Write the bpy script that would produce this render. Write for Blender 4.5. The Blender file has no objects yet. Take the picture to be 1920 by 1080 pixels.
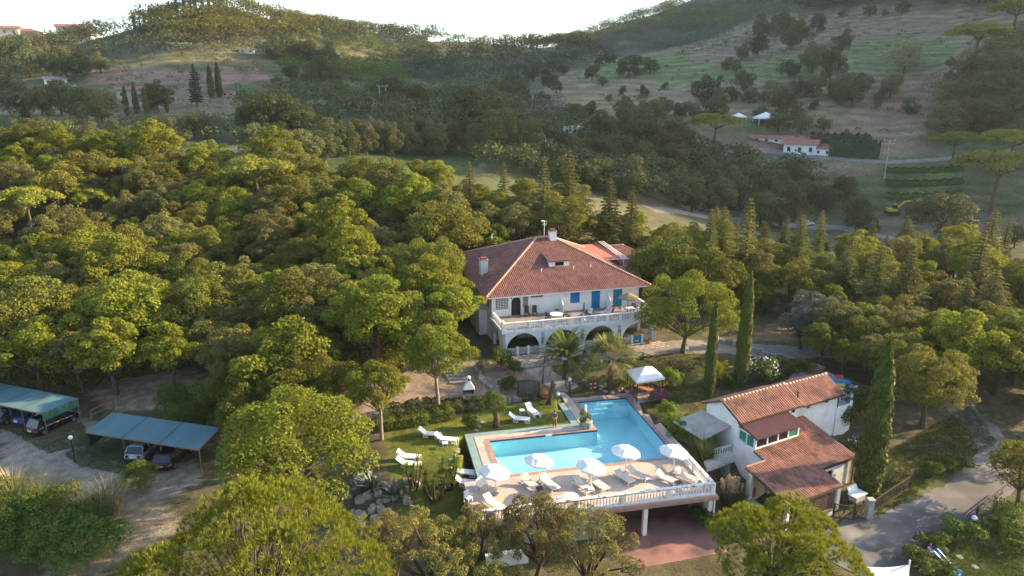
import bpy, bmesh, math, random
import numpy as np
from mathutils import Vector, Matrix

R = math.radians
scene = bpy.context.scene
C = scene.collection

# ------------------------------------------------------------------ camera
CAM_H, PITCH, FPX = 30.0, R(15.7), 1300.0
cd = bpy.data.cameras.new('camera'); cam = bpy.data.objects.new('camera', cd); C.objects.link(cam)
cam.location = (0, 0, CAM_H); cam.rotation_euler = (R(90) - PITCH, 0, 0)
cd.sensor_width = 36; cd.lens = 36 * FPX / 1920; cd.clip_start = 0.5; cd.clip_end = 9000
scene.camera = cam

# ------------------------------------------------------------------ sky, sun, exposure
SUN_AZ, SUN_EL = R(17), R(20)          # azimuth counted from +X towards +Y
w = bpy.data.worlds.new('World'); scene.world = w; w.use_nodes = True
nt = w.node_tree; bg = nt.nodes['Background']
sky = nt.nodes.new('ShaderNodeTexSky'); sky.sky_type = 'NISHITA'; sky.sun_disc = False
sky.sun_elevation = SUN_EL; sky.sun_rotation = R(90) - SUN_AZ
sky.air_density = 1.0; sky.dust_density = 1.6; sky.ozone_density = 1.5; sky.altitude = 100
nt.links.new(sky.outputs[0], bg.inputs[0]); bg.inputs[1].default_value = 0.135
sd = bpy.data.lights.new('sun', 'SUN'); sun = bpy.data.objects.new('sun', sd); C.objects.link(sun)
sd.energy = 5.0; sd.angle = R(0.6); sd.color = (1.0, 0.75, 0.44)
sdir = Vector((math.cos(SUN_EL) * math.cos(SUN_AZ), math.cos(SUN_EL) * math.sin(SUN_AZ), math.sin(SUN_EL)))
sun.rotation_euler = sdir.to_track_quat('Z', 'Y').to_euler(); sun.location = (200, 80, 150)
vs = scene.view_settings; vs.view_transform = 'Standard'; vs.look = 'None'; vs.exposure = 1.78; vs.gamma = 1.0
vs.use_curve_mapping = False
scene.cycles.max_bounces = 6; scene.cycles.diffuse_bounces = 3; scene.cycles.glossy_bounces = 3
scene.cycles.transmission_bounces = 4; scene.cycles.transparent_max_bounces = 8
scene.cycles.use_denoising = True; scene.cycles.denoiser = 'OPENIMAGEDENOISE'; scene.cycles.denoising_input_passes = 'RGB_ALBEDO_NORMAL'; scene.cycles.denoising_prefilter = 'ACCURATE'; scene.cycles.caustics_reflective = False; scene.cycles.caustics_refractive = False
scene.cycles.volume_bounces = 0

# ------------------------------------------------------------------ surveying: pixel of the 1920 wide photograph to a place
FW = np.array([0, math.cos(PITCH), -math.sin(PITCH)]); UP = np.array([0, math.sin(PITCH), math.cos(PITCH)])
def ray(px, py): return FW + np.array([1., 0, 0]) * ((px - 960) / FPX) + UP * ((540 - py) / FPX)
def at(px, py, z):
    d = ray(px, py); t = (z - CAM_H) / d[2]; return Vector((d[0] * t, d[1] * t, z))
def atY(px, py, Y):
    d = ray(px, py); t = Y / d[1]; return Vector((d[0] * t, Y, CAM_H + d[2] * t))

# ------------------------------------------------------------------ mesh helpers
def raw_mesh(name, V, F):
    """V (n,3) array, F (m,k) array of equal-sized faces: fast path"""
    V = np.asarray(V, np.float32); F = np.asarray(F, np.int32)
    me = bpy.data.meshes.new(name); k = F.shape[1]
    me.vertices.add(len(V)); me.vertices.foreach_set('co', V.ravel())
    me.loops.add(F.size); me.loops.foreach_set('vertex_index', F.ravel())
    me.polygons.add(len(F)); me.polygons.foreach_set('loop_start', np.arange(0, F.size, k, dtype=np.int32))
    me.polygons.foreach_set('loop_total', np.full(len(F), k, np.int32))
    me.update(calc_edges=True)
    return me
class MB:
    def __init__(s): s.v = []; s.f = []
    def add(s, V, F):
        n = len(s.v); s.v += [tuple(p) for p in V]; s.f += [tuple(i + n for i in f) for f in F]; return s
    def hexa(s, p):      # 8 points: bottom 4 (ccw), top 4
        return s.add(p, [(3, 2, 1, 0), (4, 5, 6, 7), (0, 1, 5, 4), (1, 2, 6, 5), (2, 3, 7, 6), (3, 0, 4, 7)])
    def box(s, x0, y0, z0, x1, y1, z1):
        return s.hexa([(x0, y0, z0), (x1, y0, z0), (x1, y1, z0), (x0, y1, z0), (x0, y0, z1), (x1, y0, z1), (x1, y1, z1), (x0, y1, z1)])
    def cbox(s, c, d, rz=0, rx=0):
        m = Matrix.Rotation(rz, 3, 'Z') @ Matrix.Rotation(rx, 3, 'X'); c = Vector(c); h = [q / 2 for q in d]
        pts = [(-1, -1, -1), (1, -1, -1), (1, 1, -1), (-1, 1, -1), (-1, -1, 1), (1, -1, 1), (1, 1, 1), (-1, 1, 1)]
        return s.hexa([c + m @ Vector((a * h[0], b * h[1], e * h[2])) for a, b, e in pts])
    def beam(s, a, b, wd, ht):
        a = Vector(a); b = Vector(b); d = (b - a).normalized()
        sv = d.cross(Vector((0, 0, 1)));  sv = sv.normalized() if sv.length > 1e-4 else Vector((1, 0, 0))
        u = sv.cross(d).normalized(); sv *= wd / 2; u *= ht / 2
        return s.hexa([a - sv - u, a + sv - u, b + sv - u, b - sv - u, a - sv + u, a + sv + u, b + sv + u, b - sv + u])
    def tube(s, pts, rad, n=8, cap=True):
        pts = [Vector(p) for p in pts]; rad = rad if isinstance(rad, (list, tuple)) else [rad] * len(pts)
        V = []; F = []; m = len(pts); ref = None
        for i, p in enumerate(pts):
            d = (pts[min(i + 1, m - 1)] - pts[max(i - 1, 0)]).normalized()
            if ref is None or abs(ref.dot(d)) > .95: ref = Vector((1, 0, 0)) if abs(d.x) < .8 else Vector((0, 1, 0))
            a = d.cross(ref).normalized(); b = d.cross(a).normalized(); ref = b.cross(d).normalized() if False else ref
            for k in range(n):
                t = 2 * math.pi * k / n; V.append(p + (a * math.cos(t) + b * math.sin(t)) * rad[i])
        for i in range(m - 1):
            for k in range(n):
                F.append((i * n + k, i * n + (k + 1) % n, (i + 1) * n + (k + 1) % n, (i + 1) * n + k))
        if cap: F.append(tuple(range(n))[::-1]); F.append(tuple((m - 1) * n + k for k in range(n)))
        return s.add(V, F)
    def lathe(s, prof, c=(0, 0, 0), n=16, a0=0):
        V = []; F = []
        for r, z in prof:
            for k in range(n):
                t = a0 + 2 * math.pi * k / n; V.append((c[0] + r * math.cos(t), c[1] + r * math.sin(t), c[2] + z))
        for i in range(len(prof) - 1):
            for k in range(n): F.append((i * n + k, i * n + (k + 1) % n, (i + 1) * n + (k + 1) % n, (i + 1) * n + k))
        if prof[0][0] > 1e-3: F.append(tuple(range(n))[::-1])
        if prof[-1][0] > 1e-3: F.append(tuple((len(prof) - 1) * n + k for k in range(n)))
        return s.add(V, F)
    def prism(s, poly, z0, z1):
        n = len(poly); V = [(p[0], p[1], z0) for p in poly] + [(p[0], p[1], z1) for p in poly]
        return s.add(V, [tuple(range(n))[::-1], tuple(range(n, 2 * n))] + [(i, (i + 1) % n, n + (i + 1) % n, n + i) for i in range(n)])
    def sheet(s, pts, thick):   # polygon in space thickened downwards
        n = len(pts); V = [tuple(p) for p in pts] + [(p[0], p[1], p[2] - thick) for p in pts]
        return s.add(V, [tuple(range(n)), tuple(range(n, 2 * n))[::-1]] + [(i, n + i, n + (i + 1) % n, (i + 1) % n) for i in range(n)])
    def sphere(s, c, r, nu=10, nv=6, sq=(1, 1, 1)):
        V = [(c[0], c[1], c[2] + r * sq[2])]; F = []
        for j in range(1, nv):
            ph = math.pi * j / nv
            for k in range(nu):
                t = 2 * math.pi * k / nu
                V.append((c[0] + r * sq[0] * math.sin(ph) * math.cos(t), c[1] + r * sq[1] * math.sin(ph) * math.sin(t), c[2] + r * sq[2] * math.cos(ph)))
        V.append((c[0], c[1], c[2] - r * sq[2])); L = len(V) - 1
        for k in range(nu):
            F.append((0, 1 + k, 1 + (k + 1) % nu)); F.append((L, 1 + (nv - 2) * nu + (k + 1) % nu, 1 + (nv - 2) * nu + k))
            for j in range(nv - 2):
                F.append((1 + j * nu + k, 1 + (j + 1) * nu + k, 1 + (j + 1) * nu + (k + 1) % nu, 1 + j * nu + (k + 1) % nu))
        return s.add(V, F)
    def build(s, name, mat, parent=None, smooth=False, bevel=0):
        me = bpy.data.meshes.new(name); me.from_pydata(s.v, [], s.f); me.update()
        return link(name, me, mat, parent, smooth, bevel)
def link(name, me, mat, parent=None, smooth=False, bevel=0):
    o = bpy.data.objects.new(name, me)
    if mat is not None and not me.materials: me.materials.append(mat)
    if smooth: me.polygons.foreach_set('use_smooth', np.ones(len(me.polygons), bool))
    if bevel:
        m = o.modifiers.new('bevel', 'BEVEL'); m.width = bevel; m.segments = 2; m.limit_method = 'ANGLE'
    C.objects.link(o)
    if parent is not None: o.parent = parent
    return o
def tag(o, label, cat, group=None, kind=None):
    if label: o['label'] = label
    if cat: o['category'] = cat
    if group: o['group'] = group
    if kind: o['kind'] = kind
    return o
def thing(name, label, cat, loc=(0, 0, 0), rz=0, group=None):
    o = bpy.data.objects.new(name, None); o.empty_display_size = .3; C.objects.link(o)
    o.location = loc; o.rotation_euler = (0, 0, rz)
    return tag(o, label, cat, group)
def struct(o): o['kind'] = 'structure'; return o
def stuff(o, label=None, cat=None): 
    o['kind'] = 'stuff'
    if label: o['label'] = label
    if cat: o['category'] = cat
    return o
def kids(o): return [c for c in bpy.data.objects if c.parent == o]
def dup(root, loc, rz=0, sc=1, label=None, group=None, tree=None):
    tree = tree or TREES.setdefault(root.name, snapshot(root))
    return _dup(tree, None, loc, rz, sc, label, group)
TREES = {}
def snapshot(o): return (o, [snapshot(c) for c in kids(o)])
def _dup(t, parent, loc=None, rz=0, sc=1, label=None, group=None):
    o, ch = t; c = o.copy(); C.objects.link(c); c.parent = parent
    if loc is not None:
        c.location = loc; c.rotation_euler = (0, 0, rz)
        c.scale = sc if isinstance(sc, (tuple, list)) else (sc, sc, sc)
        if label: c['label'] = label
        if group: c['group'] = group
    for q in ch: _dup(q, c)
    return c

# ------------------------------------------------------------------ materials
def nodes(name):
    m = bpy.data.materials.new(name); m.use_nodes = True; t = m.node_tree
    return m, t, t.nodes['Principled BSDF'], t.nodes, t.links
def pmat(name, c1, c2=None, scale=3.0, rough=.7, bump=0, bscale=None, metal=0, spec=.4, detail=9, lo=.35, hi=.65, island=0, coord='Object', stretch=None, c3=None, s3=.3, bricks=0):
    m, t, b, N, L = nodes(name)
    b.inputs['Roughness'].default_value = rough; b.inputs['Metallic'].default_value = metal
    b.inputs['Specular IOR Level'].default_value = spec
    tc = N.new('ShaderNodeTexCoord'); src = tc.outputs[coord]
    if stretch:
        mp = N.new('ShaderNodeMapping'); mp.inputs['Scale'].default_value = stretch; L.new(src, mp.inputs[0]); src = mp.outputs[0]
    c2 = c2 or tuple(x * .82 for x in c1)
    nz = N.new('ShaderNodeTexNoise'); nz.inputs['Scale'].default_value = scale; nz.inputs['Detail'].default_value = detail; L.new(src, nz.inputs[0])
    rp = N.new('ShaderNodeValToRGB'); rp.color_ramp.elements[0].position = lo; rp.color_ramp.elements[1].position = hi
    rp.color_ramp.elements[0].color = (*c1, 1); rp.color_ramp.elements[1].color = (*c2, 1)
    L.new(nz.outputs['Fac'], rp.inputs[0]); col = rp.outputs[0]
    if c3:
        n3 = N.new('ShaderNodeTexNoise'); n3.inputs['Scale'].default_value = s3; n3.inputs['Detail'].default_value = 6; L.new(src, n3.inputs[0])
        r3 = N.new('ShaderNodeValToRGB'); r3.color_ramp.elements[0].position = .5; r3.color_ramp.elements[1].position = .68; L.new(n3.outputs['Fac'], r3.inputs[0])
        mx3 = N.new('ShaderNodeMix'); mx3.data_type = 'RGBA'; L.new(r3.outputs[0], mx3.inputs[0]); L.new(col, mx3.inputs[6]); mx3.inputs[7].default_value = (*c3, 1); col = mx3.outputs[2]
    if bricks:
        bk = N.new('ShaderNodeTexBrick'); bk.inputs['Scale'].default_value = bricks; bk.inputs['Color1'].default_value = (1, 1, 1, 1); bk.inputs['Color2'].default_value = (.95, .945, .94, 1); bk.inputs['Mortar'].default_value = (.84, .82, .80, 1); bk.inputs['Mortar Size'].default_value = .025; bk.inputs['Row Height'].default_value = .5; L.new(src, bk.inputs[0]); mm = N.new('ShaderNodeMix'); mm.data_type = 'RGBA'; mm.blend_type = 'MULTIPLY'; mm.inputs[0].default_value = 1; L.new(col, mm.inputs[6]); L.new(bk.outputs[0], mm.inputs[7]); col = mm.outputs[2]
    if island:
        g = N.new('ShaderNodeNewGeometry'); hs = N.new('ShaderNodeHueSaturation'); L.new(col, hs.inputs['Color'])
        mr = N.new('ShaderNodeMapRange'); mr.inputs[3].default_value = 1 - island; mr.inputs[4].default_value = 1 + island
        L.new(g.outputs['Random Per Island'], mr.inputs[0]); L.new(mr.outputs[0], hs.inputs['Value']); col = hs.outputs[0]
    L.new(col, b.inputs['Base Color'])
    if bump:
        n2 = N.new('ShaderNodeTexNoise'); n2.inputs['Scale'].default_value = bscale or scale * 4; n2.inputs['Detail'].default_value = 6; L.new(src, n2.inputs[0])
        bp = N.new('ShaderNodeBump'); bp.inputs['Strength'].default_value = bump; bp.inputs['Distance'].default_value = .05
        L.new(n2.outputs['Fac'], bp.inputs['Height']); L.new(bp.outputs[0], b.inputs['Normal'])
    return m
def leafmat(name, c1, c2, trans=.3, var=.25, hue=.02, rough=.55, tip=None):
    """leaf colours: c1..c2 by leaf, shifted by object"""
    m, t, b, N, L = nodes(name)
    g = N.new('ShaderNodeNewGeometry'); oi = N.new('ShaderNodeObjectInfo')
    mx = N.new('ShaderNodeMix'); mx.data_type = 'RGBA'; mx.inputs[6].default_value = (*c1, 1); mx.inputs[7].default_value = (*c2, 1)
    L.new(g.outputs['Random Per Island'], mx.inputs[0])
    hs = N.new('ShaderNodeHueSaturation'); L.new(mx.outputs[2], hs.inputs['Color'])
    a = N.new('ShaderNodeMapRange'); a.inputs[3].default_value = 1 - var; a.inputs[4].default_value = 1 + var
    L.new(oi.outputs['Random'], a.inputs[0]); L.new(a.outputs[0], hs.inputs['Value'])
    fr = N.new('ShaderNodeMath'); fr.operation = 'MULTIPLY'; fr.inputs[1].default_value = 7.31; L.new(oi.outputs['Random'], fr.inputs[0])
    f2 = N.new('ShaderNodeMath'); f2.operation = 'FRACT'; L.new(fr.outputs[0], f2.inputs[0])
    h = N.new('ShaderNodeMapRange'); h.inputs[3].default_value = .5 - hue; h.inputs[4].default_value = .5 + hue
    L.new(f2.outputs[0], h.inputs[0]); L.new(h.outputs[0], hs.inputs['Hue'])
    L.new(hs.outputs[0], b.inputs['Base Color']); b.inputs['Roughness'].default_value = rough; b.inputs['Specular IOR Level'].default_value = .06
    tr = N.new('ShaderNodeBsdfTranslucent'); L.new(hs.outputs[0], tr.inputs[0])
    ms = N.new('ShaderNodeMixShader'); ms.inputs[0].default_value = trans; L.new(b.outputs[0], ms.inputs[1]); L.new(tr.outputs[0], ms.inputs[2])
    L.new(ms.outputs[0], N['Material Output'].inputs[0])
    return m
M = {}
M['plaster'] = pmat('white plaster', (.80, .79, .76), (.70, .69, .66), .8, .85, .15, 40, c3=(.56, .55, .52), s3=.35)
M['plaster_shade'] = pmat('plaster with painted shade', (.42, .38, .33), (.34, .31, .28), 1.2, .9)  # arcade and porch shade is put into this darker plaster colour
M['trim'] = pmat('white painted stone', (.80, .79, .76), (.68, .67, .65), 3, .7, .1, 30)
M['tile'] = pmat('terracotta tiles', (.25, .108, .08), (.20, .088, .068), 1.1, .8, .1, 30, island=.22, c3=(.17, .075, .055), s3=.4)
M['tile2'] = pmat('weathered terracotta tiles', (.325, .145, .095), (.25, .11, .078), .9, .8, .1, 30, island=.25, c3=(.15, .07, .05), s3=.5)
M['ridge'] = pmat('ridge tiles with pale mortar', (.40, .20, .13), (.46, .30, .22), 4, .8)
M['blue'] = pmat('blue painted shutters', (.025, .20, .42), (.02, .17, .36), 6, .5)
M['dark_glass'] = pmat('dark window glass', (.012, .016, .02), (.02, .025, .03), 2, .08, spec=.6)
M['green_glass'] = pmat('greenish glass', (.03, .20, .15), (.05, .25, .19), 2, .1, spec=.6)
M['dark'] = pmat('near black eyes and painted shade', (.02, .02, .022), (.03, .028, .026), 2, .9)  # near black stands in for shade inside openings; also the eye colour
M['iron'] = pmat('black iron', (.015, .015, .017), (.025, .022, .02), 12, .45, metal=.2)
M['wood_dark'] = pmat('dark stained wood', (.045, .028, .018), (.07, .045, .03), 8, .7, .1)
M['wood'] = pmat('weathered timber', (.22, .15, .09), (.15, .10, .065), 6, .75, .15)
M['stone'] = pmat('pale stone', (.34, .31, .27), (.24, .22, .19), 2.5, .9, .5, 14, c3=(.18, .17, .14), s3=1.2)
M['stone_dark'] = pmat('grey fieldstone', (.16, .145, .13), (.10, .095, .085), 3, .9, .5, 14, island=.3)
M['paving'] = pmat('crazy stone paving', (.40, .33, .27), (.29, .25, .22), 1.6, .85, .3, 20, island=.15)
M['deck'] = pmat('pink beige deck tiles', (.56, .455, .37), (.48, .39, .32), .7, .75, .12, 25, c3=(.42, .345, .29), s3=.5, bricks=1.3)
M['coping'] = pmat('reddish pool coping', (.40, .235, .19), (.30, .18, .15), 2, .7, .15, 20)
M['channel'] = pmat('grey green foot bath tiles', (.24, .33, .31), (.18, .26, .25), 1.5, .55)
M['white'] = pmat('white plastic', (.80, .80, .78), (.74, .74, .72), 5, .45)
M['canvas'] = pmat('off white canvas', (.80, .78, .72), (.72, .70, .64), 3, .85)
M['lounger_cloth'] = pmat('cream lounger cloth', (.60, .56, .50), (.52, .48, .43), 3, .85)
M['beige_sheet'] = pmat('beige awning cloth', (.45, .40, .33), (.35, .31, .26), 1.5, .85)
M['pinkfloor'] = pmat('faded red concrete', (.28, .135, .115), (.22, .11, .095), .8, .85, .2, 15, c3=(.10, .06, .05), s3=.5)
M['maroon'] = pmat('maroon corrugated sheet', (.17, .05, .05), (.13, .045, .045), 2, .6)
M['teal'] = pmat('blue green shade netting', (.080, .175, .205), (.058, .13, .16), .5, .8, .25, 3, stretch=(1, .15, 1), c3=(.10, .14, .13), s3=.9)
M['teal_side'] = pmat('green shade netting', (.03, .125, .09), (.02, .09, .07), 1.5, .85)
M['thatch'] = pmat('straw thatch', (.33, .23, .12), (.24, .16, .085), 14, .95, .6, 40)
M['terracotta'] = pmat('terracotta pot', (.42, .16, .07), (.34, .13, .06), 5, .8)
M['brick'] = pmat('red brick', (.22, .06, .045), (.17, .05, .04), 6, .85, .3, 20)
M['bark'] = pmat('brown bark', (.13, .095, .065), (.07, .05, .035), 7, .95, .7, 25)
M['bark_pale'] = pmat('pale bark', (.28, .22, .16), (.17, .13, .10), 7, .95, .6, 25)
M['asphalt'] = pmat('worn asphalt', (.135, .125, .118), (.085, .080, .077), .45, .95, .35, 12, c3=(.20, .18, .165), s3=.35)
M['gravel'] = pmat('grey gravel', (.24, .21, .185), (.17, .15, .135), .8, .95, .5, 30)
M['concrete'] = pmat('concrete', (.38, .36, .33), (.28, .265, .245), 1.4, .9, .2, 20)
M['rubber'] = pmat('tyre rubber', (.015, .015, .015), (.022, .022, .022), 10, .85)
M['rim'] = pmat('alloy rim', (.35, .36, .38), (.25, .26, .28), 6, .35, metal=.8)
M['red'] = pmat('red plastic', (.45, .03, .03), (.38, .03, .03), 6, .4)
M['ltblue'] = pmat('light blue plastic', (.12, .33, .58), (.10, .28, .52), 6, .4)
M['yellow'] = pmat('yellow paint', (.55, .40, .03), (.42, .30, .04), 5, .5)
M['plate'] = pmat('number plate', (.7, .7, .68), (.6, .6, .6), 20, .5)
M['lamp_red'] = pmat('tail light', (.30, .012, .012), (.22, .01, .01), 20, .25)
M['brown_cloth'] = pmat('brown folded cloth', (.14, .07, .045), (.10, .05, .035), 9, .9)
M['white_glass'] = pmat('white lamp globe', (.75, .75, .72), (.7, .7, .68), 4, .3)
# ------------------------------------------------------------------ terrain
_ctl = []
def gp(px, py, Y, dz=0):
    p = atY(px, py, Y); _ctl.append((p.x, p.y, p.z + dz))
def gw(x, y, z): _ctl.append((x, y, z))
# estate
for p in ((-6, 46, -2.4), (-4, 54, -.3), (-10, 56, -.3), (-14, 60, -.2), (4, 60, 0), (2, 66, .2), (8, 68, .3), (16, 66, .3), (20, 62, 0), (-6, 66, .6), (-8, 72, 1.2),
          (-1, 73, 1), (9, 75, 1), (18, 78, 1), (24, 74, .8), (30, 74, .6), (8, 90, 1.5), (20, 95, 1.5), (-8, 84, 2), (8, 104, 3), (24, 106, 1.5), (38, 66, -.6), (34, 60, -1.6),
          (20, 46, -2.8), (12, 43, -2.9), (4, 41, -3), (30, 50, -2.8), (28, 44, -3.2), (38, 46, -3.4), (45, 60, -2), (52, 72, -1), (50, 45, -4), (36, 36, -4.2),
          (-34, 55, -2), (-28, 50, -2.2), (-46, 61, -2), (-40, 48, -2.6), (-20, 60, -1.2), (-24, 68, -1.2), (-38, 70, -1.5), (-55, 75, -1.5), (-20, 46, -3.2), (-30, 38, -4.2), (-10, 38, -3.8), (8, 34, -4.2),
          (0, 10, -8), (-60, 15, -6), (60, 15, -6), (0, -100, -12), (-200, -50, -10), (200, -50, -10),
          (45, 82, 0), (60, 86, 0), (75, 95, 0), (40, 100, .5), (62, 110, -1), (85, 115, -1), (110, 110, 0), (46, 122, -1), (90, 135, -6),
          (-60, 95, 0), (-30, 85, .5), (-40, 108, 3.5), (-80, 110, 3), (-15, 110, 4.5), (-100, 135, 12), (-70, 135, 11.5), (-40, 132, 9.5), (-10, 126, 7), (15, 122, 3.5),
          (140, 110, 0), (200, 130, 2), (300, 165, 10), (457, 220, 40), (700, 260, 80)): gw(*p)
# valley and hills
for a in ((60, 235, 210), (250, 228, 225), (420, 232, 230), (240, 205, 275), (60, 190, 290), (250, 150, 350), (430, 150, 350), (200, 118, 420), (450, 108, 430),
          (560, 225, 240), (760, 300, 180), (700, 290, 175), (860, 290, 190), (600, 185, 320), (1000, 235, 255), (1100, 182, 340), (1250, 385, 185), (1330, 405, 195), (1520, 428, 205), (1650, 440, 190),
          (1850, 470, 150), (1690, 402, 215), (1450, 300, 262), (1430, 238, 290), (1300, 205, 320), (1600, 205, 310), (1800, 205, 290), (1900, 110, 320), (1750, 300, 245), (1850, 330, 225),
          (1640, 330, 235), (1400, 105, 430), (1600, 105, 395), (1700, 20, 480), (1850, 20, 430), (1150, 105, 520), (880, 135, 470), (640, 105, 470), (740, 130, 470)): gp(*a)
for a, dz in (((100, 95, 600), -6), ((140, 70, 760), -4), ((10, 80, 760), -4), ((240, 70, 620), -6), ((330, 20, 500), -7), ((400, -14, 490), -7), ((470, 2, 500), -7), ((600, 30, 570), -8), ((690, 45, 620), -8),
              ((800, 62, 680), -8), ((950, 85, 720), -8), ((1030, 75, 740), -8), ((1110, 48, 760), -7), ((1200, 22, 780), -7), ((1300, -8, 800), -6), ((1350, 34, 640), -5), ((1500, -60, 820), 0)): gp(*a, dz)
for p in ((405, 450, 150), (500, 445, 300), (600, 600, 350), (480, 640, 270), (640, 430, 340), (400, 800, 165), (900, 700, 230), (200, 1100, 60), (-300, 1200, 40), (-900, 900, 40), (-1000, 300, 20), (0, 2600, 0), (1500, 1500, 50), (-2000, 2000, 0), (1800, 0, 20), (-1500, -300, 0), (600, -400, -10), (2600, 1000, 0)): gw(*p)  # includes an unseen hill right of view, raised to shade the valley
_ctl = np.array(_ctl); _cc = 14.0
def _ker(d2): return np.sqrt(d2 + _cc * _cc)
_n = len(_ctl); _A = np.zeros((_n + 1, _n + 1))
_A[:_n, :_n] = _ker(((_ctl[:, None, :2] - _ctl[None, :, :2]) ** 2).sum(-1)); _A[:_n, :_n] -= np.eye(_n) * .6
_A[:_n, _n] = 1; _A[_n, :_n] = 1
_W = np.linalg.solve(_A, np.append(_ctl[:, 2], 0))
def _pad(z, X, Y, cx, cy, ang, hx, hy, zz, fall):
    c, s = math.cos(ang), math.sin(ang); u = (X - cx) * c + (Y - cy) * s; v = -(X - cx) * s + (Y - cy) * c
    d = np.hypot(np.maximum(np.abs(u) - hx, 0), np.maximum(np.abs(v) - hy, 0)); t = np.clip(1 - d / fall, 0, 1); t = t * t * (3 - 2 * t)
    return z * (1 - t) + zz * t
POOL_A = R(11.9); PO = Vector((-.8, 50.29, 0))
def pf(u, v, z=0): return Vector((PO.x + u * math.cos(POOL_A) - v * math.sin(POOL_A), PO.y + u * math.sin(POOL_A) + v * math.cos(POOL_A), z))
HA = R(15.5); HO = Vector((-1.06, 74.1, 1.0))
def hf(u, v, z=0): return Vector((HO.x + u * math.cos(HA) - v * math.sin(HA), HO.y + u * math.sin(HA) + v * math.cos(HA), z))
SA = R(28); SO = Vector((21.2, 46.7, -2.8))
def sf(u, v, z=0): return Vector((SO.x + u * math.cos(SA) - v * math.sin(SA), SO.y + u * math.sin(SA) + v * math.cos(SA), z))
def ground_z(X, Y):
    X = np.atleast_1d(np.asarray(X, float)); Y = np.atleast_1d(np.asarray(Y, float)); z = np.full(X.shape, _W[_n])
    for i in range(_n): z += _W[i] * _ker((X - _ctl[i, 0]) ** 2 + (Y - _ctl[i, 1]) ** 2)
    far = np.clip((Y - 150) / 200, 0, 1)
    z += far * (2.2 * np.sin(X * .021 + Y * .013) + 1.6 * np.sin(X * .05 - Y * .037 + 1))
    z += .10 * np.sin(X * .9 + 2 * np.sin(Y * .31)) * np.sin(Y * .8 + X * .2)
    for (p, hx, hy, zz, fall, a) in PADS: z = _pad(z, X, Y, p.x, p.y, a, hx, hy, zz, fall)
    # cut the ground away under the deck, the pool and the open garage
    u = (X - PO.x) * math.cos(POOL_A) + (Y - PO.y) * math.sin(POOL_A); v = -(X - PO.x) * math.sin(POOL_A) + (Y - PO.y) * math.cos(POOL_A)
    cut = (u > -2.6) & (u < 15.6) & (v > -8) & (v < 12.9) & ~((u < 8.4) & (v > 7.2))
    z = np.where(cut, np.minimum(z, -3.0), z)
    return z
def _p3(u, v): return pf(u, v)
PADS = [(pf(-3.5, 9), 6, 5, -.12, 5, POOL_A), (pf(4, 9.6), 4.2, 4.5, -.1, 4, POOL_A), (pf(18, 11), 3.5, 5, .05, 4, POOL_A),
        (hf(9.5, 1), 11, 3.5, 1.0, 3.5, HA), (hf(10, 15), 11, 13, 1.0, 4, HA), (sf(5, 3), 6.5, 4, -2.82, 2.5, SA), (sf(10, 9), 6, 4, -1.9, 4, SA), (sf(19.5, 12.5), 3.5, 3, .85, 2, SA), (sf(.6, 10.8), 1.8, 2.2, -.62, 2, SA),
        (pf(6, -10), 12, 3.5, -2.95, 3, POOL_A), (Vector((-33, 55.5, 0)), 12, 7, -2, 6, 0)]
def gz(x, y): return float(ground_z(x, y)[0])
def hit(px, py, h=0, y0=25, y1=1400):
    """first place along the ray through a pixel where the ground plus h is met"""
    d = ray(px, py); Ys = y0 * (y1 / y0) ** np.linspace(0, 1, 500); t = Ys / d[1]; xs = d[0] * t; zs = CAM_H + d[2] * t
    g = ground_z(xs, Ys) + h
    if not (zs <= g).any(): return hit(px, py + 3, h, y0, y1)      # above the skyline: step down to it
    k = np.argmax(zs <= g)
    x, y = xs[k], Ys[k]
    if k > 0:
        a = (zs[k - 1] - g[k - 1]); b = (g[k] - zs[k]); f = a / max(a + b, 1e-6); x = xs[k - 1] + f * (xs[k] - xs[k - 1]); y = Ys[k - 1] + f * (Ys[k] - Ys[k - 1])
    return Vector((x, y, gz(x, y)))
def axis(lo, hi, step, out_lo, out_hi, g):
    a = list(np.arange(lo, hi + 1e-6, step)); s = step
    while a[-1] < out_hi: s *= g; a.append(a[-1] + min(s, 60))
    s = step
    while a[0] > out_lo: s *= g; a.insert(0, a[0] - min(s, 60))
    return np.array(a)
gx = axis(-62, 62, .55, -2600, 2600, 1.055); gy = axis(34, 92, .55, -500, 3000, 1.045)
GX, GY = np.meshgrid(gx, gy); GZ = ground_z(GX.ravel(), GY.ravel()).reshape(GX.shape)
nx, ny = len(gx), len(gy)
def inside(X, Y, poly):
    r = np.zeros(X.shape, bool); n = len(poly)
    for i in range(n):
        x0, y0 = poly[i][0], poly[i][1]; x1, y1 = poly[(i + 1) % n][0], poly[(i + 1) % n][1]
        c = (y0 > Y) != (y1 > Y); r ^= c & (X < (x1 - x0) * (Y - y0) / ((y1 - y0) if y1 != y0 else 1e-9) + x0)
    return r
def G(*pts): return [hit(*p) for p in pts]
_rng = np.random.default_rng(3)
JX = GX + _rng.normal(0, .22, GX.shape) + 1.2 * np.sin(GY * .33) * np.clip((np.hypot(GX, GY) - 90) / 60, 0, 1); JY = GY + _rng.normal(0, .22, GX.shape)
col = np.zeros((ny, nx, 3)); col[:] = (.085, .075, .04)
mot = np.sin(GX * .13 + 1.3 * np.sin(GY * .07)) * np.sin(GY * .11 + GX * .03)
far = GY > 140
col[far] = (.105, .105, .052)
col[far & (mot > .35)] = (.075, .095, .04)
col[far & (mot < -.5)] = (.15, .125, .075)
def paint(poly, c, amt=1.0):
    k = inside(JX, JY, poly); col[k] = col[k] * (1 - amt) + np.array(c) * amt
LAWN = (.115, .13, .024)
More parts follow.
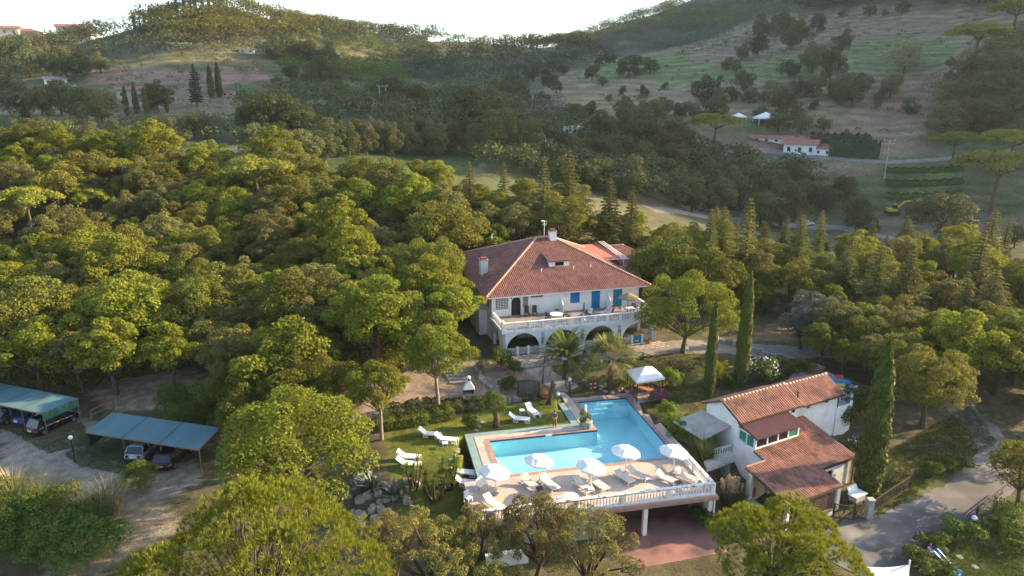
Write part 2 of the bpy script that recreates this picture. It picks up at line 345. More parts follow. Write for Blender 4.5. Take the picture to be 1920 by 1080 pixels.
paint([pf(-9, 4), pf(-9, 15), pf(8.4, 18), pf(9.2, 7), pf(-2, 7), pf(-2, -3), pf(-8, -3)], LAWN)
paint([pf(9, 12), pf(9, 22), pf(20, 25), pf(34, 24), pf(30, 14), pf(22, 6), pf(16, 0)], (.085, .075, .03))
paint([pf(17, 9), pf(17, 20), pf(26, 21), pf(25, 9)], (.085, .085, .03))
paint(G((0, 810), (150, 780), (260, 830), (380, 880), (380, 905), (250, 960), (330, 985), (180, 1010), (0, 985)), (.20, .175, .145))
paint(G((140, 850), (200, 820), (330, 850), (250, 890), (150, 870)), (.10, .11, .045), .8)
paint(G((0, 960), (120, 965), (300, 930), (340, 985), (180, 1080), (90, 1080)), (.25, .20, .13))
paint(G((150, 720), (370, 690), (420, 760), (200, 770)), (.24, .19, .13))
paint([pf(-12, 12.5), pf(-3, 12), pf(3, 14), pf(9, 17), pf(8, 22), pf(-4, 23), pf(-13, 20)], (.27, .205, .15))
paint(G((1640, 850), (1830, 740), (1880, 830), (1760, 900), (1620, 985)), (.105, .09, .05))
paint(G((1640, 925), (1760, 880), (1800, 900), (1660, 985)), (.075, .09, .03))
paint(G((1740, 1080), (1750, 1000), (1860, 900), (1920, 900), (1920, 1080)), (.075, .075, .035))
paint(G((1440, 610), (1500, 580), (1520, 640), (1400, 640)), (.16, .12, .06))
# valley and hillsides
paint(G((135, 133), (250, 128), (350, 132), (352, 156), (260, 158), (160, 150)), (.225, .14, .105))
paint(G((352, 134), (480, 132), (520, 150), (420, 158), (352, 156)), (.23, .14, .10))
paint(G((140, 126), (200, 98), (420, 95), (530, 118), (520, 132), (350, 128)), (.15, .14, .07))
paint(G((0, 205), (440, 180), (540, 200), (520, 222), (300, 225), (0, 240)), (.17, .145, .085))
paint(G((210, 235), (330, 215), (450, 215), (440, 245), (300, 260)), (.10, .14, .045))
paint(G((390, 215), (445, 212), (440, 240), (390, 250)), (.15, .16, .065))
paint(G((600, 330), (620, 285), (800, 270), (930, 290), (880, 325), (760, 335)), (.045, .075, .022))
paint(G((480, 180), (600, 150), (720, 165), (700, 200), (540, 205)), (.14, .145, .065))
HILL = G((960, 205), (1060, 130), (1240, 95), (1350, 60), (1480, 22), (1900, 10), (1910, 120), (1770, 160), (1745, 235), (1700, 300), (1440, 255), (1330, 230), (1100, 205))
paint(HILL, (.20, .165, .09))
paint(G((1080, 130), (1250, 100), (1420, 95), (1560, 100), (1540, 160), (1380, 150), (1200, 150), (1080, 150)), (.12, .15, .055))
paint(G((1560, 75), (1800, 60), (1780, 120), (1600, 135)), (.11, .14, .05))
paint(G((1440, 45), (1650, 15), (1900, 10), (1900, 60), (1700, 75), (1500, 95), (1300, 120), (1280, 108)), (.185, .138, .085))
paint(G((1560, 150), (1760, 140), (1745, 235), (1480, 262), (1440, 245), (1640, 225)), (.20, .145, .09))
for k in range(7):
    paint(G((1330, 92 + 24 * k), (1760 - 6 * k, 62 + 26 * k), (1760 - 6 * k, 68 + 26 * k), (1330, 98 + 24 * k)), (.20, .125, .085) if k % 2 else (.10, .12, .045), .7)
paint(G((1400, 262), (1560, 255), (1750, 262), (1740, 278), (1420, 278)), (.23, .13, .095))
paint(G((1420, 290), (1640, 290), (1640, 335), (1500, 330)), (.17, .13, .085))
paint(G((1560, 330), (1920, 300), (1920, 440), (1580, 420)), (.085, .095, .04))
paint(G((1640, 405), (1920, 400), (1920, 465), (1700, 445)), (.13, .105, .065))
paint(G((1200, 400), (1400, 410), (1640, 395), (1640, 450), (1400, 440), (1220, 420)), (.085, .085, .045))
for k, (a, b) in enumerate(((318, 312), (340, 334), (362, 356), (385, 380))):
    paint(G((1650, a), (1800, b), (1800, b + 7), (1650, a + 7)), (.11, .16, .04)); paint(G((1650, a + 8), (1800, b + 8), (1800, b + 13), (1650, a + 13)), (.045, .065, .022))
terr = np.zeros((ny, nx)); terr[inside(GX, GY, HILL)] = 1; terr[inside(GX, GY, G((140, 126), (200, 98), (420, 95), (530, 118), (520, 170), (350, 200), (60, 230)))] = .6; terr[inside(GX, GY, G((1560, 330), (1920, 300), (1920, 440), (1580, 420)))] = .9
V = np.stack([GX.ravel(), GY.ravel(), GZ.ravel()], 1)
ii = (np.arange(ny - 1)[:, None] * nx + np.arange(nx - 1)[None]).ravel()
me = raw_mesh('ground', V, np.stack([ii, ii + 1, ii + nx + 1, ii + nx], 1))
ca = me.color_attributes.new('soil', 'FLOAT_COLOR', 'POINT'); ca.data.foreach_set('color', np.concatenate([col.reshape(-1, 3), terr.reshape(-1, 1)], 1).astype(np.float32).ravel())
def ground_material():
    m, t, b, N, L = nodes('soil and grass')
    b.inputs['Roughness'].default_value = .95; b.inputs['Specular IOR Level'].default_value = .15
    a = N.new('ShaderNodeVertexColor'); a.layer_name = 'soil'; tc = N.new('ShaderNodeTexCoord')
    out = a.outputs[0]
    for sc, lo, hi, dv in ((.12, .75, 1.3, 6), (1.1, .7, 1.35, 8), (7, .72, 1.3, 4)):
        nz = N.new('ShaderNodeTexNoise'); nz.inputs['Scale'].default_value = sc; nz.inputs['Detail'].default_value = dv; L.new(tc.outputs['Object'], nz.inputs[0])
        mr = N.new('ShaderNodeMapRange'); mr.inputs[1].default_value = .3; mr.inputs[2].default_value = .7; mr.inputs[3].default_value = lo; mr.inputs[4].default_value = hi; L.new(nz.outputs['Fac'], mr.inputs[0])
        vm = N.new('ShaderNodeVectorMath'); vm.operation = 'SCALE'; L.new(out, vm.inputs[0]); L.new(mr.outputs[0], vm.inputs['Scale']); out = vm.outputs[0]
    sx = N.new('ShaderNodeSeparateXYZ'); L.new(tc.outputs['Object'], sx.inputs[0]); nw = N.new('ShaderNodeTexNoise'); nw.inputs['Scale'].default_value = .02; nw.inputs['Detail'].default_value = 3; L.new(tc.outputs['Object'], nw.inputs[0])
    m1 = N.new('ShaderNodeMath'); m1.operation = 'MULTIPLY_ADD'; L.new(nw.outputs['Fac'], m1.inputs[0]); m1.inputs[1].default_value = 30; m1.inputs[2].default_value = 0; m2 = N.new('ShaderNodeMath'); m2.operation = 'MULTIPLY_ADD'; L.new(sx.outputs[2], m2.inputs[0]); m2.inputs[1].default_value = 2.2; L.new(m1.outputs[0], m2.inputs[2]); m3 = N.new('ShaderNodeMath'); m3.operation = 'SINE'; L.new(m2.outputs[0], m3.inputs[0])
    m4 = N.new('ShaderNodeMath'); m4.operation = 'MULTIPLY'; L.new(m3.outputs[0], m4.inputs[0]); L.new(a.outputs['Alpha'], m4.inputs[1]); m5 = N.new('ShaderNodeMapRange'); m5.inputs[1].default_value = -1; m5.inputs[2].default_value = 1; m5.inputs[3].default_value = .83; m5.inputs[4].default_value = 1.17; L.new(m4.outputs[0], m5.inputs[0]); v5 = N.new('ShaderNodeVectorMath'); v5.operation = 'SCALE'; L.new(out, v5.inputs[0]); L.new(m5.outputs[0], v5.inputs['Scale']); out = v5.outputs[0]
    n2 = N.new('ShaderNodeTexNoise'); n2.inputs['Scale'].default_value = .7; n2.inputs['Detail'].default_value = 8; L.new(tc.outputs['Object'], n2.inputs[0])
    mr = N.new('ShaderNodeMapRange'); mr.inputs[1].default_value = .5; mr.inputs[2].default_value = .72; mr.inputs[3].default_value = 0; mr.inputs[4].default_value = .45; L.new(n2.outputs['Fac'], mr.inputs[0])
    mx = N.new('ShaderNodeMix'); mx.data_type = 'RGBA'; L.new(mr.outputs[0], mx.inputs[0]); L.new(out, mx.inputs[6]); mx.inputs[7].default_value = (.13, .11, .055, 1)
    L.new(mx.outputs[2], b.inputs['Base Color'])
    nb = N.new('ShaderNodeTexNoise'); nb.inputs['Scale'].default_value = 9; nb.inputs['Detail'].default_value = 8; L.new(tc.outputs['Object'], nb.inputs[0])
    bp = N.new('ShaderNodeBump'); bp.inputs['Strength'].default_value = .5; bp.inputs['Distance'].default_value = .12; L.new(nb.outputs['Fac'], bp.inputs['Height']); L.new(bp.outputs[0], b.inputs['Normal'])
    return m
M['ground'] = ground_material()
struct(link('ground', me, M['ground'], smooth=True))
def mesh_z(x, y):      # height of the ground mesh itself
    i = np.clip(np.searchsorted(gx, x) - 1, 0, nx - 2); j = np.clip(np.searchsorted(gy, y) - 1, 0, ny - 2)
    fx = (x - gx[i]) / (gx[i + 1] - gx[i]); fy = (y - gy[j]) / (gy[j + 1] - gy[j])
    return GZ[j, i] * (1 - fx) * (1 - fy) + GZ[j, i + 1] * fx * (1 - fy) + GZ[j + 1, i] * (1 - fx) * fy + GZ[j + 1, i + 1] * fx * fy
def drape(name, path, width, mat, lift=.035, step=.5, n=9):
    """a road sheet laid along a centre line"""
    path = [Vector((p[0], p[1], 0)) for p in path]; wd = width if isinstance(width, (list, tuple)) else [width] * len(path)
    pts = []; ws = []
    m = len(path)
    for i in range(m - 1):
        p0, p1, p2, p3 = path[max(i - 1, 0)], path[i], path[i + 1], path[min(i + 2, m - 1)]
        k = max(2, int((p2 - p1).length / step))
        for j in range(k):
            t = j / k; pts.append(.5 * ((2 * p1) + (p2 - p0) * t + (2 * p0 - 5 * p1 + 4 * p2 - p3) * t * t + (3 * p1 - p0 - 3 * p2 + p3) * t ** 3)); ws.append(wd[i] * (1 - t) + wd[i + 1] * t)
    pts.append(path[-1]); ws.append(wd[-1]); rg = random.Random(5)
    V = []; F = []
    for i, p in enumerate(pts):
        d = (pts[min(i + 1, len(pts) - 1)] - pts[max(i - 1, 0)]).normalized(); s = Vector((d.y, -d.x, 0))
        for j in range(n):
            e = (j / (n - 1) - .5) * ws[i] * (1 + (.10 * rg.uniform(-1, 1) if j in (0, n - 1) else 0)); q = p + s * e
            V.append((q.x, q.y, float(mesh_z(q.x, q.y)) + (lift if 0 < j < n - 1 else .01)))
    for i in range(len(pts) - 1):
        for j in range(n - 1): a = i * n + j; F.append((a, a + 1, a + n + 1, a + n))
    me = bpy.data.meshes.new(name); me.from_pydata(V, [], F); return struct(link(name, me, mat, smooth=True))
drape('road', G((1600, 1075), (1640, 1015), (1720, 985), (1800, 945), (1850, 900), (1870, 860), (1845, 810), (1815, 780), (1790, 750)), [6.5, 5.5, 4.4, 4, 3.8, 3.6, 3.4, 3.2, 3], M['asphalt'])
drape('driveway', [hf(8, -2.2), hf(14, -2.0), hf(20, -2.4), hf(25, -3.2), hf(29, -5), hf(34, -6.5), hf(41, -6.5), hf(52, -4)], [3.6, 3.8, 4.2, 4.2, 4, 3.8, 3.6, 3.2], M['gravel'])
drape('valley_road', G((1215, 392), (1300, 402), (1400, 413), (1500, 425), (1600, 432), (1700, 450)), 5, M['gravel'], .08, 3)
drape('hillside_track', G((1080, 318), (1230, 292), (1400, 283), (1500, 291), (1640, 303), (1740, 300), (1900, 282)), 3.5, M['gravel'], .08, 3)
# ------------------------------------------------------------------ roofs
def tiles(parent, name, p0, e, s, poly, mat, w=.24, course=.42, rise=.065, seed=1, eave_over=.06):
    """barrel tiles in columns up a slope; poly in (a along eave, b up slope)"""
    p0 = Vector(p0); e = Vector(e).normalized(); s = Vector(s).normalized(); n = e.cross(s).normalized(); rg = random.Random(seed)
    a0 = min(p[0] for p in poly); a1 = max(p[0] for p in poly); V = []; F = []
    nc = int((a1 - a0) / w)
    for c in range(nc):
        a = a0 + (c + .5) * (a1 - a0) / nc; xs = []
        for i in range(len(poly)):
            (x0, y0), (x1, y1) = poly[i], poly[(i + 1) % len(poly)]
            if (x0 <= a) != (x1 <= a): xs.append(y0 + (a - x0) * (y1 - y0) / (x1 - x0))
        xs.sort()
        for q in range(0, len(xs) - 1, 2):
            lo, hi = xs[q] - eave_over, xs[q + 1]; k = max(1, int(round((hi - lo) / course))); L = (hi - lo) / k
            for j in range(k):
                b0 = lo + j * L; b1 = b0 + L * 1.12; m = len(V); dz = rg.uniform(-.006, .006); da = rg.uniform(-.008, .008)
                for bb, lift in ((b0, .045), (b1, .012)):
                    for t in range(5):
                        th = math.pi * t / 4; V.append(p0 + e * (a + da + math.cos(th) * w * .44) + s * bb + n * (lift + dz + rise * math.sin(th)))
                for t in range(4): F.append((m + t, m + t + 1, m + 6 + t, m + 5 + t))
    me = raw_mesh(name, [tuple(v) for v in V], F); o = link(name, me, mat, parent); o['kind'] = 'stuff'
    return o
def ridge_caps(parent, a, b, mat, r=.15, L=.42, name='ridge_tiles'):
    a = Vector(a); b = Vector(b); k = max(1, int((b - a).length / L)); mb = MB()
    for i in range(k):
        p = a.lerp(b, i / k); q = a.lerp(b, (i + 1.12) / k); mb.tube([p, q], [r * 1.06, r * .9], 8)
    o = mb.build(name, mat, parent, True); o['kind'] = 'stuff'; return o
def balustrade(parent, a, b, z, h=.95, gap=.26, posts=None, top=None, mat=None, r=.07, wide=.3):
    mat = mat or M['trim']; top = top or mat
    a = Vector((a[0], a[1], z)); b = Vector((b[0], b[1], z)); L = (b - a).length
    MB().beam(a + Vector((0, 0, .06)), b + Vector((0, 0, .06)), wide * .8, .12).build('bottom_rail', mat, parent)
    MB().beam(a + Vector((0, 0, h - .06)), b + Vector((0, 0, h - .06)), wide, .12).build('top_rail', top, parent)
    mb = MB(); k = int(L / gap); prof = [(.6, .12), (.9, .17), (.55, .25), (1, .40), (.5, .62), (.55, .72), (.85, .80), (.7, h - .12)]
    ps = [a.lerp(b, i / posts) for i in range(posts + 1)] if posts else []
    for i in range(k):
        p = a.lerp(b, (i + .5) / k)
        if any((p - q).length < .2 for q in ps): continue
        mb.lathe([(r * x, y) for x, y in prof], p, 6)
    o = mb.build('balusters', mat, parent, True); o['kind'] = 'stuff'
    for q in ps: MB().cbox(q + Vector((0, 0, h / 2)), (.3, .3, h + .004), math.atan2(b.y - a.y, b.x - a.x)).build('post', mat, parent)

# ------------------------------------------------------------------ pool
def L_poly(e=0): return [pf(-e, -e), pf(15.25 + e, -e), pf(15.25 + e, 12.15 + e), pf(10.15 - e, 12.15 + e), pf(10.15 - e, 5.95 + e), pf(-e, 5.95 + e)]
M['basin'] = pmat('turquoise pool tiles', (.35, .63, .68), (.31, .59, .65), .35, .5, c3=(.41, .68, .71), s3=.2)
M['navy'] = pmat('navy waterline tiles', (.02, .04, .10), (.03, .06, .13), 10, .3)
def water_material():
    m, t, b, N, L = nodes('pool water'); tr = N.new('ShaderNodeBsdfTransparent'); tr.inputs[0].default_value = (.80, .96, .985, 1)
    gl = N.new('ShaderNodeBsdfGlossy'); gl.inputs['Roughness'].default_value = .03; fr = N.new('ShaderNodeFresnel'); fr.inputs[0].default_value = 1.33
    tc = N.new('ShaderNodeTexCoord'); nz = N.new('ShaderNodeTexNoise'); nz.inputs['Scale'].default_value = 1.6; nz.inputs['Detail'].default_value = 3; L.new(tc.outputs['Object'], nz.inputs[0])
    bp = N.new('ShaderNodeBump'); bp.inputs['Strength'].default_value = .5; bp.inputs['Distance'].default_value = .06; L.new(nz.outputs['Fac'], bp.inputs['Height'])
    L.new(bp.outputs[0], gl.inputs['Normal']); L.new(bp.outputs[0], fr.inputs['Normal'])
    ms = N.new('ShaderNodeMixShader'); g_ = N.new('ShaderNodeNewGeometry'); iv = N.new('ShaderNodeMath'); iv.operation = 'SUBTRACT'; iv.inputs[0].default_value = 1; L.new(g_.outputs['Backfacing'], iv.inputs[1]); mu = N.new('ShaderNodeMath'); mu.operation = 'MULTIPLY'; L.new(fr.outputs[0], mu.inputs[0]); L.new(iv.outputs[0], mu.inputs[1]); L.new(mu.outputs[0], ms.inputs[0]); L.new(tr.outputs[0], ms.inputs[1]); L.new(gl.outputs[0], ms.inputs[2]); L.new(ms.outputs[0], N['Material Output'].inputs[0])
    return m
M['water'] = water_material()
mb = MB(); P = L_poly(); n = len(P)
V = [(p.x, p.y, -1.55) for p in P] + [(p.x, p.y, -.16) for p in P]; mb.add(V, [tuple(range(n))] + [(i, n + i, n + (i + 1) % n, (i + 1) % n) for i in range(n)])
Q = L_poly(.2); V = [(p.x, p.y, -1.8) for p in Q] + [(p.x, p.y, -.302) for p in Q]; mb.add(V, [tuple(range(n))[::-1]] + [(i, (i + 1) % n, n + (i + 1) % n, n + i) for i in range(n)])
basin = struct(mb.build('pool_basin', M['basin']))
for k in range(3):
    m2 = MB(); a = [pf(10.17, 12.13 - .45 * k - .45), pf(15.23, 12.13 - .45 * k - .45), pf(15.23, 12.13 - .45 * k), pf(10.17, 12.13 - .45 * k)]
    m2.prism(a, -1.54, -.35 - .3 * k); m2.build('step', M['basin'], basin)
mb = MB()
for i in range(n):
    a, b = P[i], P[(i + 1) % n]; d = (b - a).normalized(); nn = Vector((-d.y, d.x, 0)) * .012
    mb.hexa([a + Vector((0, 0, -.17)), b + Vector((0, 0, -.17)), b + nn + Vector((0, 0, -.17)), a + nn + Vector((0, 0, -.17)), a + Vector((0, 0, -.03)), b + Vector((0, 0, -.03)), b + nn + Vector((0, 0, -.03)), a + nn + Vector((0, 0, -.03))])
mb.build('waterline_tiles', M['navy'], basin)
mb = MB(); W = L_poly(-.014); mb.add([(p.x, p.y, -.12) for p in W], [tuple(range(n))]); struct(mb.build('pool_water', M['water']))
def slab(mb, u0, u1, v0, v1, z1=0., z0=-.3): mb.prism([pf(u0, v0), pf(u1, v0), pf(u1, v1), pf(u0, v1)], z0, z1)
deck = MB()
slab(deck, -1.25, -.4, -.402, 6.35); slab(deck, -1.25, 8.9, 6.352, 7.0); slab(deck, 8.902, 9.75, 6.352, 14.2); slab(deck, 9.752, 15.65, 12.552, 13.15); slab(deck, 15.652, 16.45, .3, 14.2); slab(deck, -3.2, 15.652, -6.2, -.404)
deck.prism([pf(8.9, 14.202), pf(9.752, 14.202), pf(8.9, 18.5), pf(7.4, 18.5)], -.3, 0)
dk = struct(deck.build('pool_deck', M['deck']))
cop = MB()
slab(cop, -.398, 15.65, -.4, 0, .012); slab(cop, 15.252, 15.65, .002, 12.55, .012); slab(cop, 9.752, 15.25, 12.152, 12.55, .012); slab(cop, 9.752, 10.148, 5.952, 12.15, .012); slab(cop, -.398, 9.75, 5.952, 6.35, .012); slab(cop, -.398, -.002, .002, 5.95, .012)
cop.build('coping', M['coping'], dk)
gr = MB()
for k, u in enumerate((-.46, -.56)): slab(gr, u - .035, u, -.35, 5.9, .006, -.02)
gr.build('drain_grate', M['stone_dark'], dk)
ch = MB()
slab(ch, -2.0, -1.252, -2.2, 7.75, -.03, -.4); slab(ch, -1.25, 8.15, 7.002, 7.75, -.03, -.4); slab(ch, 8.152, 8.9, 7.002, 12.3, -.03, -.4); slab(ch, 9.9, 15.4, 13.152, 13.95, -.03, -.4)
ch.build('foot_channel', M['channel'], dk)
MB().prism([pf(5.2, 5.935), pf(5.8, 5.935), pf(5.8, 5.99), pf(5.2, 5.99)], -.155, .02).build('skimmer', M['white'], basin)

# ------------------------------------------------------------------ terrace with garage below
gt = thing('garage_terrace', 'beige garage under the pool terrace with white balustrade on top', 'garage', (PO.x, PO.y, 0), POOL_A)
MB().box(-3.3, -6.32, -.42, 15.85, -.6, -.302).build('slab', M['coping'], gt)
MB().box(-3.3, -6.4, -.30, 15.85, -6.202, -.06).build('slab_edge', M['coping'], gt)
MB().box(15.654, -6.2, -.30, 15.85, .28, -.06).build('slab_edge', M['coping'], gt)
mt = pmat('mottled white rail', (.78, .77, .74), (.62, .61, .58), 2, .8, .2, 20, c3=(.16, .15, .14), s3=3.5)
balustrade(gt, (-3.1, -5.98), (15.5, -5.98), 0, .95, .25, 5, mt)
balustrade(gt, (15.5, -5.8), (15.5, .2), 0, .95, .25, 2, mt)
M['garage_wall'] = pmat('beige garage plaster', (.42, .36, .29), (.34, .29, .24), 1, .9, .1, c3=(.25, .22, .19), s3=.4)
MB().box(15.1, -5.6, -3, 15.35, -.8, -.42).build('side_wall', M['garage_wall'], gt)
MB().box(6.8, -1.05, -3, 15.1, -.8, -.42).build('back_wall', M['garage_wall'], gt)
MB().box(6.8, -5.3, -3, 7.05, -1.05, -.42).build('side_wall', M['garage_wall'], gt)
g2 = MB(); g2.box(-3, -5.5, -3, -1.6, -5.3, -.42); g2.box(.1, -5.5, -3, 7.05, -5.3, -.42); g2.box(-1.6, -5.5, -3, .1, -5.3, -1.5); g2.box(-1.6, -5.5, -.7, .1, -5.3, -.42); g2.build('front_wall', M['garage_wall'], gt)
wn = MB().box(-1.6, -5.42, -1.5, .1, -5.38, -.7).build('window', M['dark_glass'], gt)
f = MB(); f.box(-1.6, -5.47, -1.5, .1, -5.43, -1.42); f.box(-1.6, -5.47, -.78, .1, -5.43, -.7); f.box(-.79, -5.47, -1.42, -.71, -5.43, -.78); f.build('frame', M['trim'], wn)
for u in (10.0, 15.38): MB().box(u - .17, -6.1, -3, u + .17, -5.76, -.42).build('column', M['trim'], gt)
MB().tube([(15.62, -6.2, -.4), (15.62, -6.2, -2.95)], .06, 8).build('downpipe', M['trim'], gt)
fl = MB(); fl.prism([pf(7, -1.05), pf(15.1, -1.05), pf(15.6, -6.5), pf(15.3, -9.2), pf(8.2, -9.6), pf(7, -8)], -3.1, -2.925); struct(fl.build('garage_floor', M['pinkfloor']))
ww = MB(); ww.box(-2.6, -7.3, -3.2, .5, -7.05, -2.0); tw = thing('low_wall', 'low white rendered wall below the pool terrace, half hidden by olive trees', 'wall', (PO.x, PO.y, 0), POOL_A); ww.build('wall', M['plaster'], tw); MB().box(-2.66, -7.36, -2.0, .56, -6.99, -1.92).build('capping', M['trim'], tw)
t = thing('work_table', 'dark green table standing inside the open garage', 'table', pf(12.6, -2.2, -2.92), POOL_A)
MB().box(-1.3, -.6, .72, 1.3, .6, .78).build('tabletop', M['teal_side'], t)
for x in (-1.1, 1.1):
    for y in (-.45, .45): MB().box(x - .04, y - .04, 0, x + .04, y + .04, .72).build('leg', M['iron'], t)

# ------------------------------------------------------------------ villa
vl = thing('villa', 'large white two storey villa with red hipped tile roof and arcade', 'house', HO, HA)
def arch_wall(arches, L, h, v0, v1, axis='u', off=0):
    mb = MB(); us = [0, L]
    for c, a, b, s0 in arches: us += [c - a, c + a] + [c + a * math.cos(math.pi * k / 18) for k in range(1, 18)]
    us = sorted(set(round(x, 5) for x in us))
    def low(x):
        for c, a, b, s0 in arches:
            if c - a + 1e-4 < x < c + a - 1e-4: return s0 + b * math.sqrt(max(0, 1 - ((x - c) / a) ** 2))
            if abs(x - c + a) < 2e-4 or abs(x - c - a) < 2e-4: return s0
        return None
    def P(x, v, z): return (x, v, z) if axis == 'u' else (off + v, x, z)
    for x0, x1 in zip(us[:-1], us[1:]):
        mid = low((x0 + x1) / 2)
        z0, z1 = (low(x0), low(x1)) if mid is not None else (0, 0)
        mb.hexa([P(x0, v0, z0), P(x1, v0, z1), P(x1, v1, z1), P(x0, v1, z0), P(x0, v0, h), P(x1, v0, h), P(x1, v1, h), P(x0, v1, h)])
    for c, a, b, s0 in arches: pass
    return mb
AR = [(2.45, 2.0, 2.0, .62), (7.2, 2.1, 2.0, .62), (11.95, 2.0, 2.0, .62), (16.75, 2.0, 2.0, .62)]
arch_wall(AR, 19.15, 2.75, 0, .35).build('arcade_wall', M['plaster'], vl)
for (x, half) in ((.225, .225), (4.775, .325), (9.625, .325), (14.35, .40), (18.95, .2)): pass
mb = MB()
for c0, c1 in ((0, .45), (4.45, 5.1), (9.3, 9.95), (13.95, 14.75), (18.75, 19.15)): mb.box(c0, .004, 0, c1, .346, .62)
arch_wall([(2.9, 1.4, 1.7, .9)], 4.6, 2.75, 0, .35, 'v', 0).build('arcade_side_wall', M['plaster'], vl)
arch_wall([(2.9, 1.4, 1.7, .9)], 4.6, 2.75, 0, .35, 'v', 18.8).build('arcade_side_wall', M['plaster'], vl)
mb = MB(); mb.box(-.12, -.12, 2.75, 19.27, 5.5, 3.0); mb.build('balcony_slab', M['trim'], vl)
MB().box(.02, .3, 3.0, 19.1, 5.48, 3.012).build('balcony_floor', pmat('grey brown balcony tiles', (.27, .22, .19), (.21, .17, .15), 1.5, .8), vl)
balustrade(vl, (.02, .06), (19.13, .06), 3.0, 1.0, .2, 12, None, M['trim'], .055, .26)
balustrade(vl, (.02, .22), (.02, 4.4), 3.0, 1.0, .2, None, None, M['trim'], .055, .26)
balustrade(vl, (19.13, .22), (19.13, 5.3), 3.0, 1.0, .2, None, None, M['trim'], .055, .26)
for x, y in ((.02, .06), (19.13, .06)): MB().lathe([(.16, 0), (.2, .08), (.12, .14), (.17, .26), (.0, .36)], (x, y, 4.0), 10).build('finial', M['trim'], vl, True)
# ground floor behind the arcade, upper walls with openings
def wall_u(x0, x1, v0, v1, z0, z1, holes):
    mb = MB(); xs = sorted({x0, x1} | {a for h in holes for a in h[:2]}); 
    for a, b in zip(xs[:-1], xs[1:]):
        zz = [(z0, z1)]
        for h in holes:
            if h[0] <= a + 1e-6 and b <= h[1] + 1e-6: zz = [q for (p0, p1) in zz for q in ((p0, min(p1, h[2])), (max(p0, h[3]), p1)) if q[1] - q[0] > 1e-4]
        for p0, p1 in zz: mb.box(a, v0, p0, b, v1, p1)
    return mb
HOLES = [(.55, 2.2, 3.85, 5.35), (2.5, 3.75, 3.0, 5.3), (5.0, 6.6, 5.05, 5.45), (10.1, 11.35, 3.95, 5.35), (12.9, 14.05, 3.0, 5.3), (15.8, 17.05, 3.0, 5.3)]
wall_u(.1, 19.3, 5.5, 5.8, 3.0, 5.62, HOLES).build('upper_wall', M['plaster'], vl)
wall_u(.1, 19.3, 5.5, 5.8, 0, 3.0, [(1.5, 3.4, 0, 2.2), (6, 8.4, .8, 2.2), (11, 13, 0, 2.2), (15.5, 17.8, .8, 2.2)]).build('ground_floor_wall', M['plaster_shade'], vl)
MB().box(.4, 5.95, 0, 19, 6.0, 5.5).build('room_shade_sheet', M['dark'], vl)  # near-black sheet just behind the openings paints the shade of the rooms
sw = MB()
ys = [5.8, 9, 11, 13, 14.5, 17, 18.5, 27.6]
sw.box(.1, 5.8, 0, .4, 27.6, 3.6); sw.box(.1, 5.8, 4.9, .4, 27.6, 5.62)
for a, b in ((5.8, 7), (8.2, 10), (11.2, 13.5), (14.7, 17), (18.2, 27.6)): sw.box(.1, a, 3.6, .4, b, 4.9)
sw.build('side_wall', M['plaster'], vl)
for a in (7, 10, 13.5, 17): MB().box(.22, a, 3.6, .28, a + 1.2, 4.9).build('window', M['dark_glass'], vl)
MB().box(19, 5.8, 0, 19.3, 27.6, 5.62).build('side_wall', M['plaster'], vl); MB().box(.1, 27.6, 0, 19.3, 27.9, 5.62).build('back_wall', M['plaster'], vl)
# left wing against the side wall
MB().box(-.9, 8, 0, .1, 13, 3.2).build('side_lean_to', M['plaster'], vl)
g = MB()
for k in range(9): g.box(.55 + k * .2, 5.46, 3.85, .59 + k * .2, 5.5, 5.35)
for k in range(8): g.box(.55, 5.44, 3.87 + k * .2, 2.2, 5.46, 3.91 + k * .2)
wn = MB().box(.55, 5.7, 3.85, 2.2, 5.74, 5.35).build('window', M['dark_glass'], vl); g.build('lattice_grille', M['trim'], wn)
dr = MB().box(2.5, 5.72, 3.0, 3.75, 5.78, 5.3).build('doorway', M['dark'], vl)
fr = MB(); 
for k in range(7):
    a0, a1 = math.pi * k / 7, math.pi * (k + 1) / 7
    fr.beam((3.125 - .66 * math.cos(a0), 5.47, 4.72 + .62 * math.sin(a0)), (3.125 - .66 * math.cos(a1), 5.47, 4.72 + .62 * math.sin(a1)), .08, .1)
fr.box(2.42, 5.43, 3.0, 2.52, 5.5, 4.74); fr.box(3.73, 5.43, 3.0, 3.83, 5.5, 4.74); fr.build('door_frame', M['trim'], dr)
MB().box(4.0, 5.46, 4.0, 4.65, 5.5, 5.25).build('wall_picture', pmat('tiled picture', (.30, .27, .22), (.10, .11, .12), 5, .5), vl)
wn = MB().box(5.0, 5.6, 5.05, 6.6, 5.64, 5.45).build('window', M['dark_glass'], vl)
g = MB()
for k in range(9): g.box(5.0 + k * .195, 5.5, 5.05, 5.04 + k * .195, 5.54, 5.45)
g.build('window_bars', M['trim'], wn)
def shutters(x0, x1, z0, z1, name):
    xm = (x0 + x1) / 2; d = None
    for a, b in ((x0, xm - .01), (xm + .01, x1)):
        m2 = MB().box(a, 5.52, z0, b, 5.56, z1); o = m2.build(name, M['blue'], vl)
        s = MB(); q = 14
        for k in range(q): s.cbox(((a + b) / 2, 5.515, z0 + (k + .5) * (z1 - z0) / q), (b - a - .12, .03, (z1 - z0) / q * .7), 0, R(25))
        s.build('louvre', M['blue'], o)
shutters(10.1, 11.35, 3.95, 5.35, 'shutter'); shutters(12.9, 14.05, 3.02, 5.3, 'shutter_door'); shutters(15.8, 17.05, 3.02, 5.3, 'shutter_door')
